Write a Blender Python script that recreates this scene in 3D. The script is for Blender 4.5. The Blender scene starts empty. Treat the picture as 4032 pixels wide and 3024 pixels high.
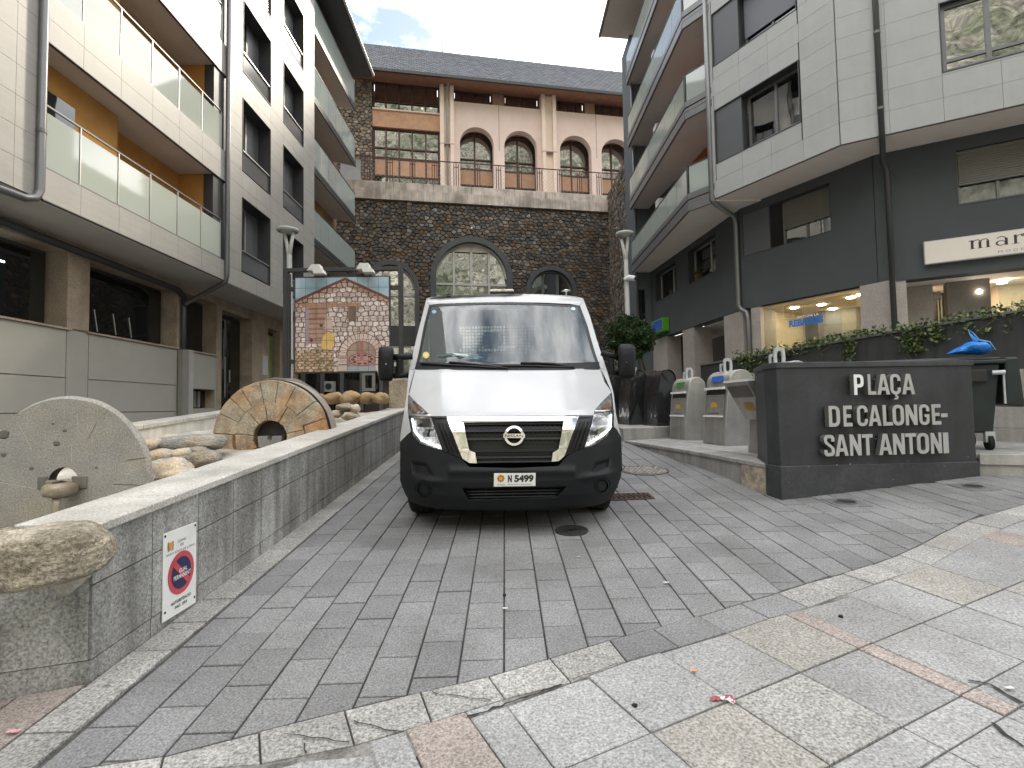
# Street scene: white van on a sloping paved ramp between apartment blocks.
import bpy, bmesh, math, random
from mathutils import Vector, Matrix
import numpy as np
random.seed(7)
SC = bpy.context.scene
COL = SC.collection
# ------------------------------------------------------------------ camera
FPX = 2050.0                                   # focal length in photo pixels (4032 wide)
_up = Vector(((1253-2016)/FPX, (1512+43680)/FPX, -1)).normalized()
_d = Vector(((2005-2016)/FPX, -(1600-1512)/FPX, -1))
_Y = (_d - _up*_d.dot(_up)).normalized()
_X = _Y.cross(_up)
ROT = Matrix((_X, _Y, _up))                    # camera axes -> world
CAM = Vector((0, 0, 1.42))
cam_d = bpy.data.cameras.new('camera'); cam = bpy.data.objects.new('camera', cam_d); COL.objects.link(cam)
cam_d.sensor_width = 36; cam_d.lens = 36*FPX/4032; cam_d.clip_end = 3000; cam_d.clip_start = 0.05
cam.matrix_world = Matrix.Translation(CAM) @ ROT.to_4x4()
SC.camera = cam
# ------------------------------------------------------------------ sky, sun, exposure
SUN_AZ, SUN_EL = 28.0, 36.0                    # degrees right of the street axis, above horizon
W = bpy.data.worlds.new('World'); SC.world = W; W.use_nodes = True
nt = W.node_tree; nt.nodes.clear()
def N(t, **k):
    n = nt.nodes.new(t)
    for a, v in k.items(): setattr(n, a, v)
    return n
out = N('ShaderNodeOutputWorld'); bg = N('ShaderNodeBackground'); bg2 = N('ShaderNodeBackground'); mx = N('ShaderNodeMixShader')
sky = N('ShaderNodeTexSky', sky_type='NISHITA', sun_disc=False)
sky.sun_elevation = math.radians(SUN_EL); sky.sun_rotation = math.radians(SUN_AZ)
sky.altitude = 900; sky.air_density = 1.0; sky.dust_density = 1.5
bg.inputs[1].default_value = 0.055
bg2.inputs[0].default_value = (1.0, 0.988, 0.975, 1); bg2.inputs[1].default_value = 1.0
tc = N('ShaderNodeTexCoord'); mp = N('ShaderNodeMapping'); mp.inputs['Scale'].default_value = (1.5, 1.5, 3.2); mp.inputs['Location'].default_value = (0.35, 0.1, 0.25)
no = N('ShaderNodeTexNoise'); no.inputs['Scale'].default_value = 2.0; no.inputs['Detail'].default_value = 7; no.inputs['Roughness'].default_value = 0.55
rp = N('ShaderNodeValToRGB'); rp.color_ramp.elements[0].position = 0.36; rp.color_ramp.elements[1].position = 0.56; rp.color_ramp.elements[0].color = (.05, .05, .05, 1)
nt.links.new(tc.outputs['Generated'], mp.inputs[0]); nt.links.new(mp.outputs[0], no.inputs['Vector']); nt.links.new(no.outputs['Fac'], rp.inputs[0])
nt.links.new(sky.outputs[0], bg.inputs[0]); nt.links.new(rp.outputs[0], mx.inputs[0]); nt.links.new(bg.outputs[0], mx.inputs[1]); nt.links.new(bg2.outputs[0], mx.inputs[2])
nt.links.new(mx.outputs[0], out.inputs[0])
sun_d = bpy.data.lights.new('sun', 'SUN'); sun = bpy.data.objects.new('sun', sun_d); COL.objects.link(sun)
sun_d.energy = 0.72; sun_d.angle = math.radians(5); sun_d.color = (1.0, 0.89, 0.72)
_a, _e = math.radians(SUN_AZ), math.radians(SUN_EL)
_s = Vector((math.sin(_a)*math.cos(_e), math.cos(_a)*math.cos(_e), math.sin(_e)))
sun.rotation_euler = _s.to_track_quat('Z', 'Y').to_euler(); sun.location = _s*200
SC.view_settings.view_transform = 'Standard'; SC.view_settings.look = 'None'; SC.view_settings.gamma = 1
SC.view_settings.exposure = 2.1; SC.view_settings.use_curve_mapping = False
SC.render.engine = 'CYCLES'; SC.cycles.max_bounces = 8; SC.cycles.transparent_max_bounces = 16
SC.cycles.use_denoising = True
# ------------------------------------------------------------------ measuring: where a sight line meets a real plane
def ray(px, py): return ROT @ Vector(((px-2016)/FPX, -(py-1512)/FPX, -1))
def hit(px, py, n, q):
    r = ray(px, py); n = Vector(n); return CAM + r*((Vector(q)-CAM).dot(n)/r.dot(n))
GA, GB = 0.072, 0.012                          # the ramp: rise per metre along the street and across it
def gz(x, y): return GA*y + GB*x
def G(px, py, dz=0): return hit(px, py, (-GB, -GA, 1), (0, 0, dz))
def FY(px, py, y): return hit(px, py, (0, 1, 0), (0, y, 0))
def FX(px, py, x): return hit(px, py, (1, 0, 0), (x, 0, 0))
def FZ(px, py, z): return hit(px, py, (0, 0, 1), (0, 0, z))
def zoom(s, ox, oy): return lambda x, y: (ox+x*s, oy+y*s)
class Fr:                                      # a vertical wall plane: u along, n outwards, z up
    def __init__(s, o, d):
        s.o = Vector((o[0], o[1], 0)); s.d = Vector((d[0], d[1], 0)).normalized(); s.n = Vector((s.d.y, -s.d.x, 0))
    def P(s, u, n, z): return s.o + s.d*u + s.n*n + Vector((0, 0, z))
    def uz(s, px, py, n=0):
        p = hit(px, py, s.n, s.o+s.n*n); return (p-s.o).dot(s.d), p.z
# ------------------------------------------------------------------ materials
MATS = {}
def mat(name, col, rough=0.7, spec=0.4, metal=0, mott=0.12, ms=1.5, speck=0.0, ss=220, bump=0.0, bs=120, var=0.0, streak=0.0, stretch=None, tint=None, tintamt=0.0, tints=0.8, coat=0.0, dist=0.01):
    if name in MATS: return MATS[name]
    m = bpy.data.materials.new(name); m.use_nodes = True; t = m.node_tree; b = t.nodes['Principled BSDF']
    L = t.links.new
    def n(ty, **k):
        q = t.nodes.new(ty)
        for a, v in k.items(): setattr(q, a, v)
        return q
    b.inputs['Roughness'].default_value = rough; b.inputs['Metallic'].default_value = metal
    b.inputs['Specular IOR Level'].default_value = spec; b.inputs['Coat Weight'].default_value = coat; b.inputs['Coat Roughness'].default_value = 0.03
    tc = n('ShaderNodeTexCoord'); vec = tc.outputs['Object']
    if stretch:
        mp = n('ShaderNodeMapping'); mp.inputs['Scale'].default_value = stretch[:3]
        if len(stretch) > 3: mp.inputs['Rotation'].default_value = (stretch[3], 0, 0)
        L(vec, mp.inputs[0]); svec = mp.outputs[0]
    else: svec = vec
    cur = None
    c = n('ShaderNodeRGB'); c.outputs[0].default_value = (*col, 1); cur = c.outputs[0]
    if tint:
        nz = n('ShaderNodeTexNoise'); nz.inputs['Scale'].default_value = tints; nz.inputs['Detail'].default_value = 6; L(vec, nz.inputs['Vector'])
        r = n('ShaderNodeMapRange'); r.inputs[1].default_value = 0.42; r.inputs[2].default_value = 0.66; r.inputs[4].default_value = tintamt; L(nz.outputs[0], r.inputs[0])
        x = n('ShaderNodeMix', data_type='RGBA'); L(r.outputs[0], x.inputs[0]); L(cur, x.inputs[6]); x.inputs[7].default_value = (*tint, 1); cur = x.outputs[2]
    def mul(cur, src, lo, hi, f0=0.3, f1=0.7):
        r = n('ShaderNodeMapRange'); r.inputs[1].default_value = f0; r.inputs[2].default_value = f1; r.inputs[3].default_value = lo; r.inputs[4].default_value = hi; L(src, r.inputs[0])
        x = n('ShaderNodeMix', data_type='RGBA', blend_type='MULTIPLY'); x.inputs[0].default_value = 1; L(cur, x.inputs[6]); L(r.outputs[0], x.inputs[7]); return x.outputs[2]
    if mott:
        nz = n('ShaderNodeTexNoise'); nz.inputs['Scale'].default_value = ms; nz.inputs['Detail'].default_value = 8; nz.inputs['Roughness'].default_value = 0.62; L(svec, nz.inputs['Vector'])
        cur = mul(cur, nz.outputs[0], 1-mott, 1+mott)
        rr = n('ShaderNodeMapRange'); rr.inputs[3].default_value = max(0.02, rough*0.85); rr.inputs[4].default_value = min(1, rough*1.15); L(nz.outputs[0], rr.inputs[0]); L(rr.outputs[0], b.inputs['Roughness'])
    if streak:
        mp2 = n('ShaderNodeMapping'); mp2.inputs['Scale'].default_value = (5, 5, 0.35); L(vec, mp2.inputs[0])
        nz = n('ShaderNodeTexNoise'); nz.inputs['Scale'].default_value = 1.6; nz.inputs['Detail'].default_value = 6; L(mp2.outputs[0], nz.inputs['Vector'])
        cur = mul(cur, nz.outputs[0], 1-streak, 1+streak*0.5, 0.35, 0.65)
    fine = None
    if speck:
        nz = n('ShaderNodeTexNoise'); nz.inputs['Scale'].default_value = ss; nz.inputs['Detail'].default_value = 3; nz.inputs['Roughness'].default_value = 0.7; L(vec, nz.inputs['Vector']); fine = nz.outputs[0]
        cur = mul(cur, fine, 1-speck, 1+speck, 0.3, 0.7)
    if var:
        oi = n('ShaderNodeObjectInfo'); cur = mul(cur, oi.outputs['Random'], 1-var, 1+var, 0, 1)
    L(cur, b.inputs['Base Color'])
    if bump:
        if fine is None or abs(bs-ss) > 1:
            nz = n('ShaderNodeTexNoise'); nz.inputs['Scale'].default_value = bs; nz.inputs['Detail'].default_value = 6; L(svec, nz.inputs['Vector']); fine = nz.outputs[0]
        bp = n('ShaderNodeBump'); bp.inputs['Strength'].default_value = bump; bp.inputs['Distance'].default_value = dist; L(fine, bp.inputs['Height']); L(bp.outputs[0], b.inputs['Normal'])
    MATS[name] = m; return m
def glass(name, tintc, alpha, rough=0.02, diff=None, wav=0.0, refl=0.06):
    """a pane: fresnel reflection over part see-through, part dark or milky body"""
    if name in MATS: return MATS[name]
    m = bpy.data.materials.new(name); m.use_nodes = True; t = m.node_tree; t.nodes.clear(); L = t.links.new
    o = t.nodes.new('ShaderNodeOutputMaterial'); gl = t.nodes.new('ShaderNodeBsdfGlossy'); gl.inputs['Roughness'].default_value = rough
    tr = t.nodes.new('ShaderNodeBsdfTransparent'); tr.inputs[0].default_value = (*tintc, 1)
    df = t.nodes.new('ShaderNodeBsdfDiffuse'); df.inputs[0].default_value = (*(diff or (0.02, 0.02, 0.02)), 1)
    a = t.nodes.new('ShaderNodeMixShader'); a.inputs[0].default_value = alpha; L(tr.outputs[0], a.inputs[1]); L(df.outputs[0], a.inputs[2])
    fr = t.nodes.new('ShaderNodeFresnel'); fr.inputs[0].default_value = 1.55
    mr = t.nodes.new('ShaderNodeMapRange'); mr.inputs[3].default_value = refl; mr.inputs[4].default_value = 1.0; L(fr.outputs[0], mr.inputs[0])
    b = t.nodes.new('ShaderNodeMixShader'); L(mr.outputs[0], b.inputs[0]); L(a.outputs[0], b.inputs[1]); L(gl.outputs[0], b.inputs[2]); L(b.outputs[0], o.inputs[0])
    if wav:
        tc = t.nodes.new('ShaderNodeTexCoord'); nz = t.nodes.new('ShaderNodeTexNoise'); nz.inputs['Scale'].default_value = 1.3; nz.inputs['Detail'].default_value = 1; L(tc.outputs['Object'], nz.inputs['Vector'])
        bp = t.nodes.new('ShaderNodeBump'); bp.inputs['Strength'].default_value = wav; bp.inputs['Distance'].default_value = 0.05; L(nz.outputs[0], bp.inputs['Height'])
        L(bp.outputs[0], gl.inputs['Normal'])
    MATS[name] = m; return m
def emit(name, col, s):
    if name in MATS: return MATS[name]
    m = bpy.data.materials.new(name); m.use_nodes = True; b = m.node_tree.nodes['Principled BSDF']
    b.inputs['Base Color'].default_value = (*col, 1); b.inputs['Emission Color'].default_value = (*col, 1); b.inputs['Emission Strength'].default_value = s
    MATS[name] = m; return m
def colattr(name, rough=0.4, speck=0.0, ss=200, bump=0.0):
    """paint or fired glaze whose print is stored per face on the mesh"""
    if name in MATS: return MATS[name]
    m = mat(name, (1, 1, 1), rough, 0.4, mott=0, speck=speck, ss=ss, bump=bump, bs=ss); t = m.node_tree
    b = t.nodes['Principled BSDF']; a = t.nodes.new('ShaderNodeAttribute'); a.attribute_name = 'print'
    if speck:
        mixn = b.inputs['Base Color'].links[0].from_node; t.links.new(a.outputs['Color'], mixn.inputs[6])
    else: t.links.new(a.outputs['Color'], b.inputs['Base Color'])
    return m
# ------------------------------------------------------------------ meshes
def wloc(o):
    v = Vector((0, 0, 0))
    while o is not None: v = v + o.location; o = o.parent
    return v
class MB:
    """collects shapes (world coordinates) and links them as ONE mesh object"""
    def __init__(s): s.v = []; s.f = []; s.m = []; s.c = []
    def add(s, vs, fs, mi=0, col=None):
        b = len(s.v); s.v += [tuple(p) for p in vs]
        for f in fs: s.f.append(tuple(b+i for i in f)); s.m.append(mi); s.c.append(col)
        return s
    def hexa(s, p, mi=0):                       # 8 corners: bottom 4 then top 4
        return s.add(p, [(0, 3, 2, 1), (4, 5, 6, 7), (0, 1, 5, 4), (1, 2, 6, 5), (2, 3, 7, 6), (3, 0, 4, 7)], mi)
    def box(s, a, b, mi=0):
        x0, y0, z0 = a; x1, y1, z1 = b
        return s.hexa([(x0, y0, z0), (x1, y0, z0), (x1, y1, z0), (x0, y1, z0), (x0, y0, z1), (x1, y0, z1), (x1, y1, z1), (x0, y1, z1)], mi)
    def fbox(s, fr, u0, u1, z0, z1, n0, n1, mi=0, slope=0.0):   # box in a wall frame
        P = fr.P; k = slope*(u1-u0)
        return s.hexa([P(u0, n1, z0), P(u1, n1, z0+k), P(u1, n0, z0+k), P(u0, n0, z0), P(u0, n1, z1), P(u1, n1, z1+k), P(u1, n0, z1+k), P(u0, n0, z1)], mi)
    def prism(s, lo, hi, mi=0):                 # two matching rings
        n = len(lo); vs = list(lo)+list(hi)
        return s.add(vs, [tuple(reversed(range(n))), tuple(range(n, 2*n))]+[(i, (i+1) % n, n+(i+1) % n, n+i) for i in range(n)], mi)
    def tube(s, pts, r, k=8, mi=0, cap=True):
        pts = [Vector(p) for p in pts]; rs = r if isinstance(r, (list, tuple)) else [r]*len(pts)
        vs = []; prev = None
        for i, p in enumerate(pts):
            t = (pts[min(i+1, len(pts)-1)]-pts[max(i-1, 0)]).normalized()
            a = t.orthogonal().normalized() if prev is None else (prev-t*prev.dot(t)).normalized()
            prev = a; b = t.cross(a)
            for j in range(k):
                th = 2*math.pi*j/k; vs.append(p+(a*math.cos(th)+b*math.sin(th))*rs[i])
        fs = [(i*k+j, i*k+(j+1) % k, (i+1)*k+(j+1) % k, (i+1)*k+j) for i in range(len(pts)-1) for j in range(k)]
        if cap: fs += [tuple(reversed(range(k))), tuple(range((len(pts)-1)*k, len(pts)*k))]
        return s.add(vs, fs, mi)
    def lathe(s, o, prof, k=24, mi=0, ax=Vector((0, 0, 1)), ring=False):     # prof: (radius, height)
        o = Vector(o); ax = Vector(ax).normalized(); a = ax.orthogonal().normalized(); b = ax.cross(a); vs = []
        for r, h in prof:
            for j in range(k):
                th = 2*math.pi*j/k; vs.append(o+ax*h+(a*math.cos(th)+b*math.sin(th))*r)
        n = len(prof)
        fs = [(i*k+j, i*k+(j+1) % k, (i+1)*k+(j+1) % k, (i+1)*k+j) for i in range(n-1) for j in range(k)]
        if ring: fs += [((n-1)*k+j, (n-1)*k+(j+1) % k, (j+1) % k, j) for j in range(k)]
        else: fs += [tuple(reversed(range(k))), tuple(range((n-1)*k, n*k))]
        return s.add(vs, fs, mi)
    def grid(s, rows, mi=0, closed=False):
        n = len(rows[0]); vs = [p for r in rows for p in r]
        fs = [(i*n+j, i*n+(j+1) % n, (i+1)*n+(j+1) % n, (i+1)*n+j) for i in range(len(rows)-1) for j in range(n if closed else n-1)]
        return s.add(vs, fs, mi)
    def build(s, name, m, parent=None, smooth=False, bevel=0, solid=0, sub=0, auto=None, kind=None, label=None, attr=False, recalc=True):
        me = bpy.data.meshes.new(name); off = wloc(parent)
        me.from_pydata([(p[0]-off.x, p[1]-off.y, p[2]-off.z) for p in s.v], [], s.f)
        for q in (m if isinstance(m, (list, tuple)) else [m]): me.materials.append(q)
        if any(s.m): me.polygons.foreach_set('material_index', s.m)
        if attr:
            ca = me.color_attributes.new('print', 'FLOAT_COLOR', 'CORNER'); buf = []
            for p, c in zip(me.polygons, s.c):
                for _ in p.loop_indices: buf += [*(c or (1, 1, 1)), 1]
            ca.data.foreach_set('color', buf)
        if recalc:
            bm = bmesh.new(); bm.from_mesh(me); bmesh.ops.recalc_face_normals(bm, faces=bm.faces); bm.to_mesh(me); bm.free()
        if smooth:
            me.polygons.foreach_set('use_smooth', [True]*len(me.polygons))
            if auto: me.set_sharp_from_angle(angle=math.radians(auto))
        me.validate()
        o = bpy.data.objects.new(name, me); COL.objects.link(o); o.parent = parent
        if solid: q = o.modifiers.new('solid', 'SOLIDIFY'); q.thickness = solid; q.offset = -1
        if bevel: q = o.modifiers.new('bevel', 'BEVEL'); q.width = bevel; q.segments = 2; q.limit_method = 'ANGLE'; q.angle_limit = math.radians(40)
        if sub: q = o.modifiers.new('sub', 'SUBSURF'); q.levels = q.render_levels = sub
        if kind: o['kind'] = kind
        if label: o['label'] = label
        return o
def tag(o, label, cat, group=None):
    o['label'] = label; o['category'] = cat
    if group: o['group'] = group
    return o
def thing(name, label, cat, loc, group=None):
    o = bpy.data.objects.new(name, None); COL.objects.link(o); o.location = loc; o.empty_display_size = 0.2
    return tag(o, label, cat, group)
def copy_tree(o, parent=None):
    c = o.copy(); COL.objects.link(c); c.parent = parent
    for ch in list(o.children): copy_tree(ch, c)
    return c
def text_mesh(s, size, thick=0.0, bold=0.0, sx=1.0):
    """outline of a line of lettering as vertices and faces in its own plane (x right, y up), centred"""
    cu = bpy.data.curves.new('lettering', 'FONT'); cu.body = s; cu.size = size; cu.extrude = thick/2; cu.offset = bold; cu.align_x = 'CENTER'; cu.resolution_u = 4
    o = bpy.data.objects.new('lettering', cu); COL.objects.link(o); dg = bpy.context.evaluated_depsgraph_get()
    me = bpy.data.meshes.new_from_object(o.evaluated_get(dg)); COL.objects.unlink(o); bpy.data.objects.remove(o)
    vs = [(v.co.x*sx, v.co.y, v.co.z) for v in me.vertices]; fs = [tuple(p.vertices) for p in me.polygons]; bpy.data.meshes.remove(me)
    return vs, fs
def text_fit(s, w, h, thick, bold=0.0):
    """lettering stretched to width w and height h, origin at its lower left"""
    vs, fs = text_mesh(s, 1.0, 0.0, bold)
    xs = [v[0] for v in vs]; ys = [v[1] for v in vs]; x0, x1, y0, y1 = min(xs), max(xs), min(ys), max(ys)
    V2 = [((v[0]-x0)/(x1-x0)*w, (v[1]-y0)/(y1-y0)*h) for v in vs]
    vs = [(x, y, 0) for x, y in V2]; return vs, fs
def put_text(mb, s, fr, u, z, n, w, h, thick=0.0, bold=0.0, mi=0):
    vs, fs = text_fit(s, w, h, thick, bold)
    if thick:
        mb.add([fr.P(u+x, n+thick, z+y) for x, y, _ in vs], fs, mi)
        ed = {}
        for f in fs:
            for a, b in zip(f, f[1:]+f[:1]): ed[(a, b)] = 1
        for a, b in ed:
            if (b, a) not in ed:
                A, B = vs[a], vs[b]; mb.add([fr.P(u+A[0], n, z+A[1]), fr.P(u+B[0], n, z+B[1]), fr.P(u+B[0], n+thick, z+B[1]), fr.P(u+A[0], n+thick, z+A[1])], [(0, 1, 2, 3)], mi)
    else: mb.add([fr.P(u+x, n, z+y) for x, y, _ in vs], fs, mi)
    return mb
def cells(cuts_u, cuts_z, holes, minsize=0.03):
    """rectangles of a cladding layout with the openings cut away"""
    res = []
    for u0, u1 in zip(cuts_u, cuts_u[1:]):
        for z0, z1 in zip(cuts_z, cuts_z[1:]):
            todo = [(u0, u1, z0, z1)]
            for h in holes:
                nx = []
                for a, b, c, d in todo:
                    if h[1] <= a or h[0] >= b or h[3] <= c or h[2] >= d: nx.append((a, b, c, d)); continue
                    lo, hi = max(a, h[0]), min(b, h[1])
                    if h[0] > a: nx.append((a, h[0], c, d))
                    if h[1] < b: nx.append((h[1], b, c, d))
                    if h[2] > c: nx.append((lo, hi, c, h[2]))
                    if h[3] < d: nx.append((lo, hi, h[3], d))
                todo = nx
            res += [r for r in todo if r[1]-r[0] > minsize and r[3]-r[2] > minsize]
    return res
def clad(fr, cu, cz, holes, m, parent, name='cladding_panel', t=0.03, gap=0.006, n=0.0):
    rest = MB()
    for a, b, c, d in cells(cu, cz, holes):
        hi = c > 2.2+.82*fr.P(b, 0, 0).y        # above what can be seen from the street: joined
        q = (rest if hi else MB()).fbox(fr, a+gap/2, b-gap/2, c+gap/2, d-gap/2, n, n+t)
        if not hi: q.build(name, m, parent, recalc=False)
    if rest.v: rest.build('upper_panels', m, parent, recalc=False, kind='stuff')
def wall(fr, u0, u1, z0, z1, holes, depth, m, parent, name='wall', n=-0.004):
    cu = sorted({u0, u1, *[min(max(h[i], u0), u1) for h in holes for i in (0, 1)]}); cz = sorted({z0, z1, *[min(max(h[i], z0), z1) for h in holes for i in (2, 3)]})
    mb = MB()
    for a, b, c, d in cells(cu, cz, holes, 1e-4): mb.fbox(fr, a, b, c, d, n-depth, n)
    return mb.build(name, m, parent, recalc=False)
# ================================================================== materials in use
granite_dark = mat('granite_dark', (0.198, 0.198, 0.198), 0.75, 0.35, mott=0.2, ms=1.1, speck=0.55, ss=105, bump=0.3, bs=105, var=0.13, dist=0.004, tint=(0.13, 0.128, 0.125), tintamt=0.6, tints=1.3)
granite_light = mat('granite_light', (0.295, 0.29, 0.272), 0.75, 0.35, mott=0.2, ms=2.0, speck=0.7, ss=80, bump=0.3, bs=80, var=0.12, dist=0.004, tint=(0.24, 0.23, 0.21), tintamt=0.5, tints=1.7)
slab_grey = mat('slab_grey', (0.288, 0.288, 0.283), 0.7, 0.35, mott=0.16, ms=2.2, speck=0.55, ss=85, bump=0.25, bs=85, var=0.10, dist=0.004, tint=(0.215, 0.205, 0.19), tintamt=0.5, tints=1.0)
slab_tan = mat('slab_tan', (0.268, 0.256, 0.231), 0.7, 0.35, mott=0.16, ms=2.2, speck=0.65, ss=85, bump=0.25, bs=85, var=0.08, dist=0.004)
slab_pink = mat('slab_pink', (0.275, 0.236, 0.212), 0.7, 0.35, mott=0.2, ms=3, speck=0.6, ss=85, bump=0.25, bs=85, var=0.08, dist=0.004)
grout = mat('grout', (0.085, 0.082, 0.077), 0.95, 0.1, mott=0.4, ms=9, speck=0.3, ss=80, bump=0.5, bs=80)
wall_granite = mat('wall_granite', (0.33, 0.33, 0.318), 0.6, 0.4, mott=0.24, ms=2.2, speck=0.6, ss=75, bump=0.2, bs=75, var=0.1, streak=0.35, dist=0.003, tint=(0.15, 0.145, 0.125), tintamt=0.55, tints=1.6)
cap_granite = mat('cap_granite', (0.50, 0.485, 0.445), 0.6, 0.4, mott=0.16, ms=2.5, speck=0.45, ss=85, bump=0.15, bs=110, var=0.06, dist=0.003, tint=(0.36, 0.34, 0.30), tintamt=0.6, tints=3)
# ================================================================== ground, ramp paving, pavements
def hgt(x, y): return GA*min(max(y, -7), 16)+0.02*max(0, min(y-16, 30))+GB*max(-9, min(9, x))
xs = [-900, -300, -100, -40, -20, -9, -4, 0, 4, 9, 20, 40, 100, 300, 900]; ys = [-900, -300, -100, -40, -20, -7, -3, 0, 2, 4, 6, 8, 10, 12, 14, 16, 22, 30, 46, 100, 300, 900]
gm = MB(); gm.grid([[(x, y, hgt(x, y)-0.016) for x in xs] for y in ys]); gm.build('ground', grout, kind='structure')
# pixel readers for enlarged crops of the photograph
zH = zoom(.72333, 0, 2000); zI = zoom(.67812, 1500, 1900); zJ = zoom(.768, 2400, 1750); zK = zoom(.42194, 900, 1500)
zA = zoom(.75358, 0, 0); zB = zoom(.4521, 800, 0); zC = zoom(.45215, 2400, 0); zD = zoom(.62698, 3200, 0); zE = zoom(.60287, 2800, 500)
zL1 = zoom(.5425, 0, 900); zL2 = zoom(.4823, 800, 900); zL3 = zoom(.4219, 1100, 200); zM = zoom(.48222, 2350, 900); zN = zoom(.51175, 2900, 950)
zR4 = zoom(.5424, 1800, 400); zR2 = zoom(.67812, 1100, 0); zQ = zoom(.7378, 2400, 1100); zF = zoom(.7233, 0, 900)
def Gp(z, x, y): p = G(*z(x, y)); return (p.x, p.y)
upper = [Gp(zH, 470, 1450), Gp(zH, 610, 1416), Gp(zH, 1310, 1225), Gp(zH, 1660, 1150), Gp(zI, 220, 1210), Gp(zI, 770, 1065), Gp(zI, 1250, 925), Gp(zI, 1660, 815), Gp(zI, 2035, 705), Gp(zJ, 870, 755), Gp(zJ, 1190, 660), Gp(zJ, 1380, 605), Gp(zJ, 1570, 525), Gp(zJ, 1730, 440), Gp(zJ, 1820, 395), Gp(zJ, 2125, 305)]
lower = [Gp(zH, 800, 1560), Gp(zH, 1034/.7233, 1401), Gp(zH, 2090, 1280), Gp(zI, 170, 1460), Gp(zI, 520, 1370), Gp(zI, 720, 1260), Gp(zI, 1100, 1160), Gp(zI, 1430, 1045), Gp(zJ, 360, 1040), Gp(zJ, 600, 965), Gp(zJ, 960, 855), Gp(zJ, 1190, 775), Gp(zJ, 1360, 715), Gp(zJ, 1500, 665), Gp(zJ, 1650, 620), Gp(zJ, 1770, 550), Gp(zJ, 1900, 480), Gp(zJ, 2125, 385)]
def extend(pl, l, r):
    a, b = pl[0], pl[1]; d = math.hypot(a[0]-b[0], a[1]-b[1]); s = (a[0]+(a[0]-b[0])/d*l, a[1]+(a[1]-b[1])/d*l)
    a2, b2 = pl[-1], pl[-2]; d = math.hypot(a2[0]-b2[0], a2[1]-b2[1]); e = (a2[0]+(a2[0]-b2[0])/d*r, a2[1]+(a2[1]-b2[1])/d*r)
    return [s]+pl+[e]
bj = [((zH, 330, 1430), (zH, 300, 1560)), ((zH, 890, 1350), (zH, 870, 1430)), ((zH, 1410, 1215), (zH, 1420, 1390)), ((zH, 1875, 1100), (zH, 1930, 1290)), ((zI, 230, 1215), (zI, 295, 1390)), ((zI, 625, 1125), (zI, 720, 1255)), ((zI, 980, 1020), (zI, 1105, 1160)), ((zJ, 0, 1003), (zJ, 90, 1115)), ((zJ, 220, 945), (zJ, 355, 1040)), ((zJ, 455, 880), (zJ, 600, 965)), ((zJ, 670, 815), (zJ, 820, 890)), ((zJ, 860, 760), (zJ, 1020, 835)), ((zJ, 1030, 705), (zJ, 1195, 772)), ((zJ, 1195, 660), (zJ, 1357, 715)), ((zJ, 1345, 615), (zJ, 1505, 665)), ((zJ, 1480, 565), (zJ, 1650, 620)), ((zJ, 1600, 510), (zJ, 1770, 550)), ((zJ, 1700, 455), (zJ, 1880, 490)), ((zJ, 1830, 392), (zJ, 2010, 432)), ((zJ, 1980, 348), (zJ, 2160, 372)), ((zJ, 2130, 303), (zJ, 2310, 318))]
bj = [(Gp(*a), Gp(*b)) for a, b in bj]
upper = extend([a for a, b in bj], 3, 6); lower = extend([b for a, b in bj], 3, 6)
def yat(pl, x):
    for a, b in zip(pl, pl[1:]):
        if a[0] <= x <= b[0]: return a[1]+(b[1]-a[1])*(x-a[0])/(b[0]-a[0])
    return pl[0][1] if x < pl[0][0] else pl[-1][1]
def clip(poly, a, b):                          # keep the side left of a->b
    res = []; f = lambda p: (b[0]-a[0])*(p[1]-a[1])-(b[1]-a[1])*(p[0]-a[0])
    for p, q in zip(poly, poly[1:]+poly[:1]):
        fp, fq = f(p), f(q)
        if fp >= 0: res.append(p)
        if fp*fq < 0: t = fp/(fp-fq); res.append((p[0]+(q[0]-p[0])*t, p[1]+(q[1]-p[1])*t))
    return res
def area(p): return abs(sum(a[0]*b[1]-b[0]*a[1] for a, b in zip(p, p[1:]+p[:1])))/2
def shrink(poly, g):
    c = (sum(p[0] for p in poly)/len(poly), sum(p[1] for p in poly)/len(poly)); sg = sum(a[0]*b[1]-b[0]*a[1] for a, b in zip(poly, poly[1:]+poly[:1]))
    if sg < 0: poly = poly[::-1]
    res = poly
    for a, b in zip(poly, poly[1:]+poly[:1]):
        d = math.hypot(b[0]-a[0], b[1]-a[1])
        if d < 1e-5: continue
        nx, ny = -(b[1]-a[1])/d*g, (b[0]-a[0])/d*g
        res = clip(res, (a[0]+nx, a[1]+ny), (b[0]+nx, b[1]+ny))
        if len(res) < 3: return []
    return res
def paver(poly, m, parent, mb=None, gap=0.0045, name='paver', t=0.05, lift=0.0, ch=0.004):
    q = shrink(poly, gap); q2 = shrink(poly, gap+ch)
    if len(q) < 3 or area(q) < 0.0004: return None
    if len(q) != len(q2): q2 = q
    h = random.uniform(-0.002, 0.002)+lift; tx, ty = random.uniform(-.006, .006), random.uniform(-.006, .006); cx, cy = q[0]
    f = lambda p, d: (p[0], p[1], gz(p[0], p[1])+h+(p[0]-cx)*tx+(p[1]-cy)*ty+d)
    n = len(q); vs = [f(p, -t) for p in q]+[f(p, -ch*0.8) for p in q]+[f(p, 0) for p in q2]
    fs = [(i, (i+1) % n, n+(i+1) % n, n+i) for i in range(n)]+[(n+i, n+(i+1) % n, 2*n+(i+1) % n, 2*n+i) for i in range(n)]+[tuple(range(2*n, 3*n))]
    if mb is not None: mb.add(vs, fs); return mb
    return MB().add(vs, fs).build(name, m, parent, recalc=False)
def empty_struct(name):
    o = bpy.data.objects.new(name, None); COL.objects.link(o); o['kind'] = 'structure'; return o
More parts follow.
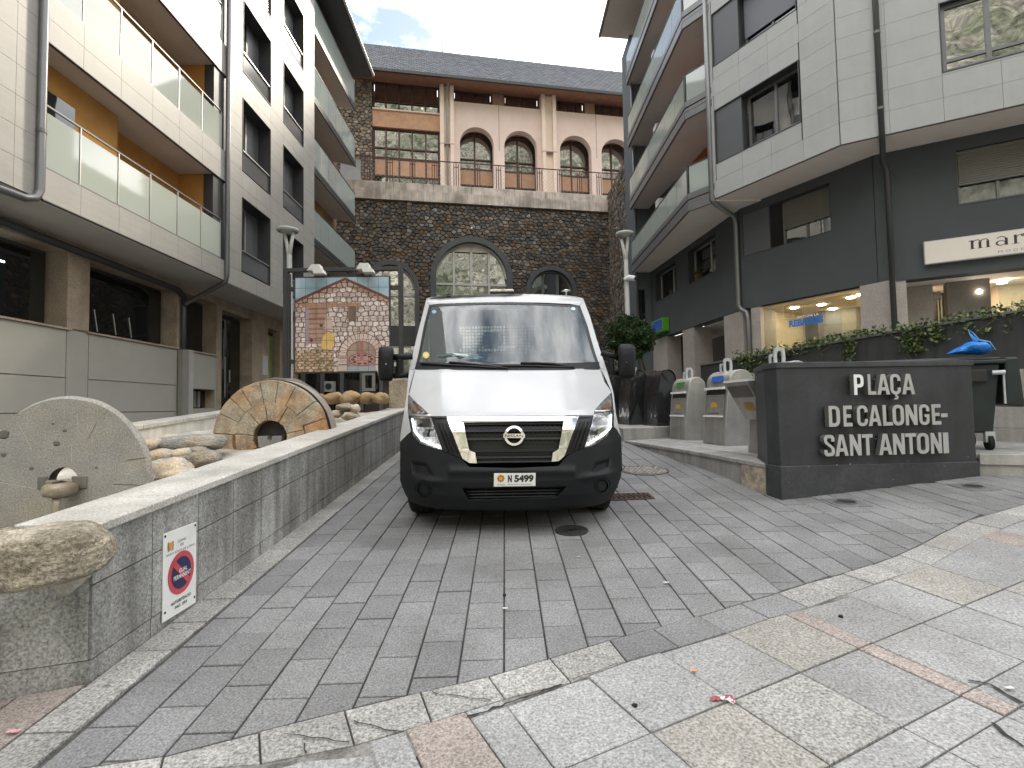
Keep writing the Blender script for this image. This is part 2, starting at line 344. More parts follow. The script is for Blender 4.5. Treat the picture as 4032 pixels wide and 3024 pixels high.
ramp = empty_struct('ramp_paving')
PW, PL = 0.2145, 0.3125
todo = []
for k in range(0, 40):
    x0 = -1.757+PW*k; off = (0.335 if k == 0 else (0.16 if k % 2 else 0.0)+random.uniform(-.05, .05))
    j = -3
    while True:
        y0 = off+PL*j; y1 = y0+PL; j += 1
        if y0 > 17: break
        sk = lambda x, y: (x-0.008*(y-2), y)
        poly = [sk(x0, y0), sk(x0+PW, y0), sk(x0+PW, y1), sk(x0, y1)]
        ok = True
        for a, b in zip(upper, upper[1:]):
            if b[0] < x0-0.1 or a[0] > x0+PW+0.05: continue
            poly = clip(poly, a, b)
            if len(poly) < 3: ok = False; break
        if not ok or area(poly) < 0.0006: continue
        cx = sum(p[0] for p in poly)/len(poly); cy = sum(p[1] for p in poly)/len(poly)
        if cx > 3.3 and cy > 5.2+0.28*(cx-2.8)+0.35: continue
        if abs(cx) > 1.15*cy+1 or cx > 7.5: continue
        todo.append((area(poly)/(cy*cy+cx*cx*0.4)*(0.25 if abs(cx-.03) < 0.95 and cy > 5.4 else 1), poly))
todo.sort(key=lambda t: -t[0])
rest = MB()
for i, (_, p) in enumerate(todo):
    if i < 300: paver(p, granite_dark, ramp, gap=.0048, ch=.004)
    else: paver(p, granite_dark, ramp, rest, gap=.0048)
rest.build('paver_field', granite_dark, ramp, kind='stuff', recalc=False)
# light kerb strip along the planter wall
strip = empty_struct('edge_strip')
for k in range(30):
    y0 = 2.497-0.309*5+0.309*k; x0, x1 = -1.999, -1.785
    sl = lambda x, y: (x-0.004*(y-2), y)
    paver([sl(x0, y0), sl(x1, y0), sl(x1, y0+.309), sl(x0, y0+.309)], granite_light, strip)
# border course between ramp and pavement
border = empty_struct('border_course')
for i, ((a, b), (c, d)) in enumerate(zip(bj, bj[1:])):
    poly = [b, d, c, a]
    m = granite_dark if i in (7, 8, 9, 10) else (slab_tan if i in (16,) else granite_light)
    paver(poly, m, border, name='border_stone', gap=0.004)
ms_ = MB(); ms_.grid([[(p[0]+.02*k, p[1]+dy*k, gz(p[0], p[1]+dy*k)-.005) for p in lower] for k, dy in ((0, .03), (1, -.16))]); ms_.build('mortar_bed', mat('mortar_grey', (.21, .20, .185), .95, .1, mott=.35, ms=9, speck=.4, ss=60, bump=.6, bs=40, tint=(.08, .075, .07), tintamt=.8, tints=6), border)
# large granite slabs of the pavement
pave = empty_struct('pavement')
rows = [[(zI, 1010, 1659), (zJ, 210, 1480), (zJ, 590, 1330), (zJ, 975, 1172), (zJ, 1275, 1050), (zJ, 1595, 915), (zJ, 1815, 825), (zJ, 2125, 690)],
        [(zJ, 1120, 1645), (zJ, 1490, 1445), (zJ, 1810, 1285), (zJ, 1890, 1240), (zJ, 2125, 1100)],
        [(zJ, 1590, 1659), (zJ, 1740, 1560), (zJ, 1950, 1430), (zJ, 2115, 1340)]]
rows = [[Gp(*p) for p in r] for r in rows]
def fit(pts):
    x = np.array([p[0] for p in pts]); y = np.array([p[1] for p in pts]); s, c = np.polyfit(x, y, 1); return s, c
rl = [fit(r) for r in rows]
sp = rl[1][1]-rl[0][1]
rl += [(rl[2][0], rl[2][1]+sp*k) for k in range(1, 5)]
cols = [[(zH, 1820, 1416), (zH, 1790, 1330)], [(zH, 2100, 1290), (zH, 2130, 1416)], [(zI, 160, 1475), (zI, 240, 1659)], [(zI, 525, 1380), (zI, 725, 1659)], [(zI, 735, 1300), (zI, 1010, 1659)], [(zI, 1215, 1140), (zI, 1570, 1450)], [(zI, 1630, 995), (zI, 2050, 1270)], [(zJ, 605, 965), (zJ, 975, 1170), (zJ, 1490, 1445), (zJ, 1740, 1565)], [(zJ, 905, 870), (zJ, 1275, 1050), (zJ, 1810, 1285)], [(zJ, 960, 855), (zJ, 1330, 1025), (zJ, 1890, 1235)], [(zJ, 1230, 775), (zJ, 1595, 915), (zJ, 2125, 1105)], [(zJ, 1440, 690), (zJ, 1815, 825), (zJ, 2125, 935)], [(zJ, 1640, 622), (zJ, 2020, 740)], [(zJ, 1900, 478), (zJ, 2125, 530)], [(zJ, 1980, 440), (zJ, 2125, 470)]]
cl = []
for c in cols:
    c = [Gp(*p) for p in c]; s, k = np.polyfit([p[1] for p in c], [p[0] for p in c], 1); cl.append((s, k))     # x = s*y + k
cl[0] = (cl[2][0], cl[2][1]-0.72); cl[1] = (cl[2][0], cl[2][1]-0.16); cl[9] = (cl[8][0], cl[8][1]+.12)
cl = [(cl[2][0], cl[0][1]-.62*k) for k in (4, 3, 2, 1)]+cl+[(cl[-1][0], cl[-1][1]+.7*k) for k in range(1, 6)]
def onrow(c, r): s, k = c; a, b = r; y = (a*k+b)/(1-a*s); return (s*y+k, y)
def onpoly(c, pl):
    s, k = c
    for a, b in zip(pl, pl[1:]):
        fa, fb = a[0]-s*a[1]-k, b[0]-s*b[1]-k
        if fa*fb <= 0 and fa != fb: t = fa/(fa-fb); return (a[0]+(b[0]-a[0])*t, a[1]+(b[1]-a[1])*t)
    return None
nc = 4
kinds = {(6, 0): slab_pink, (7, 0): slab_grey, (12, 0): slab_pink, (12, 1): slab_pink, (12, 2): slab_pink, (11, 0): slab_tan, (9, 1): slab_tan, (15, 0): slab_tan, (16, 1): slab_tan, (17, 0): slab_pink, (5, 1): slab_pink}
for i, (a, b) in enumerate(zip(cl, cl[1:])):
    ta, tb = onpoly(a, lower), onpoly(b, lower)
    for j in range(len(rl)):
        if j == 0:
            if ta is None or tb is None: continue
            top = [tb]+[p for p in lower if ta[0]+.03 < p[0] < tb[0]-.03][::-1]+[ta]
        else: top = [onrow(b, rl[j-1]), onrow(a, rl[j-1])]
        bot = [onrow(a, rl[j]), onrow(b, rl[j])]
        if top[-1][1] < bot[0][1]-.02 or top[0][1] < bot[1][1]-.02: 
            if j == 0 : continue
        poly = bot+top
        cx, cy = bot[0]
        if cy < -2.5 or area(poly) > 1.5: continue
        for a2, b2 in zip(lower, lower[1:]):
            if b2[0] < min(p[0] for p in poly)-.1 or a2[0] > max(p[0] for p in poly)+.1: continue
            if j > 0: poly = clip(poly, b2, a2)
            if len(poly) < 3: break
        if len(poly) < 3: continue
        paver(poly, kinds.get((i, j), slab_grey if random.random() < .8 else granite_light), pave, name='slab', gap=0.004)
# reddish slab at the foot of the planter
p0, p1, p2, p3 = Gp(zH, -900, 1500), Gp(zH, -10, 1318), Gp(zH, 470, 955), Gp(zH, -300, 1100)
for t0, t1 in ((0, .5), (.5, 1)):
    lp = lambda a, b, t: (a[0]+(b[0]-a[0])*t, a[1]+(b[1]-a[1])*t)
    paver([lp(p0, p1, t0), lp(p0, p1, t1), lp(p3, p2, t1), lp(p3, p2, t0)], slab_pink, pave, name='slab')
lp = [(-2.0, 0.95), (-1.79, 0.95)]

crackm = mat('crack', (.045, .043, .04), .95, .1, mott=.3, ms=20)
def crack(z, pts, w, label=None):
    P_ = [Gp(z, *p) for p in pts]; mb = MB(); den = []
    for a, b in zip(P_, P_[1:]):
        k = max(2, int(math.hypot(b[0]-a[0], b[1]-a[1])/.03)); den += [(a[0]+(b[0]-a[0])*t/k+random.uniform(-.006, .006), a[1]+(b[1]-a[1])*t/k+random.uniform(-.006, .006)) for t in range(k)]
    den.append(P_[-1]); rows = [[], []]
    for i, p in enumerate(den):
        q = den[min(i+1, len(den)-1)]; o = den[max(i-1, 0)]; dx, dy = q[0]-o[0], q[1]-o[1]; l = math.hypot(dx, dy) or 1; ww = w*random.uniform(.4, 1.2)
        for r, s in ((0, -1), (1, 1)): rows[r].append((p[0]-dy/l*ww*s, p[1]+dx/l*ww*s, gz(*p)+.0075))
    mb.grid(rows); return mb.build('crack', crackm, border if z is not zJ else pave, recalc=False)
crack(zI, [(300, 1228), (420, 1246), (640, 1272)], .0035); crack(zH, [(1540, 1235), (1700, 1258), (1900, 1285)], .003); crack(zH, [(1665, 1290), (1668, 1345)], .004); crack(zH, [(1920, 1165), (2060, 1205), (2200, 1230)], .004)
crack(zI, [(500, 1372), (620, 1335), (730, 1290), (1050, 1180)], .007); crack(zI, [(1110, 1150), (1440, 1040), (1600, 995)], .002); crack(zJ, [(1830, 1215), (1950, 1240), (2120, 1335)], .008); crack(zJ, [(1950, 1430), (2000, 1470), (2125, 1560)], .008)
# ================================================================== planter with millstones (left of the ramp)
from mathutils import noise as mnoise
mortar = mat('mortar', (0.50, 0.48, 0.43), 0.9, 0.15, mott=0.3, ms=5, speck=0.2, ss=60, bump=0.8, bs=25, dist=0.03, tint=(0.33, 0.28, 0.2), tintamt=0.7, tints=2.5)
rock_pale = mat('rock_pale', (0.47, 0.43, 0.36), 0.85, 0.2, mott=0.3, ms=7, speck=0.3, ss=60, bump=0.7, bs=30, var=0.18, tint=(0.42, 0.29, 0.15), tintamt=0.6, tints=4, dist=0.02)
rock_brown = mat('rock_brown', (0.36, 0.255, 0.14), 0.85, 0.2, mott=0.3, ms=8, speck=0.3, ss=60, bump=0.6, bs=30, var=0.2, tint=(0.22, 0.13, 0.06), tintamt=0.7, tints=4, dist=0.02)
rock_grey = mat('rock_grey', (0.27, 0.26, 0.235), 0.85, 0.2, mott=0.4, ms=6, speck=0.3, ss=50, bump=0.9, bs=22, stretch=(1, 1, 2.5), tint=(0.33, 0.26, 0.16), tintamt=0.6, tints=3, dist=0.03)
rock_moss = mat('rock_moss', (0.40, 0.355, 0.275), 0.9, 0.15, mott=0.5, ms=9, speck=0.5, ss=70, bump=1.0, bs=26, stretch=(1, 1, 1.5), tint=(0.12, 0.10, 0.07), tintamt=0.75, tints=5, dist=0.03)
mill_grey = mat('mill_grey', (0.325, 0.315, 0.295), 0.85, 0.2, mott=0.16, ms=3, speck=0.34, ss=75, bump=0.7, bs=75, dist=0.006, tint=(0.34, 0.29, 0.2), tintamt=0.5, tints=1.8)
mill_rust = mat('mill_rust', (0.40, 0.345, 0.265), 0.85, 0.2, mott=0.4, ms=6, speck=0.35, ss=50, bump=0.8, bs=35, var=0.06, dist=0.012, tint=(0.40, 0.185, 0.06), tintamt=0.75, tints=2.6)
stain_dark = mat('stain_dark', (0.10, 0.095, 0.085), 0.9, 0.2, mott=0.3, ms=6)
iron_dark = mat('iron_dark', (0.045, 0.04, 0.038), 0.6, 0.4, metal=0.6, mott=0.3, ms=8)
wet_stone = mat('wet_stone', (0.27, 0.225, 0.16), 0.35, 0.5, mott=0.35, ms=6, speck=0.2, ss=40, bump=0.5, bs=30)
water = mat('water', (0.13, 0.13, 0.115), 0.05, 0.6, mott=0.2, ms=3, bump=0.15, bs=12)
def rock_mesh(c, size, seed, rough=0.28, sub=3, box=2.6, rz=0.0):
    rs = np.random.RandomState(int(seed)*7+3); cuts = []
    for _ in range(12):
        n_ = Vector(rs.normal(size=3)).normalized(); cuts.append((n_, rs.uniform(.80, 1.02) if box < 3 else rs.uniform(1.02, 1.2)))
    bm = bmesh.new(); bmesh.ops.create_icosphere(bm, subdivisions=sub, radius=1); vs = []
    for v in bm.verts:
        p = v.co.copy(); q = p*1.1+Vector((seed*3.7, seed*1.3, seed*2.1)); d = 1+rough*mnoise.noise(q)+rough*0.45*mnoise.noise(q*2.7)+rough*0.2*mnoise.noise(q*6)
        d *= 1/(abs(p.x)**box+abs(p.y)**box+abs(p.z)**box)**(1/box)
        if sub > 3: d += rough*.16*mnoise.noise(q*13)+rough*.10*mnoise.noise(q*29)
        for n_, h_ in cuts:
            t_ = p.dot(n_)*d
            if t_ > h_: d -= (t_-h_)/max(.2, p.dot(n_))*.8
        p = p*d; x, y = p.x*size[0], p.y*size[1]; ca, sa = math.cos(rz), math.sin(rz)
        vs.append((c[0]+x*ca-y*sa, c[1]+x*sa+y*ca, c[2]+p.z*size[2]))
    fs = [tuple(v.index for v in f.verts) for f in bm.faces]; bm.free(); return vs, fs
FW = Fr((-2.0, 0), (0, 1)); CAPH = 0.735
pw = thing('planter_wall', 'low grey granite planter wall with a pale coping running up beside the ramp', 'planter wall', (-2.1, 6, gz(-2, 6)))
wz = lambda u: gz(-2.0, u)
b = MB()                                       # core behind the tiles
def sl_box(mb, fr, u0, u1, h0, h1, n0, n1, mi=0):
    z = wz(u0); return mb.fbox(fr, u0, u1, z+h0, z+h1, n0, n1, mi, slope=GA)
sl_box(b, FW, 2.58, 12.2, -0.1, 0.69, -0.36, -0.025); b.build('core', grout, pw, recalc=False)
vj = [2.53, 2.95, 3.38, 3.80, 4.22, 4.64, 5.06, 5.48, 5.89, 6.31, 6.73, 7.14, 7.55, 7.95, 8.37, 8.78, 9.2, 9.62, 10.04, 10.5, 10.92, 11.34, 11.76, 12.2]
for a, c in zip(vj, vj[1:]):
    for h0, h1 in ((-0.08, 0.098), (0.103, 0.446), (0.452, 0.685)):
        q = MB(); sl_box(q, FW, a+.004, c-.004, h0+.001, h1-.001, -0.025, random.uniform(-.001, .001)-(0.004 if h0 < 0 else 0)); q.build('wall_tile', wall_granite, pw, recalc=False)
cj = [2.55, 3.12, 3.9, 4.7, 5.5, 6.3, 7.1, 7.9, 8.7, 9.5, 10.3, 11.1, 12.2]
for a, c in zip(cj, cj[1:]):
    q = MB(); sl_box(q, FW, a+.003, c-.003, 0.69, 0.735, -0.40, 0.02); q.build('coping_stone', cap_granite, pw, bevel=.006, recalc=False)
q = MB(); sl_box(q, FW, 2.60, 12.2, 0.0, 0.683, -0.40, -0.365); q.build('inner_face', mortar, pw, recalc=False)
# end wall towards the street
FE = Fr((-2.004, 2.53), (0.945, 0.325))
q = MB(); q.fbox(FE, -3.2, -.01, -0.3, 0.38, -0.3, -0.028); q.build('core', grout, pw, recalc=False)
for a, c in ((-3.0, -1.9), (-1.9, -0.95), (-0.95, -0.004)):
    q = MB(); q.fbox(FE, a+.003, c-.005, 0.262, 0.655, -0.028, 0); q.build('wall_tile', wall_granite, pw, recalc=False)
    q = MB(); q.fbox(FE, a+.003, c-.005, -0.2, 0.257, -0.028, -0.005); q.build('wall_tile', wall_granite, pw, recalc=False)
q = MB(); vs, fs = rock_mesh((-2.1, 2.53, .72), (.10, .07, .15), 71, rough=.3); q.add(vs, fs); q.build('corner_mortar', mortar, pw, smooth=True)
# rear wall, parallel to the front one
FRr = Fr((-5.2, 0), (0, 1)); rw = thing('rear_planter_wall', 'pale low wall with bright coping along the back of the planter, below the grey building', 'wall', (-5.2, 7, 0.4))
def sl2(mb, u0, u1, h0, h1, n0, n1): z = GA*u0-.024; return mb.fbox(FRr, u0, u1, z+h0, z+h1, n0, n1, 0, slope=GA)
for a in range(12):
    u = 2+a*0.9; q = MB(); sl2(q, u+.003, u+.897, 0.70, 0.76, -.4, .03); q.build('coping_stone', cap_granite, rw, bevel=.006, recalc=False)
    q = MB(); sl2(q, u+.002, u+.898, -.3, 0.695, -.36, 0); q.build('wall_tile', mat('render_pale', (0.62, 0.6, 0.55), .9, .1, mott=.12, ms=2, streak=.15), rw, recalc=False)
# bed of mortar and rubble between the walls
def bedz(x, y):
    base = gz(-2, y)+0.52
    if y < 4.1: base = 0.36+0.02*math.sin(x*5)
    elif y < 4.5: base = 0.36+(gz(-2, 4.5)+0.52-0.36)*(y-4.1)/.4
    return base+0.05*mnoise.noise((x*2.2, y*2.2, 0))
rowsb = [[(-5.2+i*0.1, 1.6+j*0.12, bedz(-5.2+i*0.1, 1.6+j*0.12)) for i in range(29)] for j in range(90)]
b = MB(); b.grid(rowsb); b.build('planter_bed', mortar, smooth=True, kind='structure')
b = MB(); b.grid([[(-5.2+i*.2, 1.5+j*.1, 0.42+0.004*mnoise.noise((i, j, 0))) for i in range(15)] for j in range(27)]); b.build('basin_water', water, smooth=True, kind='structure')
def rock(c, size, seed, m, label, group=None, name='rock', **k):
    e = MB(); vs, fs = rock_mesh(c, size, seed, **k); e.add([Vector(v)-Vector(c) for v in vs], fs); o = e.build(name, m, smooth=True); o.location = c
    return tag(o, label, 'rock', group)
def atrock(z, u0, v0, u1, v1, y, depth, seed, m, label, group=None, **k):
    a, b = FY(*z(u0, v0), y), FY(*z(u1, v1), y); c = (a+b)/2
    return rock(c, (abs(b.x-a.x)/2*1.04, depth, abs(a.z-b.z)/2*1.04), seed, m, label, group, **k)
zP = zoom(.5425, 0, 1500); zS = zoom(.5425, 500, 1450)
atrock(zP, 110, 1060, 690, 1440, 2.38, 0.18, 3, rock_moss, 'big rough mossy boulder set on the corner of the planter above the no parking sign', name='boulder', rough=.12, sub=5, box=5.5)
atrock(zP, -160, 1085, 90, 1420, 2.28, 0.17, 8, rock_moss, 'mossy boulder at the left edge, next to the big corner boulder', name='boulder', rough=.2, sub=5)
atrock(zP, -120, 1400, 120, 1510, 2.25, 0.16, 9, rock_grey, 'flat brown stone under the boulder at the left edge')
G1 = 'rocks mortared between the millstones'
for i, (r, lab, m, y) in enumerate([
    ((zP, 1070, 570, 1370, 760), 'largest pale rock right beside the grey millstone, touching the coping', rock_pale, 4.75),
    ((zP, 1180, 640, 1385, 720), 'flat pale rock lying against the coping between the millstones', rock_pale, 4.5),
    ((zP, 1345, 500, 1595, 625), 'grey layered rock at the foot of the rusty millstone', rock_grey, 5.3),
    ((zP, 1240, 485, 1390, 590), 'rounded pale rock above the largest pale one', rock_pale, 5.5),
    ((zP, 1085, 495, 1255, 595), 'flat pinkish rock at the rim of the grey millstone', rock_pale, 5.3),
    ((zP, 1050, 415, 1170, 515), 'small round rock behind the rim of the grey millstone', rock_pale, 5.7),
    ((zP, 1165, 385, 1310, 470), 'rounded rock topmost between the millstones, before the white wall', rock_pale, 6.0),
    ((zP, 1400, 470, 1520, 540), 'small grey rock under the ledge left of the rusty millstone', rock_grey, 5.7),
    ((zP, 1075, 680, 1190, 760), 'small pale rock wedged between the coping and the grey millstone', rock_pale, 4.4)]):
    z, a, b_, c, d = r; atrock(z, a, b_, c, d, y, .2, 20+i, m, lab, G1, rough=.3)
led = MB(); vs, fs = rock_mesh(FY(*zP(1400, 450), 5.9), (.42, .3, .10), 41, rough=.15); led.add(vs, fs); c = FY(*zP(1400, 450), 5.9)
o = led.build('stone_ledge', rock_grey, smooth=True); tag(o, 'long flat grey stone ledge left of the rusty millstone', 'rock')
G2 = 'brown boulders in a row at the top of the planter'
for i, (u0, v0, u1, v1, w) in enumerate([(1430, 180, 1555, 262, 'leftmost whole'), (1558, 168, 1690, 262, 'tallest'), (1688, 178, 1795, 258, 'squarest'), (1795, 178, 1898, 258, 'rightmost')]):
    atrock(zS, u0, v0, u1, v1, 9.8, .3, 50+i, rock_brown, f'{w} of the brown boulders in a row below the mural', G2, rough=.24)
atrock(zS, 1385, 185, 1425, 240, 10.0, .2, 57, rock_brown, 'small brown boulder half hidden behind the iron rim of the millstone', G2)
atrock(zS, 1530, 255, 1640, 315, 8.6, .2, 61, rock_grey, 'flat grey stone lying on top of the small cairn near the coping', rough=.15)
for i, (u0, v0, u1, v1, lab) in enumerate([(1490, 300, 1560, 360, 'left foot stone of the small cairn near the coping'), (1560, 318, 1690, 380, 'pale front stone of the small cairn near the coping'), (1630, 262, 1690, 320, 'right side stone of the small cairn near the coping')]):
    atrock(zS, u0, v0, u1, v1, 8.5, .18, 64+i, rock_pale, lab, 'stones of the small cairn')
# granite post at the end of the planter
p = FY(*zS(1898, 75), 10.2); p2 = FY(*zS(2040, 265), 10.2); b = MB(); b.box((p.x, 10.2, p2.z-.3), (p2.x, 10.7, p.z))
tag(b.build('granite_block', mat('granite_rough', (.36, .31, .235), .9, .2, mott=.3, ms=4, speck=.3, ss=40, bump=.9, bs=18, dist=.03), bevel=.03), 'upright rough tan granite block behind the left mirror of the van', 'stone block')
# ---- millstones
def millstone(c, R, r, t, m, parent, seed, k=72, name='disc', ragged=.012, _=0):
    c = Vector(c); mb = MB(); rings = []
    rr = [r, r, .35*R+.65*r, .65*R, .97*R, R, R, .97*R, .6*R, r]; yy = [0, 0, 0, 0, 0, .03, t-.03, t, t, t]
    for i, (q, y) in enumerate(zip(rr, yy)):
        row = []
        for j in range(k):
            th = 2*math.pi*j/k; w = q+(ragged*2*mnoise.noise((3*math.cos(th)+seed, 3*math.sin(th), y*5)) + ragged*mnoise.noise((9*math.cos(th), 9*math.sin(th)+seed, y*9)) if q > .9*R else 0)
            row.append((c.x+w*math.cos(th), c.y+y+(.004*mnoise.noise((8*q*math.cos(th), 8*q*math.sin(th), seed)) if 0 < i < 5 else 0), c.z+w*math.sin(th)))
        rings.append(row)
    mb.grid(rings, closed=True); return mb.build(name, m, parent, smooth=True, auto=35)
y1 = 4.2; c1 = FY(250, 1900, y1); R1 = FY(250, 1560, y1).z-c1.z
m1 = thing('millstone', 'large upright grey millstone standing in the fountain basin at the left edge', 'millstone', c1)
hr = FY(310, 1900, y1).x-c1.x
millstone(c1, R1, hr, .075, mill_grey, m1, 1, k=96, ragged=.004)
mf = Fr((c1.x, y1), (1, 0))
q = MB()
for u0, u1 in ((-.20, -.12), (.07, .19)):      # sockets cut for the iron driver either side of the eye
    q = MB(); q.fbox(mf, u0, u1, c1.z-.05, c1.z+.05, 0, .012)
    q.build('socket', mat('socket_grey', (.17, .155, .135), .85, .2, mott=.25, ms=8), m1, bevel=.006); q = MB()
for (zx, zy, s) in ((410, 455, .028), (470, 360, .018), (30, 540, .03), (230, 635, .018), (700, 630, .014), (385, 310, .012)):
    p = FY(*zP(zx, zy), y1); e = MB(); vs, fs = rock_mesh(p, (s*1.1, .0025, s*.8), zx, sub=2, rough=.4); e.add(vs, fs); e.build('dark_inclusion', mat('inclusion', (.15, .14, .125), .85, .2, mott=.2, ms=20), m1, smooth=True)
p = FY(*zP(20, 390), y1); e = MB(); vs, fs = rock_mesh(p, (.055, .003, .035), 77, sub=2, rough=.4); e.add(vs, fs); e.build('dark_inclusion', mat('inclusion', (.15, .14, .125), .85, .2, mott=.2, ms=20), m1, smooth=True)
MB().fbox(mf, -.13, .08, c1.z-.10, c1.z+.022, -.02, .02).build('eye_block', wet_stone, m1, bevel=.01)
for (xa, ya, xb, yb, w_, mm) in ((130, 300, 232, 500, .006, 0), (522, 460, 518, 600, .005, 0), (0, 738, 262, 782, .005, 0), (918, 576, 1062, 556, .004, 1), (820, 750, 1040, 757, .004, 1), (560, 240, 575, 420, .004, 0), (700, 300, 640, 420, .003, 1)):
    a, b_ = FY(*zP(xa, ya), y1-.0025), FY(*zP(xb, yb), y1-.0025); d = (b_-a).normalized(); n_ = Vector((-d.z, 0, d.x)); k = 8
    MB().grid([[a+(b_-a)*(i/k)+n_*(s*w_*(.5+.5*abs(mnoise.noise((i*1.3, xa, s))))+.006*mnoise.noise((i*.8, ya, 0))) for i in range(k+1)] for s in (-1, 1)]).build('scratch' if mm else 'lime_streak', stain_dark if mm else mat('lime', (.47, .45, .40), .9, .1, mott=.2, ms=30), m1, recalc=False)
sp = thing('water_spout', 'rusty stone cup spout with water running down below the eye of the grey millstone', 'spout', c1)
sp.location = FY(*zP(440, 800), y1-.12)
pc = FY(*zP(440, 790), y1-.12); e = MB(); vs, fs = rock_mesh(pc, (.085, .11, .058), 5, rough=.12, box=3.5); e.add(vs, fs); e.build('cup', wet_stone, sp, smooth=True)
e = MB(); e.tube([pc+Vector((0, .1, .02)), pc+Vector((0, 0, .05)), pc+Vector((-.0, -.06, .045))], .022, 10); e.build('nozzle', iron_dark, sp, smooth=True)
e = MB(); e.tube([pc+Vector((0, -.03, -.03)), pc+Vector((.01, -.05, -.12)), pc+Vector((.02, -.06, -.24)), pc+Vector((.02, -.06, -.32))], [.030, .026, .032, .05], 14); e.build('water_jet', mat('spout_water', (.30, .255, .18), .12, .6, mott=.3, ms=5, bump=.4, bs=14, stretch=(3, 3, .4)), sp, smooth=True)
y2 = 6.5; c2 = FY(1062, 1722, y2); R2 = FY(1062, 1497, y2).z-c2.z
m2 = thing('millstone', 'upright rusty millstone of wedge blocks with an iron hoop, standing behind the coping', 'millstone', c2)
h2 = .2*R2/.69
random.seed(11)
def wedge(r0, r1, a0, a1, t, inset, c):
    n = 5; mb = MB(); fr_, bk = [], []
    g = .0035
    pts = [(r1-g, a0+(a1-a0)*i/n) for i in range(n+1)]+[(r0+g, a1-(a1-a0)*i/n) for i in range(n+1)]
    am, rm = (a0+a1)/2, (r0+r1)/2
    def P(r, a, y): aa = am+(a-am)*(1-g/(r*abs(a1-a0)/2)); w = r+.012*mnoise.noise((r*9, a*4, 3)); return (c.x+w*math.cos(aa), c.y+y+.004*mnoise.noise((r*20, a*9, 1)), c.z+w*math.sin(aa))
    mb.prism([P(r, a, inset) for r, a in pts], [P(r, a, t) for r, a in pts]); return mb
e = MB(); e.lathe(c2+Vector((0, .02, 0)), [(h2, 0), (R2*.985, 0), (R2*.985, .2), (h2, .2)], 48, ax=(0, 1, 0), ring=True); e.build('core', mat('mill_joint', (.22, .15, .085), .95, .1, mott=.3, ms=8), m2, smooth=True, auto=30)
bounds = [0]; 
while bounds[-1] < 2*math.pi-.3: bounds.append(bounds[-1]+random.uniform(.20, .46))
bounds[-1] = 2*math.pi
for a0, a1 in zip(bounds, bounds[1:]): wedge(.60*R2+random.uniform(-.04, .04), R2, a0, a1, .12, random.uniform(-.004, .006), c2).build('stone_wedge', mill_rust, m2, recalc=True, bevel=.008)
bounds = [.2]
while bounds[-1] < 2*math.pi-.35: bounds.append(bounds[-1]+random.uniform(.55, .85))
bounds[-1] = 2*math.pi+.2
for a0, a1 in zip(bounds, bounds[1:]): wedge(h2, .61*R2, a0, a1, .12, random.uniform(-.004, .006), c2).build('stone_wedge', mill_rust, m2, bevel=.008)
e = MB(); e.lathe(c2+Vector((0, .1, 0)), [(R2*.98, 0), (R2+.012, 0), (R2+.012, .035), (R2*.98, .035)], 72, ax=(0, 1, 0)); e.build('iron_hoop', iron_dark, m2, smooth=True, auto=30)
e = MB(); e.lathe(c2+Vector((0, .14, 0)), [(h2, 0), (R2*1.012, 0), (R2*1.02, .02), (R2*1.02, .2), (h2, .22)], 72, ax=(0, 1, 0), ring=True); e.build('rear_layer', mat('mill_plain', (.36, .31, .27), .85, .2, mott=.2, ms=4, speck=.2, ss=50, bump=.5, bs=30), m2, smooth=True, auto=30)
# stone in the eye of the second millstone
p = FY(*zS(1040, 520), y2+.02); e = MB(); ww = FY(*zS(1125, 520), y2).x-FY(*zS(950, 520), y2).x; hh = FY(*zS(1040, 495), y2).z-FY(*zS(1040, 575), y2).z
prof = [(-.5, 0), (-.09, 0), (-.09, -.3), (-.03, -.42), (.03, -.42), (.09, -.3), (.09, 0), (.5, 0), (.45, -1), (-.45, -1)]
P3 = lambda y: [(p.x+u*ww, y, p.z+hh*.35+v*hh) for u, v in prof]
e.prism(P3(y2-.0), P3(y2+.2)); tag(e.build('spout_block', mat('spout_grey', (.25, .25, .24), .8, .3, mott=.2, ms=5, speck=.2, ss=60)), 'grey notched stone block filling the eye of the rusty millstone', 'stone block')
# a third millstone peeping up behind
y3 = 7.4; c3 = FY(*zS(1085, 425), y3); R3 = .70
m3 = thing('millstone', 'dark millstone mostly hidden behind the rusty one', 'millstone', c3); millstone(c3, R3, .12, .3, mat('mill_dark', (.14, .125, .105), .85, .2, mott=.25, ms=4, speck=.25, ss=50, bump=.5, bs=40), m3, 5)
# ---- no-parking plate on the planter wall
sg = [hit(*q, (1, 0, 0), (-1.992, 0, 0)) for q in ((639, 2104.6), (769, 2055), (775, 2371), (644.6, 2451))]
u0, u1 = (sg[0].y+sg[3].y)/2, (sg[1].y+sg[2].y)/2; kz = (sg[1].z-sg[0].z)/(sg[1].y-sg[0].y)*.5+(sg[2].z-sg[3].z)/(sg[2].y-sg[3].y)*.5
zt, zb = sg[0].z, sg[3].z; sw, sh = u1-u0, zt-zb
class FrS:                                     # the plate's own frame: slanted with the ramp
    def P(s, u, n, z): return Vector((-2.0+n, u0+u, zb+z+kz*u))
fs_ = FrS()
white_plate = mat('white_plate', (.78, .79, .77), .35, .5, mott=.06, ms=5, tint=(.6, .6, .56), tintamt=.4, tints=6)
pl = thing('no_parking_sign', 'white plate with a red and navy no parking disc screwed to the granite wall', 'sign', (-2.0, u0, zb))
e = MB(); e.fbox(fs_, 0, sw, 0, sh, 0.002, .009); e.build('plate', white_plate, pl, bevel=.002)
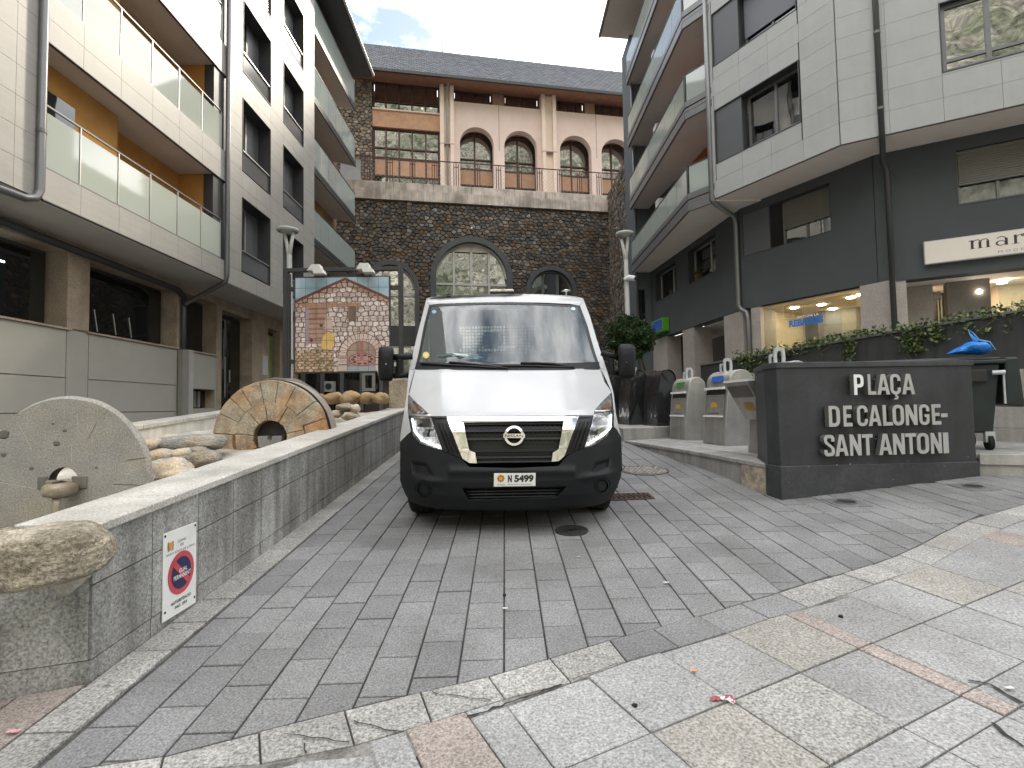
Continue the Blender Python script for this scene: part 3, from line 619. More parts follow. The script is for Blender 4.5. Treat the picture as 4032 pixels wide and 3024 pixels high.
red = mat('sign_red', (.52, .07, .09), .4, .5, mott=.1, ms=6); navy = mat('sign_navy', (.022, .026, .085), .35, .5, mott=.1, ms=6); ink = mat('ink_black', (.03, .03, .03), .5, .3, mott=0)
cu, cz_ = sw*.52, sh*.47; rx = sw*.40
disc = lambda r, n, k=40: [fs_.P(cu+r*math.cos(2*math.pi*i/k), n, cz_+r*math.sin(2*math.pi*i/k)) for i in range(k)]
e = MB(); e.add(disc(rx, .0105), [tuple(range(40))]); e.build('red_ring', red, pl)
e = MB(); e.add(disc(rx*.74, .012), [tuple(range(40))]); e.build('navy_disc', navy, pl)
e = MB(); L_, t_ = rx*.8, rx*.14; d = Vector((.72, -.69)); nn = Vector((.69, .72))
e.add([fs_.P(cu+d.x*a*L_+nn.x*b_*t_, .0135, cz_+d.y*a*L_+nn.y*b_*t_) for a, b_ in ((-1, -1), (1, -1), (1, 1), (-1, 1))], [(0, 1, 2, 3)]); e.build('red_bar', red, pl)
wi = mat('ink_white', (.8, .8, .8), .5, .3, mott=0)
e = MB(); put_text(e, 'GUAL', fs_, cu-.22*rx, cz_+.02*rx, .015, .62*rx, .2*rx, bold=.012); put_text(e, 'PERMANENT', fs_, cu-.62*rx, cz_-.24*rx, .015, 1.3*rx, .2*rx, bold=.012); e.build('lettering', wi, pl)
e = MB(); put_text(e, 'COMÚ', fs_, sw*.40, sh*.835, .0115, sw*.25, sh*.04); put_text(e, 'DE', fs_, sw*.48, sh*.785, .0115, sw*.1, sh*.03); put_text(e, 'SANT JULIÀ DE LÒRIA', fs_, sw*.07, sh*.72, .0115, sw*.87, sh*.036)
put_text(e, 'AUTORITZACIÓ', fs_, sw*.22, sh*.135, .0115, sw*.6, sh*.045, bold=.02); put_text(e, 'NÚ. 293', fs_, sw*.34, sh*.075, .0115, sw*.36, sh*.042, bold=.02); e.build('lettering', ink, pl)
def crest(mb, fr, u, z, n, w, h, mi):
    mb.add([fr.P(u+w*a, n, z+h*b_) for a, b_ in ((-.32, .45), (.32, .45), (.36, -.1), (.2, -.4), (0, -.5), (-.2, -.4), (-.36, -.1))], [tuple(range(7))], mi)
e = MB(); crest(e, fs_, sw*.19, sh*.83, .0125, sw*.16, sh*.10, 0)
for s_ in (-1, 1):
    for i in range(6): uu = sw*.19+s_*sw*(.075-.004*abs(i-3)); e.add([fs_.P(uu+a*sw*.02, .0115, sh*(.785+.018*i)+b_*sh*.012) for a, b_ in ((-1, 0), (0, -1), (1, 0), (0, 1))], [(0, 1, 2, 3)], 1)
e.build('crest', [mat('crest_orange', (.65, .28, .08), .5, .3, mott=.1, ms=40), mat('crest_green', (.12, .22, .1), .5, .3, mott=0)], pl)
for a, b_ in ((.04, .965), (.95, .965), (.06, .10), (.95, .08)):
    e = MB(); e.lathe(fs_.P(sw*a, .009, sh*b_), [(.008, 0), (.006, .003)], 10, ax=(1, 0, 0)); e.build('screw', iron_dark, pl)
# ================================================================== left apartment building
clad_left = mat('clad_left', (0.385, 0.372, 0.342), 0.45, 0.4, streak=.03, mott=0.07, ms=2.5, stretch=(1, 0.7, 5, 0.8), var=0.035, speck=0.05, ss=90, tint=(.33, .312, .28), tintamt=.4, tints=1.2)
joint_dark = mat('joint_dark', (0.16, 0.155, 0.15), 0.9, 0.1, mott=0)
metal_dark = mat('metal_dark', (0.048, 0.05, 0.053), 0.45, 0.45, mott=0.12, ms=4)
metal_grey = mat('metal_grey', (0.16, 0.165, 0.17), 0.4, 0.5, metal=0.3, mott=0.1, ms=4)
pipe_grey = mat('pipe_grey', (0.15, 0.15, 0.155), 0.4, 0.5, metal=0.4, mott=0.1, ms=3)
soffit_grey = mat('soffit_grey', (0.58, 0.555, 0.52), 0.8, 0.2, mott=0.08, ms=1)
ochre = mat('ochre_render', (0.52, 0.27, 0.085), 0.85, 0.15, mott=0.12, ms=2, speck=0.08, ss=90)
brown_render = mat('brown_render', (0.36, 0.235, 0.165), 0.85, 0.15, mott=0.12, ms=2, speck=0.08, ss=90)
granite_pillar = mat('granite_pillar', (0.46, 0.375, 0.295), 0.6, 0.35, mott=0.12, ms=2.5, speck=0.4, ss=60, var=0.08, tint=(.26, .2, .15), tintamt=.5, tints=2)
panel_taupe = mat('panel_taupe', (0.43, 0.42, 0.375), 0.55, 0.35, mott=0.04, ms=2, speck=0.1, ss=140, var=0.04)
dark_panel = mat('dark_panel', (0.13, 0.135, 0.14), 0.12, 0.6, mott=0.05, ms=2)
pane_dark = glass('pane_dark', (0.5, 0.55, 0.55), 1.0, 0.015, (0.012, 0.013, 0.013), wav=0.04)
pane_clear = glass('pane_clear', (0.86, 0.9, 0.9), 0.12, 0.01, (0.03, 0.03, 0.03))
rail_glass = glass('rail_glass', (0.62, 0.70, 0.64), 0.78, 0.05, (0.66, 0.71, 0.62))
rail_glass_far = glass('rail_glass_far', (0.62, 0.70, 0.66), 0.62, 0.04, (0.58, 0.66, 0.62))
alu = mat('aluminium', (0.58, 0.58, 0.57), 0.35, 0.5, metal=0.7, mott=0.05)
def bars(mb, fr, u0, u1, z0, z1, n0, n1, w, mull=(), trans=()):
    mb.fbox(fr, u0, u1, z0, z0+w, n0, n1); mb.fbox(fr, u0, u1, z1-w, z1, n0, n1); mb.fbox(fr, u0, u0+w, z0+w, z1-w, n0, n1); mb.fbox(fr, u1-w, u1, z0+w, z1-w, n0, n1)
    for q in mull: mb.fbox(fr, q-w*.5, q+w*.5, z0+w, z1-w, n0+.002, n1-.002)
    for q in trans: mb.fbox(fr, u0+w, u1-w, q-w*.4, q+w*.4, n0+.004, n1-.004)
def window(parent, fr, u0, u1, z0, z1, rec=.25, fw=.06, mull=(), trans=(), pane=None, frm=None, lining=None, shutter=0.0, curtain=False, n=0.03, name='window', sill=None, lin=True):
    frm = frm or metal_dark; pane = pane or pane_dark; mb = MB()
    if lin:
        t = .025; L0 = -rec-.02
        for a, b_, c, d in ((u0, u0+t, z0, z1), (u1-t, u1, z0, z1), (u0+t, u1-t, z1-t, z1), (u0+t, u1-t, z0, z0+t)): mb.fbox(fr, a, b_, c, d, L0, n+.008)
        u0, u1, z0, z1 = u0+t, u1-t, z0+t, z1-t
    w = mb.build(name, lining or frm, parent, recalc=False) if lin else None
    fb = MB(); bars(fb, fr, u0, u1, z0, z1, -rec, -rec+.06, fw, mull, trans); f = fb.build('frame', frm, w, recalc=False)
    if w is None: f.parent = parent; f.name = name; w = f
    us = [u0+fw, *mull, u1-fw]; zs = [z0+fw, *trans, z1-fw]; zt = z1-fw-shutter*(z1-z0)
    for a, b_ in zip(us, us[1:]):
        for c, d in zip(zs, zs[1:]): MB().fbox(fr, a, b_, c, d, -rec+.012, -rec+.024).build('pane', pane, w, recalc=False)
    if shutter:
        s = MB(); k = 0; z = z1-fw; 
        while z > zt:
            h = min(.055, z-zt); s.hexa([fr.P(u0+fw*.6, -rec+.095, z-h+.006), fr.P(u1-fw*.6, -rec+.095, z-h+.006), fr.P(u1-fw*.6, -rec+.065, z-h+.006), fr.P(u0+fw*.6, -rec+.065, z-h+.006), fr.P(u0+fw*.6, -rec+.085, z), fr.P(u1-fw*.6, -rec+.085, z), fr.P(u1-fw*.6, -rec+.065, z), fr.P(u0+fw*.6, -rec+.065, z)]); z -= .055
        s.build('shutter', mat('shutter_grey', (.15, .145, .125), .5, .4, mott=.06), w, kind=None, recalc=False)['kind'] = 'stuff'
    if curtain:
        c = MB(); k = 40; row = lambda z: [fr.P(u0+fw+(u1-u0-2*fw)*i/k, -rec-.12+.03*math.sin(i*1.7)+.015*math.sin(i*.6), z) for i in range(k+1)]
        c.grid([row(z0), row(z1)]); c.build('curtain', mat('curtain_white', (.62, .61, .56), .9, .1, mott=.1), w, smooth=True)
        MB().fbox(fr, u0, u1, z0, z1, -rec-.9, -rec-.88).build('room_back', mat('room_dark', (.05, .045, .04), .9, .1, mott=0), w)
    if sill: MB().fbox(fr, u0-.03, u1+.03, z0-.04, z0, -rec, n+.05).build('sill', sill, w, recalc=False)
    return w
FL = Fr((-7.6, 0), (0, 1))
lb = thing('apartment_building', 'pale stone clad apartment block with ochre balconies and glass rails on the left', 'building', (-8.5, 14, 1))
ST = 2.94
SB = [4.94, 7.63, 10.555, 13.49, 16.43]; STP = [5.49, 8.47, 11.42, 14.35, 17.29]
# wing at the far left
wall(FL, 2.0, 8.36, 4.94, 19, [], .3, joint_dark, lb)
clad(FL, [2.0, 3.9, 4.9, 5.9, 6.9, 7.9, 8.30], [4.94+.4905*k for k in range(30)], [], clad_left, lb)
MB().fbox(FL, 2.0, 8.36, 4.93, 4.95, -1.6, -.02).build('soffit', soffit_grey, lb)
# balcony bay
posts = [8.40, 9.16, 10.07, 10.975, 11.89, 12.8, 13.68]
for k in range(5):
    MB().fbox(FL, 8.40, 13.9, SB[k]+.01, STP[k]-.01, -1.75, -.004).build('balcony_slab', soffit_grey, lb)
    clad(FL, posts+[13.9], [SB[k], STP[k]] if k == 0 else [SB[k], (SB[k]+STP[k])/2, STP[k]], [], clad_left, lb)
    MB().fbox(FL, 8.40, 13.9, SB[k]+.002, SB[k]+.02, -.03, .034).build('drip_edge', metal_dark, lb)
    if k == 4: break
    bal = MB(); z0, z1 = STP[k]+.02, STP[k]+.965
    rt = 6.58+2.9425*k
    bal.fbox(FL, 8.40, 13.68, rt-.03, rt, -.02, .015); bal.fbox(FL, 8.40, 13.68, STP[k], STP[k]+.035, -.03, .012)
    bo = bal.build('balcony', metal_grey, lb, recalc=False)
    for a, c in zip(posts, posts[1:]):
        MB().fbox(FL, a+.02, c-.02, STP[k]+.04, rt-.13, -.012, .0).build('glass_panel', rail_glass, bo, recalc=False)
        MB().fbox(FL, c-.012, c+.012, STP[k]+.035, rt-.03, -.025, .012).build('post', alu, bo, recalc=False)
    # loggia behind
    MB().fbox(FL, 10.65, 13.9, STP[k]-.05, SB[k+1]+.05, -2.0, -.92).build('loggia_wall', ochre, lb)
    MB().fbox(FL, 8.2, 10.65, STP[k]-.05, SB[k+1]+.05, -2.0, -.47).build('loggia_wall', ochre, lb)
    MB().fbox(FL, 13.35, 13.9, STP[k], SB[k+1], -1.75, -.03).build('loggia_side', ochre, lb)
    MB().fbox(FL, 13.33, 13.9, STP[k], SB[k+1], -.25, -.004).build('loggia_edge', metal_dark, lb)
    MB().fbox(FL, 8.2, 8.40, STP[k], SB[k+1], -.46, -.03).build('loggia_side', ochre, lb)
    window(lb, FL, 8.45, 9.62, STP[k]+.05, SB[k+1]-.42, rec=.46, fw=.07, mull=(9.05,), lin=False)
# flat part with the two window columns
holes = []
wins = []
for zt in (7.6, 10.535, 13.475, 16.41):
    for u0, u1 in ((14.73, 16.5), (17.44, 19.18)):
        holes.append((u0, u1, zt-2.155, zt)); wins.append((u0, u1, zt-2.155, zt))
wall(FL, 13.9, 20.28, 4.93, 18.6, holes, .45, joint_dark, lb)
clad(FL, [13.98, 14.73, 15.6, 16.5, 17.44, 18.3, 19.18, 20.28], [4.93+.4895*k for k in range(28)]+[18.6], holes, clad_left, lb)
for i, (u0, u1, z0, z1) in enumerate(wins):
    t = .02; mb = MB()
    for a, b_, c, d in ((u0, u0+t, z0, z1), (u1-t, u1, z0, z1), (u0+t, u1-t, z1-t, z1), (u0+t, u1-t, z0, z0+t)): mb.fbox(FL, a, b_, c, d, -.42, .042)
    w = mb.build('window', metal_dark, lb, recalc=False)
    MB().fbox(FL, u0+t, u1-t, z0+t, z0+.60, -.05, -.02).build('parapet_panel', dark_panel, w, recalc=False)
    MB().fbox(FL, u0+t, u1-t, z0+.60, z0+.63, -.06, .02).build('parapet_rail', alu, w, recalc=False)
    MB().fbox(FL, u1-t-.75, u1-t, z0+.63, z1-t, -.41, -.36).build('blind_panel', metal_grey, w, recalc=False)
    fb = MB(); bars(fb, FL, u0+t, u1-t-.75, z0+t, z1-t, -.42, -.36, .06, ((u0+u1-.75)/2,)); fb.build('frame', alu if i in (0, 1, 2, 3, 5) else metal_dark, w, recalc=False)
    MB().fbox(FL, u0+t, u1-t-.75, z0+t, z1-t, -.40, -.39).build('pane', pane_dark, w, recalc=False)
# far balcony stack
FLb = Fr((-7.7, 0), (0, 1))
MB().fbox(FLb, 20.4, 26.2, 2.0, 18.7, -3.2, -.95).build('rear_wall', brown_render, lb)
MB().fbox(FL, 20.0, 20.282, 4.93, 18.6, -1.5, -.02).build('return_wall', joint_dark, lb)
for k in range(5):
    sb = 8.05+2.918*k-.005; rt = 9.53+2.935*k
    MB().hexa([FLb.P(20.3, 0, sb), FLb.P(26.15, 0, sb), FLb.P(25.55, -.95, sb), FLb.P(20.3, -.95, sb), FLb.P(20.3, 0, sb+.26), FLb.P(26.15, 0, sb+.26), FLb.P(25.55, -.95, sb+.26), FLb.P(20.3, -.95, sb+.26)]).build('balcony_slab', soffit_grey, lb)
    e = MB(); e.fbox(FLb, 20.3, 26.2, sb-.02, sb+.10, .002, .05); e.fbox(FLb, 20.3, 26.2, sb+.14, sb+.28, .002, .035); e.build('edge_beam', metal_dark, lb)
    e = MB(); e.fbox(FLb, 20.3, 26.15, rt-.035, rt, -.02, .02); e.fbox(FLb, 20.3, 26.15, sb+.28, sb+.31, -.02, .015); bo = e.build('balcony', metal_dark, lb)
    for j in range(6): MB().fbox(FLb, 20.32+j*.97, 21.27+j*.97, sb+.32, rt-.04, -.006, .006).build('glass_panel', rail_glass_far, bo, recalc=False)
    if k < 4:
        window(lb, FLb, 20.9, 23.5, sb+.3, sb+2.6, rec=1.02, fw=.08, mull=(22.2,), lin=False, n=-.9)
        MB().fbox(FLb, 23.5, 24.3, sb+.28, sb+2.9, -.95, -.93).build('wall_strip', ochre, lb)
# eaves and roof
e = MB(); e.hexa([FL.P(12, 0.9, 18.75), FL.P(26.4, .72, 18.75), FL.P(26.4, -6, 18.75), FL.P(12, -6, 18.75), FL.P(12, .9, 18.95), FL.P(26.4, .72, 18.95), FL.P(26.4, -6, 21), FL.P(12, -6, 21)]); e.build('roof', metal_dark, lb)
e = MB(); e.tube([FL.P(12, .98, 18.86), FL.P(26.45, .79, 18.86)], .075, 10); e.build('gutter', alu, lb, smooth=True, auto=40)
# ground floor: cladding, granite pillars, windows
FG = Fr((-8.8, 0), (0, 1))
gh = [(6.3, 10.37, 3.13, 4.7), (10.92, 13.81, 3.13, 4.7), (14.1, 15.68, 3.16, 4.7), (14.46, 15.62, 1.55, 2.1), (15.97, 17.86, 0.6, 4.6), (19.05, 20.1, 1.0, 4.5)]
wall(FG, 4, 20.4, .3, 4.93, gh, .42, granite_pillar, lb, n=-.03)
MB().fbox(FG, 4, 20.4, 4.705, 4.93, -.42, -.001).build('lintel_beam', granite_pillar, lb)
clad(FG, [4, 6.3, 10.37, 10.92, 13.84], [.4, 1.468, 2.16, 3.12], [], panel_taupe, lb, t=.03, gap=.02, n=-.03)
for u0, u1 in ((10.39, 10.90),): MB().fbox(FG, u0, u1, 1.468, 3.12, -.029, .002).build('cladding_panel', panel_taupe, lb)
clad(FG, [14.4, 15.70], [.9, 1.4, 3.14], gh, panel_taupe, lb, n=-.03)
for u0, u1 in ((6.3, 10.45), (10.86, 13.86), (14.3, 15.72)): MB().fbox(FG, u0, u1, 3.12, 3.16, -.40, .04).build('sill', granite_pillar, lb)
for u0, u1 in ((10.37, 10.92), (13.81, 14.1), (15.68, 15.97), (17.86, 18.5), (18.5, 19.05)): MB().fbox(FG, u0+.002, u1-.002, 3.16 if u0 < 14.2 else 1.0, 4.703, -.03, .004).build('pillar', granite_pillar, lb, bevel=.008)
w = window(lb, FG, 10.92, 13.81, 3.16, 4.70, rec=.40, fw=.085, mull=(11.35, 12.35), lin=False, name='window')
for a in (11.6, 12.15, 12.65): MB().tube([FG.P(a, -.36, 3.27), FG.P(a-.1, -.36, 3.75)], .012, 6).build('stand', alu, w)
w = window(lb, FG, 6.3, 10.37, 3.16, 4.70, rec=.40, fw=.085, mull=(8.2, 9.9), lin=False)
MB().fbox(FG, 8.6, 9.45, 4.22, 4.25, -.40, -.372).build('strip_light', emit('strip_light', (.8, 1, .9), 3.0), w)
window(lb, FG, 14.1, 15.68, 3.16, 4.70, rec=.40, fw=.085, mull=(), lin=False)
w = window(lb, FG, 14.46, 15.62, 1.55, 2.1, rec=.3, fw=.03, mull=(), lin=False)
for i in range(4): MB().fbox(FG, 14.55+i*.2, 14.65+i*.2, 1.58, 2.05, -.26, -.22).build('vent_bar', alu, w)
dw = window(lb, FG, 15.97, 17.86, 1.2, 4.58, rec=.40, fw=.08, mull=(16.85,), trans=(3.55,), lin=False, name='entrance_door')
MB().tube([FG.P(16.72, -.3, 1.9), FG.P(16.72, -.3, 3.2)], .018, 8).build('handle', alu, dw)
MB().tube([FG.P(17.0, -.3, 2.4), FG.P(17.0, -.3, 2.8)], .018, 8).build('handle', alu, dw)
e = MB(); e.tube([FG.P(16.35+.22*math.cos(t*.3), -.36, 2.65+.26*math.sin(t*.3)) for t in range(0, 16)], .02, 6); e.build('door_emblem', alu, dw)
dw2 = window(lb, FG, 19.05, 20.1, 1.2, 4.5, rec=.30, fw=.07, lin=False, name='shop_door')
for i, c_ in enumerate(((.10, .16, .08), (.55, .42, .12), (.2, .26, .12))): MB().fbox(FG, 19.15+i*.3, 19.44+i*.3, 1.3, 4.3, -.268, -.262).build('poster_strip', mat('strip%d' % i, c_, .5, .3, mott=.15, ms=2), dw2)
MB().fbox(FG, 18.62, 19.0, 2.75, 3.45, .006, .02).build('notice', mat('notice_paper', (.62, .64, .66), .5, .3, mott=.12, ms=14), lb)
MB().fbox(FG, 18.66, 19.0, 1.95, 2.3, .006, .05).build('intercom', metal_dark, lb)
MB().fbox(FG, 4, 20.4, 4.92, 4.932, -.05, 1.2).build('soffit', soffit_grey, lb)
# drain pipes
e = MB(); e.tube([FL.P(8.29, .09, 19), FL.P(8.29, .09, 5.05), FL.P(8.22, .09, 4.90), FL.P(8.05, .06, 4.83), FL.P(6.6, -.1, 4.80)], .062, 12); o = e.build('downpipe', pipe_grey, lb, smooth=True)
for z in (6.0, 8.9, 11.8): MB().lathe(FL.P(8.29, .09, z), [(.07, 0), (.07, .06)], 12).build('pipe_collar', pipe_grey, lb)
e = MB(); e.tube([FL.P(13.86, .09, 19), FL.P(13.86, .09, 5.1), FL.P(13.86, .06, 4.95), FL.P(13.9, -.1, 4.85), FL.P(13.95, -1.1, 4.35), FL.P(13.96, -1.12, 4.2), FL.P(13.96, -1.12, 3.1)], .062, 12); e.build('downpipe', pipe_grey, lb, smooth=True)
e = MB(); e.tube([FL.P(6.5, -1.05, 4.80), FL.P(13.6, -1.05, 4.66), FL.P(13.9, -1.08, 4.55), FL.P(13.97, -1.1, 4.3)], .075, 12); e.build('drain_pipe', metal_dark, lb, smooth=True)
MB().fbox(FG, 13.86, 14.12, .8, 3.12, .0, .14).build('pipe_cover', mat('cover_grey', (.3, .29, .27), .5, .4, mott=.08), lb)
MB().fbox(FG, 14.13, 14.36, .8, 3.14, .0, .12).build('pipe_cover', mat('cover_light', (.5, .48, .45), .5, .4, mott=.08), lb)
MB().box((-16, 2, 0), (-9.3, 20.4, 4.9)).build('core', joint_dark, lb)
MB().box((-16, 2, 4.95), (-9.62, 20.3, 18.7)).build('core', joint_dark, lb)
# ================================================================== stone retaining wall and the arcaded building above it
FB = Fr((0, 30), (.983, .1826))
stonem = colattr('stone_rubble', .85, speck=.25, ss=30, bump=.4)
mort_dark = mat('mortar_dark', (.055, .05, .045), .95, .1, mott=.3, ms=6)
conc = mat('concrete_stained', (.60, .53, .465), .9, .15, mott=.16, ms=1.6, speck=.12, ss=30, streak=.22, bump=.2, bs=20, tint=(.2, .17, .14), tintamt=.6, tints=1.1)
random.seed(21)
def rubble(fr, u0, u1, z0, z1, skip, name, parent, pal, n=0.0, cw=.30, chh=.19):
    """rubble masonry: one raised block per cell of a jittered lattice, joints recessed"""
    mb = MB(); nu, nz = int((u1-u0)/cw)+3, int((z1-z0)/chh)+3; pt = {}
    for j in range(-1, nz+1):
        for i in range(-1, nu+1): pt[i, j] = ((i+.5*(j % 2)+random.uniform(-.34, .34))*cw+u0, (j+random.uniform(-.36, .36))*chh+z0)
    k_ = cw/chh*.8
    for j in range(0, nz):
        for i in range(0, nu):
            c = pt[i, j]
            if not (u0-.1 < c[0] < u1+.1 and z0-.1 < c[1] < z1+.1) or skip(c[0], c[1], .1): continue
            poly = [(max(c[0]-cw, u0), max(c[1]-chh*1.3, z0)), (min(c[0]+cw, u1), max(c[1]-chh*1.3, z0)), (min(c[0]+cw, u1), min(c[1]+chh*1.3, z1)), (max(c[0]-cw, u0), min(c[1]+chh*1.3, z1))]
            for dj in (-1, 0, 1):
                for di in (-2, -1, 0, 1, 2):
                    if (di or dj) and (i+di, j+dj) in pt:
                        q = pt[i+di, j+dj]; mx_, my_ = (c[0]+q[0])/2, (c[1]+q[1])/2; ex, ez = q[0]-c[0], (q[1]-c[1])*k_*k_
                        l = math.hypot(ex, ez) or 1; ex, ez = ex/l, ez/l; mx_ -= (q[0]-c[0])*.035; my_ -= (q[1]-c[1])*.045
                        poly = clip(poly, (mx_, my_), (mx_-ez, my_+ex))
                        if len(poly) < 3: break
                if len(poly) < 3: break
            if len(poly) < 3 or area(poly) < .004: continue
            p = random.uniform(.0, .05); m = len(poly); cx = sum(t[0] for t in poly)/m; cz_ = sum(t[1] for t in poly)/m
            vs = [fr.P(x, n-.03, z) for x, z in poly]+[fr.P(cx+(x-cx)*.86, n+p+random.uniform(-.008, .008), cz_+(z-cz_)*.84) for x, z in poly]
            col = random.choice(pal); kk = random.uniform(.65, 1.3)*(.8 if pal is not PAL else 1); mb.add(vs, [tuple(range(m, 2*m))]+[(a, (a+1) % m, m+(a+1) % m, m+a) for a in range(m)], 0, tuple(t*kk for t in col))
    return mb.build(name, stonem, parent, attr=True, recalc=False, kind='stuff')
PAL = [(.125, .115, .10), (.10, .092, .083), (.15, .125, .095), (.085, .082, .078), (.18, .13, .085), (.12, .11, .105), (.22, .20, .175), (.14, .095, .06)]
AR = [(-2.05, 8.92, 2.05, .32), (-6.6, 8.2, 1.3, .26), (2.66, 8.2, 1.3, .26)]      # centre, spring height, inner radius, ring
def inarch(u, z, m=0.0):
    for c, s, r, w in AR:
        if abs(u-c) < r+w-m and z < s: return True
        if z >= s and math.hypot(u-c, z-s) < r+w-m: return True
    return False
rwll = thing('retaining_wall', 'tall dark rubble stone wall with three grey arched windows behind the van', 'stone wall', (0, 30, 2))
mb = MB()
hs = [(c-r-w+.02, c+r+w-.02, 0, s) for c, s, r, w in AR]
for c, s, r, w in AR:
    for i in range(8):
        z0 = s+(r+w)*i/8; hw = math.sqrt(max(0, (r+w)**2-((r+w)*(i+1)/8)**2)); hs.append((c-hw, c+hw, z0, s+(r+w)*(i+1)/8))
wall(FB, -13, 6.31, 0, 13.16, hs, .6, mort_dark, rwll, n=-.03)
rubble(FB, -13, 6.3, 1.6, 13.15, lambda u, z, h: inarch(u, z, .06), 'rubble_stones', rwll, PAL)
# corner return coming forward on the right
cp = FB.P(6.31, 0, 0); FBs = Fr((cp.x, cp.y), (0.0, -1.0))
ztop = lambda u: 13.2
MB().fbox(FBs, -.6, 6.6, 0, 14.2, -.6, -.03).build('core', mort_dark, rwll)
rubble(FBs, 0, 6.6, 3, 14.2, lambda u, z, h: False, 'rubble_stones', rwll, PAL)
ring_m = mat('ring_grey', (.085, .088, .092), .6, .35, mott=.1, ms=3)
frame_pale = mat('frame_pale', (.55, .53, .5), .5, .4, mott=.06)
pane_refl = glass('pane_refl', (.5, .5, .5), 1.0, .012, (.02, .022, .02), wav=.25, refl=.42)
for i, (c, s, r, w) in enumerate(AR):
    K = 28; t = MB(); ang = [math.pi*j/K for j in range(K+1)]
    inn = [(c+r*math.cos(a), s+r*math.sin(a)) for a in ang]; ou = [(c+(r+w)*math.cos(a), s+(r+w)*math.sin(a)) for a in ang]
    inn = [(c+r, 1.8)]+inn+[(c-r, 1.8)]; ou = [(c+r+w, 1.8)]+ou+[(c-r-w, 1.8)]
    t.grid([[FB.P(u, -.35, z) for u, z in inn], [FB.P(u, .10, z) for u, z in inn], [FB.P(u, .10, z) for u, z in ou], [FB.P(u, -.35, z) for u, z in ou]])
    wn = t.build('arched_window', ring_m, rwll, smooth=True, auto=40)
    vs = [FB.P(u, -.3, z) for u, z in inn]; MB().add(vs, [tuple(range(len(vs)))]).build('pane', pane_refl, wn)
    f = MB(); bars_u = (-.55, .55, 0) if i == 0 else (-.45, .45)
    for q in (bars_u if i else (-1.02, -.02, 1.02)):
        f.fbox(FB, c+q-.06, c+q+.06, 1.8, s+math.sqrt(max(0, r*r-q*q))-.02, -.29, -.18)
    f.fbox(FB, c-r, c+r, s-.42, s-.30, -.288, -.19); f.fbox(FB, c-r, c+r, s-2.2, s-2.08, -.288, -.19)
    f.build('mullions', frame_pale if i < 2 else metal_grey, wn)
    t = MB(); t.grid([[FB.P(c+q*math.cos(a), n_, s+q*math.sin(a)) for a in ang] for q, n_ in ((r-.11, -.29), (r-.11, -.2), (r, -.2))]); t.build('frame', frame_pale if i < 2 else metal_grey, wn)
    if i == 0:
        e = MB(); e.add([FB.P(c+(r-.1)*math.cos(a), -.18, s+(r-.1)*math.sin(a)) for a in ang if (r-.1)*math.sin(a) > 1.42]+[], [tuple(range(len([a for a in ang if (r-.1)*math.sin(a) > 1.42])))]); e.build('blind', mat('blind_pale', (.5, .46, .4), .8, .2, mott=.05), wn)
    if i == 1:
        MB().fbox(FB, c-r, c+r, 5.0, 6.1, -.28, -.1).build('transom_panel', metal_dark, wn)
        e = MB(); bars(e, FB, c-.9, c+1.1, 2.0, 5.0, -.27, -.17, .09, (c+.1,), (3.4,)); e.build('door_frame', frame_pale, wn)
MB().lathe(FB.P(-2.05, .05, 11.75), [(.06, 0), (.075, .03), (.05, .1)], 12, ax=FB.n).build('wall_lamp', alu, rwll, smooth=True)
# concrete band and coping
random.seed(5)
for k in range(9): MB().fbox(FB, -13+k*2.15, -13+(k+1)*2.15-.012 if k < 8 else 6.75, 13.16, 13.74, -.7, .16).build('concrete_band', conc, rwll, recalc=False)
for k in range(9): MB().fbox(FB, -13+k*2.2, -13+(k+1)*2.2-.015 if k < 8 else 7.9, 13.745, 14.22, -3.6, .04).build('coping', conc, rwll, bevel=.02, recalc=False)
# ---- arcaded building
FA = Fr((0, 33), (.983, .1826))
pink = mat('pink_render', (.76, .615, .55), .9, .15, mott=.06, ms=1.2, speck=.05, ss=60)
cream = mat('cream_render', (.78, .65, .55), .9, .15, mott=.08, ms=1.2)
orange_p = mat('orange_panel', (.50, .30, .19), .75, .2, mott=.14, ms=3, speck=.12, ss=40)
maroon = mat('maroon_frame', (.075, .032, .026), .5, .4, mott=.1)
wood_br = mat('wood_soffit', (.30, .165, .11), .8, .2, mott=.18, ms=2)
ab = thing('arcade_building', 'pink rendered building with arches, terracotta panels and a slate roof above the stone wall', 'building', (0, 35, 14))
ARU = [-1.82, 1.055, 4.79, 7.68]; AR_R = 1.09; SPR = 18.36
mb = MB()
def arcade(u0, u1, cs):
    K = 16
    edges = [u0]
    for c in cs: edges += [c-AR_R, c+AR_R]
    edges.append(u1)
    for i in range(0, len(edges), 2): mb.fbox(FA, edges[i], edges[i+1], 14, SPR, -.55, 0)
    pts = [(u0, SPR)]
    for c in cs: pts += [(c-AR_R*math.cos(math.pi*j/K), SPR+AR_R*math.sin(math.pi*j/K)) for j in range(K+1)]
    pts.append((u1, SPR))
    top = 21.02
    for (a, za), (b_, zb_) in zip(pts, pts[1:]):
        if b_-a < 1e-5: continue
        mb.hexa([FA.P(a, 0, za), FA.P(b_, 0, zb_), FA.P(b_, -.55, zb_), FA.P(a, -.55, za), FA.P(a, 0, top), FA.P(b_, 0, top), FA.P(b_, -.55, top), FA.P(a, -.55, top)])
arcade(-3.3, 2.43, ARU[:2]); arcade(3.4, 9.6, ARU[2:]); mb.build('arcade_wall', pink, ab, recalc=False)
for u in (-.37, 6.25): MB().fbox(FA, u-.02, u+.02, 18.0, 21.0, .001, .006).build('render_joint', mat('joint_pink', (.38, .28, .24), .9, .1, mott=0), ab)
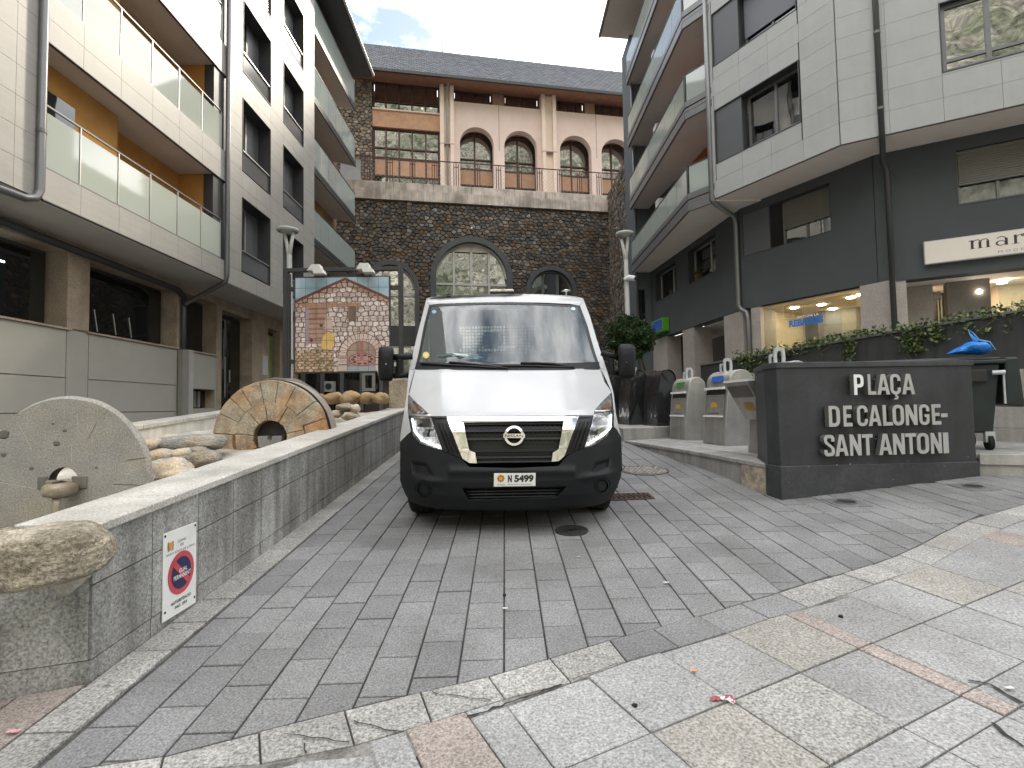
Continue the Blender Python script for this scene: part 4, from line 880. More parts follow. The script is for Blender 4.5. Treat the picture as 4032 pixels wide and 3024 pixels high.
for u0, u1 in ((-4.17, -3.3), (2.43, 3.4)):
    for a, b_ in ((u0, u0+.24), (u1-.24, u1)): MB().fbox(FA, a, b_, 14, 22.0, -.5, .35).build('pilaster', cream, ab, bevel=.02)
    MB().fbox(FA, u0+.24, u1-.24, 14, 22.0, -.5, .12).build('pilaster_web', cream, ab)
    MB().fbox(FA, u0-.01, u1+.01, 18.02, 18.07, .1, .355).build('pilaster_joint', mat('joint_pink', (.38, .28, .24), .9, .1, mott=0), ab)
e = MB(); e.tube([FA.P(-3.6, .7, 22.3), FA.P(-3.6, .6, 22.0), FA.P(-3.72, .28, 21.6), FA.P(-3.72, .25, 21.3), FA.P(-3.72, .22, 14.2)], .06, 8); e.build('downpipe', mat('pipe_pale', (.4, .38, .38), .5, .4, mott=.1), ab, smooth=True)
def glazing(u0, u1, bands, mull, n=-.3):
    """bands: (z0, z1, kind)"""
    f = MB(); bars(f, FA, u0, u1, bands[0][0], bands[-1][1], n-.02, n+.1, .1, mull, [b_[1] for b_ in bands[:-1]]); w = f.build('window', maroon, ab, recalc=False)
    us = [u0+.08, *mull, u1-.08]
    for z0, z1, k in bands:
        for a, b_ in zip(us, us[1:]):
            MB().fbox(FA, a+.05, b_-.05, z0+.05, z1-.05, n+.0, n+(.05 if k == 'o' else .012)).build('pane' if k == 'g' else 'spandrel_panel', pane_refl if k == 'g' else orange_p, w, recalc=False)
    return w
glazing(-8.31, -4.17, [(14, 15.98, 'g'), (15.98, 17.08, 'o'), (17.08, 17.75, 'g'), (17.75, 19.0, 'g')], (-7.5, -6.7, -5.9, -5.05))
MB().fbox(FA, -8.31, -4.17, 19.0, 20.05, -.3, -.05).build('spandrel_band', orange_p, ab)
MB().fbox(FA, -8.31, -4.17, 20.05, 20.12, -.3, .05).build('band_ledge', cream, ab)
glazing(-8.31, -4.17, [(20.12, 20.72, 'g'), (20.72, 21.98, 'g')], (-7.5, -6.7, -5.9, -5.05))
for c in ARU: glazing(c-1.25, c+1.25, [(14, 16.0, 'g'), (16.0, 17.08, 'o'), (17.08, 17.72, 'g'), (17.72, 19.6, 'g')], (c-.05,), n=-.95)
for u0, u1 in ((-3.3, -.72), (.03, 2.43), (3.4, 5.6), (6.3, 8.9)):
    glazing(u0, u1, [(21.02, 21.98, 'g')], tuple(u0+(u1-u0)*i/4 for i in (1, 2, 3)), n=-.5)
for u0, u1 in ((-.72, .03), (5.6, 6.3)): MB().fbox(FA, u0, u1, 21.02, 22.0, -.5, -.3).build('wall_strip', brown_render, ab)
MB().fbox(FA, -3.3, 9.6, 19.5, 19.6, -1.2, -.55).build('arcade_soffit', wood_br, ab)
MB().fbox(FA, -12, 10.5, 13, 22, -3, -1.3).build('core', mat('room_dark', (.05, .045, .04), .9, .1, mott=0), ab)
PAL2 = [(.27, .225, .175), (.2, .165, .13), (.33, .28, .22), (.16, .14, .12), (.3, .22, .15)]
MB().fbox(FA, -13, -8.32, 13.5, 22, -1, -.03).build('pier_core', mort_dark, ab)
random.seed(3); rubble(FA, -13, -8.32, 14, 22, lambda u, z, h: False, 'rubble_stones', ab, PAL2)
# roof
slate = colattr('slate', .6, speck=.1, ss=20, bump=.2)
E0, E1 = 21.76, 27.0; n0, n1 = 1.25, -4.2
rp_ = lambda u, t: FA.P(u, n0+(n1-n0)*t, E0+.12+(E1-E0)*t)
MB().hexa([FA.P(-14, n0, E0), FA.P(11, n0, E0), FA.P(11, n1, E1), FA.P(-14, n1, E1), FA.P(-14, n0, E0+.1), FA.P(11, n0, E0+.1), FA.P(11, n1, E1+.1), FA.P(-14, n1, E1+.1)]).build('roof', metal_dark, ab)
mb = MB(); rws = 24
for r in range(rws):
    t0, t1 = r/rws, (r+1.35)/rws; off = (r % 2)*.16
    for k in range(76):
        u = -14+k*.33+off; g = .01; lift = .03; dz = Vector((0, 0, .05)); hgt_ = random.uniform(.0, .02)
        c = random.uniform(.75, 1.2); col = (.085*c, .092*c, .108*c)
        pts = [(u+g, t0+.008), (u+.08, t0), (u+.25, t0), (u+.33-g, t0+.008), (u+.33-g, t1), (u+g, t1)]
        mb.add([rp_(a, min(t, 1))+Vector((0, 0, .045+hgt_ if i < 4 else .005)) for i, (a, t) in enumerate(pts)]+[rp_(a, t) for a, t in pts[:4]], [(0, 1, 2, 3, 4, 5), (6, 7, 1, 0), (7, 8, 2, 1), (8, 9, 3, 2)], 0, col)
mb.build('roof_slates', slate, ab, attr=True, recalc=False, kind='stuff')
MB().fbox(FA, -14, 11, E0-.08, E0+.10, 1.2, 1.36).build('gutter', metal_dark, ab)
MB().hexa([FA.P(-14, 1.2, E0-.02), FA.P(11, 1.2, E0-.02), FA.P(11, -.6, 21.98), FA.P(-14, -.6, 21.98), FA.P(-14, 1.2, E0), FA.P(11, 1.2, E0), FA.P(11, -.6, 22.4), FA.P(-14, -.6, 22.4)]).build('eaves_soffit', wood_br, ab)
MB().fbox(FA, -14, 11, 21.98, 22.3, -.55, .0).build('eaves_beam', wood_br, ab)
MB().tube([FA.P(-3.7, -4.0, 27), FA.P(-3.7, -4.0, 28.6)], .03, 6).build('antenna', metal_grey, ab)
# terrace railing
FT = Fr((0, 31), (.983, .1826)); rl_ = thing('terrace_railing', 'thin rusty metal railing along the terrace edge above the stone wall', 'railing', FT.P(0, 0, 14.2))
e = MB(); e.fbox(FT, -9.2, 8.3, 16.06, 16.11, -.02, .03); e.build('top_rail', maroon, rl_)
k = 0; u = -8.1
while u < 8.2:
    e = MB()
    for d in (-.14, 0, .14): e.fbox(FT, u+d-.022, u+d+.022, 14.2, 16.0 if d else 16.06, -.02, .02)
    e.fbox(FT, u-.14, u+.14, 15.78, 15.82, -.015, .015); e.build('post', maroon, rl_, recalc=False); u += 1.28
# wire mesh between the posts
e = MB()
for i in range(70):
    u = -9.1+i*.25; e.add([FT.P(u, 0, 14.25), FT.P(u+.012, 0, 14.25), FT.P(u+1.7, 0, 16.0), FT.P(u+1.688, 0, 16.0)], [(0, 1, 2, 3)]); e.add([FT.P(u+1.7, .004, 14.25), FT.P(u+1.712, .004, 14.25), FT.P(u+.012, .004, 16.0), FT.P(u, .004, 16.0)], [(0, 1, 2, 3)])
e.build('wire_mesh', mat('wire', (.3, .28, .27), .5, .4, mott=0), rl_, recalc=False, kind='stuff')
p = FT.P(-8.9, .1, 14.3); MB().fbox(FT, -9.6, -8.5, 14.3, 15.9, -.35, -.1).build('cabinet', mat('cabinet_grey', (.34, .35, .36), .5, .4, mott=.1), tag(bpy.data.objects.new('utility_cabinet', None), 'grey meter cabinet standing at the left end of the terrace', 'cabinet'))
uc = bpy.data.objects['utility_cabinet']; COL.objects.link(uc)
# ================================================================== right apartment building
zT = zoom(.36157, 2400, 1360); zU = zoom(.51175, 2900, 1300); zV = zoom(.3937, 3000, 1150)
clad_white = mat('clad_white', (0.385, 0.393, 0.393), 0.5, 0.4, streak=.02, mott=0.05, ms=2.5, var=0.03, speck=0.06, ss=100)
dark_render = mat('dark_render', (0.072, 0.080, 0.085), 0.8, 0.25, mott=0.08, ms=1.2, speck=0.12, ss=130, bump=.15, bs=130)
soffit_r = mat('soffit_right', (0.76, 0.69, 0.63), 0.8, 0.2, mott=0.06, ms=1)
panel_r = mat('panel_right', (0.095, 0.10, 0.108), 0.4, 0.4, mott=0.04)
granite_r = mat('granite_pillar_right', (0.37, 0.335, 0.31), 0.65, 0.35, mott=0.1, ms=2.5, speck=0.42, ss=70, var=0.08)
a_ = math.radians(29.2)
R1_ = Fr((6.269, 15.117), (math.sin(a_), -math.cos(a_))); cc = R1_.P(3.5, 0, 0); R2_ = Fr((cc.x, cc.y), (.866, -.5))
o1 = R1_.P(0, -1.2, 0); D1 = Fr((o1.x, o1.y), R1_.d); o2 = R2_.P(0, -.96, 0); D2 = Fr((o2.x, o2.y), R2_.d)
D0 = Fr((6.5, 23.4), (7.25-6.5, 15.9-23.4))
rb = thing('apartment_building', 'white panelled and dark rendered apartment block with slanting glass balconies on the right', 'building', (9, 14, 1))
cz1 = [7.52, 8.05, 8.55, 9.06, 9.57, 10.08, 10.59, 11.09, 11.5, 12.0, 12.5, 13.0, 13.5, 14.0, 14.5, 15.0, 15.5, 16.0, 16.5, 17, 17.5, 18, 18.6]
wins1 = [(.02, 2.60, 8.52+2.95*k, 10.15+2.95*k) for k in range(3)]
wall(R1_, -.12, 3.5, 7.5, 18.6, wins1, .5, joint_dark, rb); clad(R1_, [-.12, .0, .89, 1.77, 2.63, 3.497], cz1, wins1, clad_white, rb)
wins2 = [(1.93, 4.1, 8.60+2.95*k, 10.19+2.95*k) for k in range(3)]
wall(R2_, 0, 6, 7.5, 18.6, wins2, .5, joint_dark, rb); clad(R2_, [.005, .96, 1.93, 2.9, 3.8, 4.7, 6.0], cz1, wins2, clad_white, rb)
for k, (u0, u1, z0, z1) in enumerate(wins1):
    t = .025; mb = MB()
    for a, b_, c, d in ((u0, u0+t, z0, z1), (u1-t, u1, z0, z1), (u0+t, u1-t, z1-t, z1), (u0+t, u1-t, z0, z0+t)): mb.fbox(R1_, a, b_, c, d, -.32, .04)
    w = mb.build('window', metal_dark, rb, recalc=False)
    MB().fbox(R1_, u0+t, .90, z0+t, z1-t, -.05, .0).build('side_panel', panel_r, w, recalc=False)
    MB().fbox(R1_, .88, .90, z0+t, z1-t, -.30, -.05).build('reveal', metal_dark, w, recalc=False)
    fb = MB(); bars(fb, R1_, .95, u1-t, z0+.14, z1-t, -.30, -.24, .06, (1.78,)); fb.fbox(R1_, .95, u1-t, z0+t, z0+.14, -.30, -.26); fb.build('frame', metal_grey, w, recalc=False)
    for a, b_ in ((1.01, 1.75), (1.81, u1-t-.06)): MB().fbox(R1_, a, b_, z0+.2, z1-t-.06, -.285, -.275).build('pane', glass('pane_mid', (.85, .87, .87), .12, .01, (.03, .03, .03), wav=.05, refl=.22), w, recalc=False)
    c = MB(); q = 36; row = lambda z: [R1_.P(1.0+1.5*i/q, -.345+.015*math.sin(i*1.7), z) for i in range(q+1)]
    c.grid([row(z0+.1), row(z1-.5 if k == 0 else z0+.8)]); c.build('curtain', mat('curtain_white', (.62, .61, .56), .9, .1, mott=.1), w, smooth=True)
    MB().fbox(R1_, u0, u1, z0, z1, -1.4, -1.35).build('room_back', mat('room_dark', (.05, .045, .04), .9, .1, mott=0), w)
    if k: MB().fbox(R1_, .95, u1-t-.03, z0+.35, z1-t, -.24, -.21).build('shutter', mat('shutter_blue', (.15, .16, .18), .5, .4, mott=.06), w)
for (u0, u1, z0, z1) in wins2:
    w = window(rb, R2_, u0, u1, z0, z1, rec=.14, fw=.09, mull=(2.75, 3.55), trans=(z0+.30,), pane=glass('pane_calm', (.5, .5, .5), 1.0, .012, (.02, .022, .02), wav=.05, refl=.45), frm=metal_grey, lining=metal_dark)
MB().prism([R1_.P(-.14, -.02, 7.49), R1_.P(3.5, -.02, 7.49), R2_.P(5, -.02, 7.49), R2_.P(5, -2, 7.49), R1_.P(3.2, -2, 7.49), R1_.P(-.14, -2, 7.49)], [R1_.P(-.14, -.02, 7.515), R1_.P(3.5, -.02, 7.515), R2_.P(5, -.02, 7.515), R2_.P(5, -2, 7.515), R1_.P(3.2, -2, 7.515), R1_.P(-.14, -2, 7.515)]).build('soffit', soffit_r, rb)
# dark rendered storey
dw1 = (-.09, 2.57, 5.92, 7.25); dw2 = (2.27, 4.1, 5.9, 7.21); dwa, dwb = (.62, 2.8, 5.95, 7.2), (3.9, 6.02, 5.95, 7.25)
wall(D1, -.18, 3.64, 4.33, 7.5, [dw1], .4, dark_render, rb, n=0); wall(D2, .733, 6, 4.31, 7.5, [dw2], .4, dark_render, rb, n=0); wall(D0, 0, 7.5, 4.33, 18.6, [dwa, dwb], .4, dark_render, rb, n=0)
for fr, u in ((D1, 3.60),): MB().fbox(fr, u-.008, u+.008, 4.34, 7.49, .001, .003).build('wall_joint', mat('joint_black', (.022, .022, .023), .9, .1, mott=0), rb)
w = window(rb, D1, *dw1[:2], *dw1[2:], rec=.30, fw=.05, mull=(), shutter=0, lin=True, n=0, pane=pane_clear, frm=metal_grey, lining=metal_dark)
for ch in list(w.children):
    bpy.data.objects.remove(ch)
MB().fbox(D1, -.06, .81, 5.95, 7.22, -.05, -.005).build('side_panel', panel_r, w, recalc=False)
fb = MB(); bars(fb, D1, 1.08, 2.54, 5.95, 7.22, -.30, -.24, .06, (1.78,)); fb.build('frame', metal_grey, w, recalc=False)
for a, b_ in ((1.14, 1.75), (1.81, 2.48)): MB().fbox(D1, a, b_, 6.0, 6.42, -.285, -.275).build('pane', glass('pane_mid', (.85, .87, .87), .12, .01, (.03, .03, .03), wav=.05, refl=.22), w, recalc=False)
s = MB()
for i in range(15): s.fbox(D1, 1.10, 2.52, 6.42+i*.055, 6.42+i*.055+.048, -.24, -.205)
s.build('shutter', mat('shutter_grey', (.15, .145, .125), .5, .4, mott=.06), w, kind='stuff', recalc=False)
c = MB(); q = 36; row = lambda z: [D1.P(1.1+1.4*i/q, -.325+.012*math.sin(i*1.7), z) for i in range(q+1)]
c.grid([row(5.95), row(6.6)]); c.build('curtain', mat('curtain_white', (.62, .61, .56), .9, .1, mott=.1), w, smooth=True)
w = window(rb, D2, *dw2[:2], *dw2[2:], rec=.14, fw=.05, mull=(3.0, 3.62), shutter=.62, n=0, pane=pane_clear, curtain=True, frm=metal_grey, lining=metal_dark)
for u0, u1, z0, z1 in (dwa, dwb):
    w = window(rb, D0, u0, u1, z0, z1, rec=.3, fw=.05, mull=(u0+(u1-u0)*.62, u0+(u1-u0)*.82), n=0, frm=alu, lining=metal_dark)
pt = thing('flower_pot', 'small terracotta pot with a leafy plant on the ledge of a dark window', 'flower pot', D0.P(4.5, -.12, 5.975))
MB().lathe(D0.P(4.5, -.12, 5.976), [(.07, 0), (.10, .16), (.11, .16), (.11, .2), (.08, .2)], 14).build('pot', mat('terracotta', (.4, .13, .06), .8, .2, mott=.1), pt)
leafm = mat('leaf_green', (.075, .115, .035), .55, .4, mott=.2, ms=20, var=.3); leafy = mat('leaf_yellow', (.22, .24, .07), .55, .4, mott=.2, ms=20)
def leaves(mb, pts, size, flat=.5):
    for p in pts:
        a = Vector((random.uniform(-1, 1), random.uniform(-1, 1), random.uniform(-1, 1)*flat)).normalized(); b_ = a.cross(Vector((random.uniform(-1, 1), random.uniform(-1, 1), random.uniform(-1, 1)))).normalized(); s = size*random.uniform(.6, 1.3); p = Vector(p); m = a.cross(b_)*s*.18
        mb.add([p-a*s, p+b_*s*.55+m, p+a*s*.9, p-b_*s*.55+m], [(0, 1, 2, 3)])
mb = MB(); leaves(mb, [D0.P(4.5+random.gauss(0, .16), -.10+random.gauss(0, .06), 6.2+random.gauss(0, .09)) for _ in range(90)], .06); mb.build('foliage', leafm, pt, recalc=False)
# far end return with a narrow window
MB().box((5.85, 23.35, 2), (6.6, 25, 18.6)).build('end_wall', mat('render_blue', (.10, .115, .125), .8, .2, mott=.06), rb)
FEn = Fr((5.85, 23.35), (1, 0)); window(rb, FEn, .05, .40, 5.2, 6.7, rec=-.02, fw=.05, n=.03, lin=False)
MB().tube([(5.86, 23.28, 3), (5.86, 23.28, 18)], .05, 8).build('downpipe', pipe_grey, rb, smooth=True)
# slanting balconies
FBr = Fr((5.7, 0), (0, -1)); B0, B1 = (5.7, 23.4), (5.7, 15.93); B2 = (6.24, 15.17)
Sh = Fr(B1, (B2[0]-B1[0], B2[1]-B1[1])); sl = math.hypot(B2[0]-B1[0], B2[1]-B1[1])
for k in range(4):
    sb = 7.42+2.93*k; gb = sb+.56; rt = 8.87+2.93*k
    ring = [(B0[0]+.35, B0[1]+.3), (6.6, 23.7), (7.6, 15.2), B2, B1, B0]
    MB().prism([(x, y, sb+.03) for x, y in ring], [(x, y, sb+.3) for x, y in ring]).build('balcony_slab', soffit_r, rb)
    e = MB()
    for fr, u0, u1 in ((FBr, -23.4, -15.93), (Sh, 0, sl)):
        e.fbox(fr, u0, u1, sb, sb+.2, -.02, .05); e.fbox(fr, u0, u1, sb+.24, sb+.34, -.02, .02); e.fbox(fr, u0, u1, sb+.38, gb, -.02, .035)
    e.build('edge_beam', metal_grey, rb, recalc=False)
    e = MB()
    for fr, u0, u1 in ((FBr, -23.4, -15.93), (Sh, 0, sl)): e.fbox(fr, u0, u1, rt-.035, rt, -.025, .02)
    e.fbox(Sh, -.03, .03, gb, rt, -.03, .03)
    bo = e.build('balcony', metal_dark, rb, recalc=False)
    for j in range(7): MB().fbox(FBr, -23.38+j*1.066, -22.34+j*1.066, gb+.01, rt-.04, -.006, .006).build('glass_panel', rail_glass_far, bo, recalc=False)
    MB().fbox(Sh, .05, sl-.03, gb+.01, rt-.04, -.006, .006).build('glass_panel', rail_glass_far, bo, recalc=False)
    MB().fbox(FBr, -19.9, -19.5, sb+.3, sb+1.9, -.7, -.12).build('divider', mat('divider_pale', (.5, .5, .5), .6, .3, mott=.05), bo)
    if k < 3: MB().fbox(D0, 4.5, 7.0, sb+.3, sb+2.9, .002, .06).build('wall_strip', mat('render_red', (.33, .10, .05), .85, .15, mott=.1), rb)
MB().prism([(4.66, 24, 18.98), (4.72, 13.5, 18.98), (9, 13.5, 18.98), (9, 24.6, 18.98)], [(4.66, 24, 19.15), (4.72, 13.5, 19.15), (9, 13.5, 19.15), (9, 24.6, 19.15)]).build('roof', soffit_r, rb)
MB().tube([(4.62, 24.1, 19.08), (4.68, 13.5, 19.08)], .08, 8).build('gutter', metal_grey, rb, smooth=True)
# downpipes
e = MB(); e.tube([R1_.P(-.16, .06, 19), R1_.P(-.16, .06, 7.5), R1_.P(-.12, -.05, 7.38), D1.P(-.22, .2, 7.22), D1.P(-.25, .09, 7.0), D1.P(-.25, .09, 4.45), D1.P(-.18, .05, 4.3), D1.P(.0, .07, 4.2), D1.P(.04, .07, 4.0), D1.P(.04, .07, 1.5)], .07, 12); e.build('downpipe', mat('pipe_zinc', (.20, .205, .21), .35, .5, metal=.5, mott=.08), rb, smooth=True)
e = MB(); e.tube([R2_.P(.80, .07, 19), R2_.P(.80, .07, 7.5), R2_.P(.82, -.1, 7.35), D1.P(3.92, .2, 7.15), D1.P(3.95, .1, 6.95), D1.P(3.95, .1, 1.5)], .062, 12); e.build('downpipe', mat('pipe_black', (.035, .036, .038), .35, .5, mott=.08), rb, smooth=True)
for z in (8.1, 9.9, 11.8): MB().lathe(R2_.P(.80, .07, z), [(.07, 0), (.07, .06)], 12).build('pipe_collar', pipe_grey, rb)
# shop storey
for fr, u0, u1 in ((D0, -.2, 1.62), (D0, 3.16, 4.12), (D0, 6.34, 7.5), (D1, .08, .40), (D1, 3.17, 3.86), (D2, .95, 1.25)):
    MB().fbox(fr, u0, u1, .8, 4.325, -.75, -.02 if fr is not D1 or u0 < 3 else .0).build('pillar', granite_r, rb, bevel=.01)
MB().fbox(D0, 1.62, 3.16, .8, 4.3, -.75, -.70).build('shop_front', mat('shop_glass_dark', (.03, .035, .032), .1, .5, mott=.1), rb)
for u in (1.66, 2.25, 3.1): MB().fbox(D0, u-.03, u+.03, .8, 4.3, -.70, -.64).build('shop_frame', metal_dark, rb)
MB().fbox(D0, 2.7, 2.95, 1.2, 4.0, -.69, -.68).build('shop_banner', mat('banner_green', (.07, .2, .03), .5, .3, mott=.2, ms=3), rb)
MB().fbox(D0, 4.12, 6.34, .8, 4.32, -2.2, -1.6).build('doorway_back', mat('room_dark', (.05, .045, .04), .9, .1, mott=0), rb)
for fr, u0, u1 in ((D0, -.2, 7.5), (D1, -.2, 3.64), (D2, .7, 6)): MB().fbox(fr, u0, u1, 4.305, 4.325, -2.4, -.41).build('soffit', soffit_r, rb)
# lit shop
cream_r = mat('shop_cream', (.62, .53, .40), .8, .2, mott=.05)
sh_ = window(rb, D1, .40, 3.17, 2.2, 4.30, rec=.06, fw=.10, n=-.05, lin=False, pane=glass('shop_pane', (.92, .95, .92), .05, .008, (.05, .05, .05)), name='shop_window')
for nm, bx in (('back_wall', (.2, 3.6, 1.8, 4.3, -3.3, -3.25)), ('side_wall', (.12, .2, 1.8, 4.3, -3.3, -.8)), ('side_wall', (3.55, 3.62, 1.8, 4.3, -3.3, -.8)), ('shop_floor', (.2, 3.55, 1.8, 1.9, -3.25, -.1)), ('shop_ceiling', (.2, 3.55, 4.26, 4.3, -3.25, -.1)), ('partition', (1.0, 1.75, 1.9, 4.26, -3.2, -2.6))):
    MB().fbox(D1, *bx).build(nm, cream_r if nm != 'partition' else mat('shop_grey', (.2, .18, .14), .7, .2, mott=.1), sh_)
lampm = emit('shop_spot', (1, .86, .62), 28.0)
for u, n_ in ((.9, -.9), (1.55, -1.2), (2.5, -.9), (2.85, -.75), (1.3, -2.2), (2.3, -2.2), (3.0, -2.0)): MB().lathe(D1.P(u, n_, 4.25), [(.10, -.012), (.10, 0)], 16).build('ceiling_spot', lampm, sh_)
for u0, u1, z in ((.6, 1.5, 2.75), (2.1, 3.1, 2.85), (2.2, 3.2, 3.35)):
    e = MB(); e.fbox(D1, u0, u1, z, z+.04, -1.6, -1.5); e.fbox(D1, u0, u0+.04, 1.9, z, -1.6, -1.5); e.fbox(D1, u1-.04, u1, 1.9, z, -1.6, -1.5); e.build('display_rail', metal_dark, sh_)
random.seed(9)
for i in range(26):
    u = .75+i*.085; h = random.uniform(.08, .2); MB().fbox(D1, u, u+.06, 2.62, 2.62+h, -.75-random.random()*.3, -.62).build('display_item', mat('item%d' % (i % 4), ((.03, .03, .03), (.5, .45, .35), (.25, .06, .03), (.04, .06, .03))[i % 4], .5, .3, mott=.1), sh_)
MB().fbox(D1, .6, 3.1, 2.56, 2.62, -1.2, -.5).build('display_shelf', cream_r, sh_)
u0, z0 = D1.uz(*zV(275, 355), -.03); u1, z1 = D1.uz(*zV(615, 290), -.03); zt = D1.uz(*zV(275, 290), -.03)[1]
e = MB(); put_text(e, 'REBAIXES', D1, u0, z0, -.028, u1-u0, abs(zt-z0)*1.05, bold=.05); e.build('lettering', mat('sale_blue', (.02, .17, .55), .4, .4, mott=0), sh_, recalc=False)
e = MB(); put_text(e, 'ANTONI LA', D1, u0+.22, zt+.03, -.028, .62, .075, bold=.02); e.build('lettering', wi, sh_, recalc=False)
# corner shop entrance under the white sign
MB().fbox(D2, 1.25, 1.9, .8, 4.3, -1.25, -.95).build('entrance_wall', granite_r, rb)
MB().fbox(D2, .95, 1.25, .8, 4.3, -1.3, -.3).build('entrance_wall', granite_r, rb)
dr = window(rb, D2, 1.27, 2.15, 1.8, 4.22, rec=1.0, fw=.10, n=-.9, lin=False, pane=glass('door_pane', (.6, .55, .45), .25, .01, (.02, .02, .02)), name='shop_door')
for u in (1.98, 2.04): MB().tube([D2.P(u, -.93, 2.3), D2.P(u, -.93, 3.9)], .018, 8).build('handle', mat('brass_pale', (.75, .65, .42), .3, .5, metal=.8, mott=0), dr)
for z in (3.88, 3.62): MB().lathe(D2.P(1.5, -1.3, z), [(.06, 0), (.06, .02)], 14, ax=D2.n).build('ceiling_spot', lampm, dr)
MB().fbox(D2, 1.2, 2.3, 1.8, 4.3, -2.4, -2.35).build('back_wall', mat('shop_brown', (.2, .12, .06), .7, .2, mott=.1), dr)
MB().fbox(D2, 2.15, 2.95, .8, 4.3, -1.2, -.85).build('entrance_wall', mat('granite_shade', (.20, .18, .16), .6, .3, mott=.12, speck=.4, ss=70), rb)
MB().lathe(D2.P(2.75, -.84, 4.0), [(.05, 0), (.03, .04)], 12, ax=D2.n).build('wall_spot', emit('wall_spot', (1, .9, .7), 10), rb)
w = window(rb, D2, 2.95, 5, 2.2, 4.28, rec=.7, fw=.10, n=-.6, lin=False, pane=glass('shop_pane', (.92, .95, .92), .05, .008, (.05, .05, .05)), name='shop_window')
MB().fbox(D2, 2.9, 5.2, 1.8, 4.3, -2.3, -2.25).build('back_wall', cream_r, w); MB().fbox(D2, 2.9, 5.2, 1.8, 1.9, -2.3, -.8).build('shop_floor', cream_r, w)
for u in (3.3, 4.0): MB().lathe(D2.P(u, -1.4, 4.25), [(.09, -.012), (.09, 0)], 14).build('ceiling_spot', lampm, w)
MB().prism([D0.P(0, -2.5, 1), D0.P(7.5, -2.5, 1), D1.P(3.6, -3.6, 1), D2.P(6, -3.2, 1), D2.P(6, -12, 1), D0.P(0, -8, 1)], [D0.P(0, -2.5, 18.6), D0.P(7.5, -2.5, 18.6), D1.P(3.6, -3.6, 18.6), D2.P(6, -3.2, 18.6), D2.P(6, -12, 18.6), D0.P(0, -8, 18.6)]).build('core', joint_dark, rb)
# white fascia sign
u0, zb_ = D2.uz(*zD(703, 1659), .1); _, zt_ = D2.uz(*zD(695, 1520), .1)
zb_ = 4.60; zt_ = 5.14; fs = thing('shop_sign', 'long cream shop fascia sign with dark serif lettering on the dark right building', 'sign', D2.P(u0, .05, zb_))
MB().fbox(D2, u0, u0+3.2, zb_, zt_, .003, .115).build('sign_box', mat('sign_edge', (.5, .5, .49), .4, .4, mott=0), fs, bevel=.008)
MB().fbox(D2, u0+.02, u0+3.18, zb_+.02, zt_-.02, .1155, .118).build('sign_face', mat('sign_cream', (.72, .67, .60), .35, .4, mott=.03), fs, recalc=False)
ua = D2.uz(*zD(980, 1560), .118)[0]; ub = D2.uz(*zD(1118, 1560), .118)[0]; uc_ = D2.uz(*zD(1148, 1540), .118)[0]; ud = D2.uz(*zD(1240, 1540), .118)[0]; ue = D2.uz(*zD(1255, 1540), .118)[0]
zlo = D2.uz(*zD(1100, 1552), .118)[1]; xh = .20; e = MB(); T_ = .119
def bar_(u0, u1, z0, z1): e.add([D2.P(u0, T_, z0), D2.P(u1, T_, z0), D2.P(u1, T_, z1), D2.P(u0, T_, z1)], [(0, 1, 2, 3)])
def arc_(cu, cz, ru, rz, a0, a1, w0, w1):
    k = 14
    for i in range(k):
        A = [math.radians(a0+(a1-a0)*j/k) for j in (i, i+1)]; wv = [w0+(w1-w0)*math.sin(math.pi*j/k) for j in (i, i+1)]
        q = [(cu+(ru+s*wv[j])*math.cos(A[j]), cz+(rz+s*wv[j]*.6)*math.sin(A[j])) for j, s in ((0, -.5), (1, -.5), (1, .5), (0, .5))]
        e.add([D2.P(x, T_, y) for x, y in q], [(0, 1, 2, 3)])
wm = ub-ua; st = wm*.13
for f_ in (.10, .46, .82): bar_(ua+wm*f_, ua+wm*f_+st, zlo, zlo+xh*.78); bar_(ua+wm*f_-st*.5, ua+wm*f_+st*1.5, zlo, zlo+.010)
bar_(ua, ua+wm*.10, zlo+xh*.93, zlo+xh*.97)
for f_ in (.10, .46): arc_(ua+wm*(f_+.29), zlo+xh*.72, wm*.17, xh*.25, 0, 180, .012, .03)
arc_(ua+wm*.1, zlo+xh*.8, wm*.08, xh*.16, 90, 150, .012, .02); bar_(ua+wm*.10, ua+wm*.10+st, zlo+xh*.7, zlo+xh)
wa = ud-uc_; arc_(uc_+wa*.38, zlo+xh*.28, wa*.30, xh*.26, 0, 360, .012, .035); bar_(uc_+wa*.66, uc_+wa*.66+st, zlo, zlo+xh*.8); arc_(uc_+wa*.42, zlo+xh*.76, wa*.3, xh*.22, 0, 170, .012, .03)
bar_(ue+.03, ue+.03+st, zlo, zlo+xh); bar_(ue-.01, ue+st+.07, zlo, zlo+.010); arc_(ue+.03+st+.07, zlo+xh*.66, .07, xh*.3, 60, 170, .012, .02); arc_(ue+st+.13, zlo+xh*.88, .022, .022, 0, 360, .03, .03)
e.build('lettering', mat('ink_plum', (.045, .03, .04), .4, .4, mott=0), fs, recalc=False)
um, zm = D2.uz(*zD(1165, 1588), .118); ul = D2.uz(*zD(1327, 1570), .118)[0]; e = MB()
put_text(e, 'M O D E', D2, um, zm-.005, .119, (ul-um)*1.0, .055); e.build('lettering', mat('ink_grey', (.25, .24, .24), .4, .4, mott=0), fs, recalc=False)
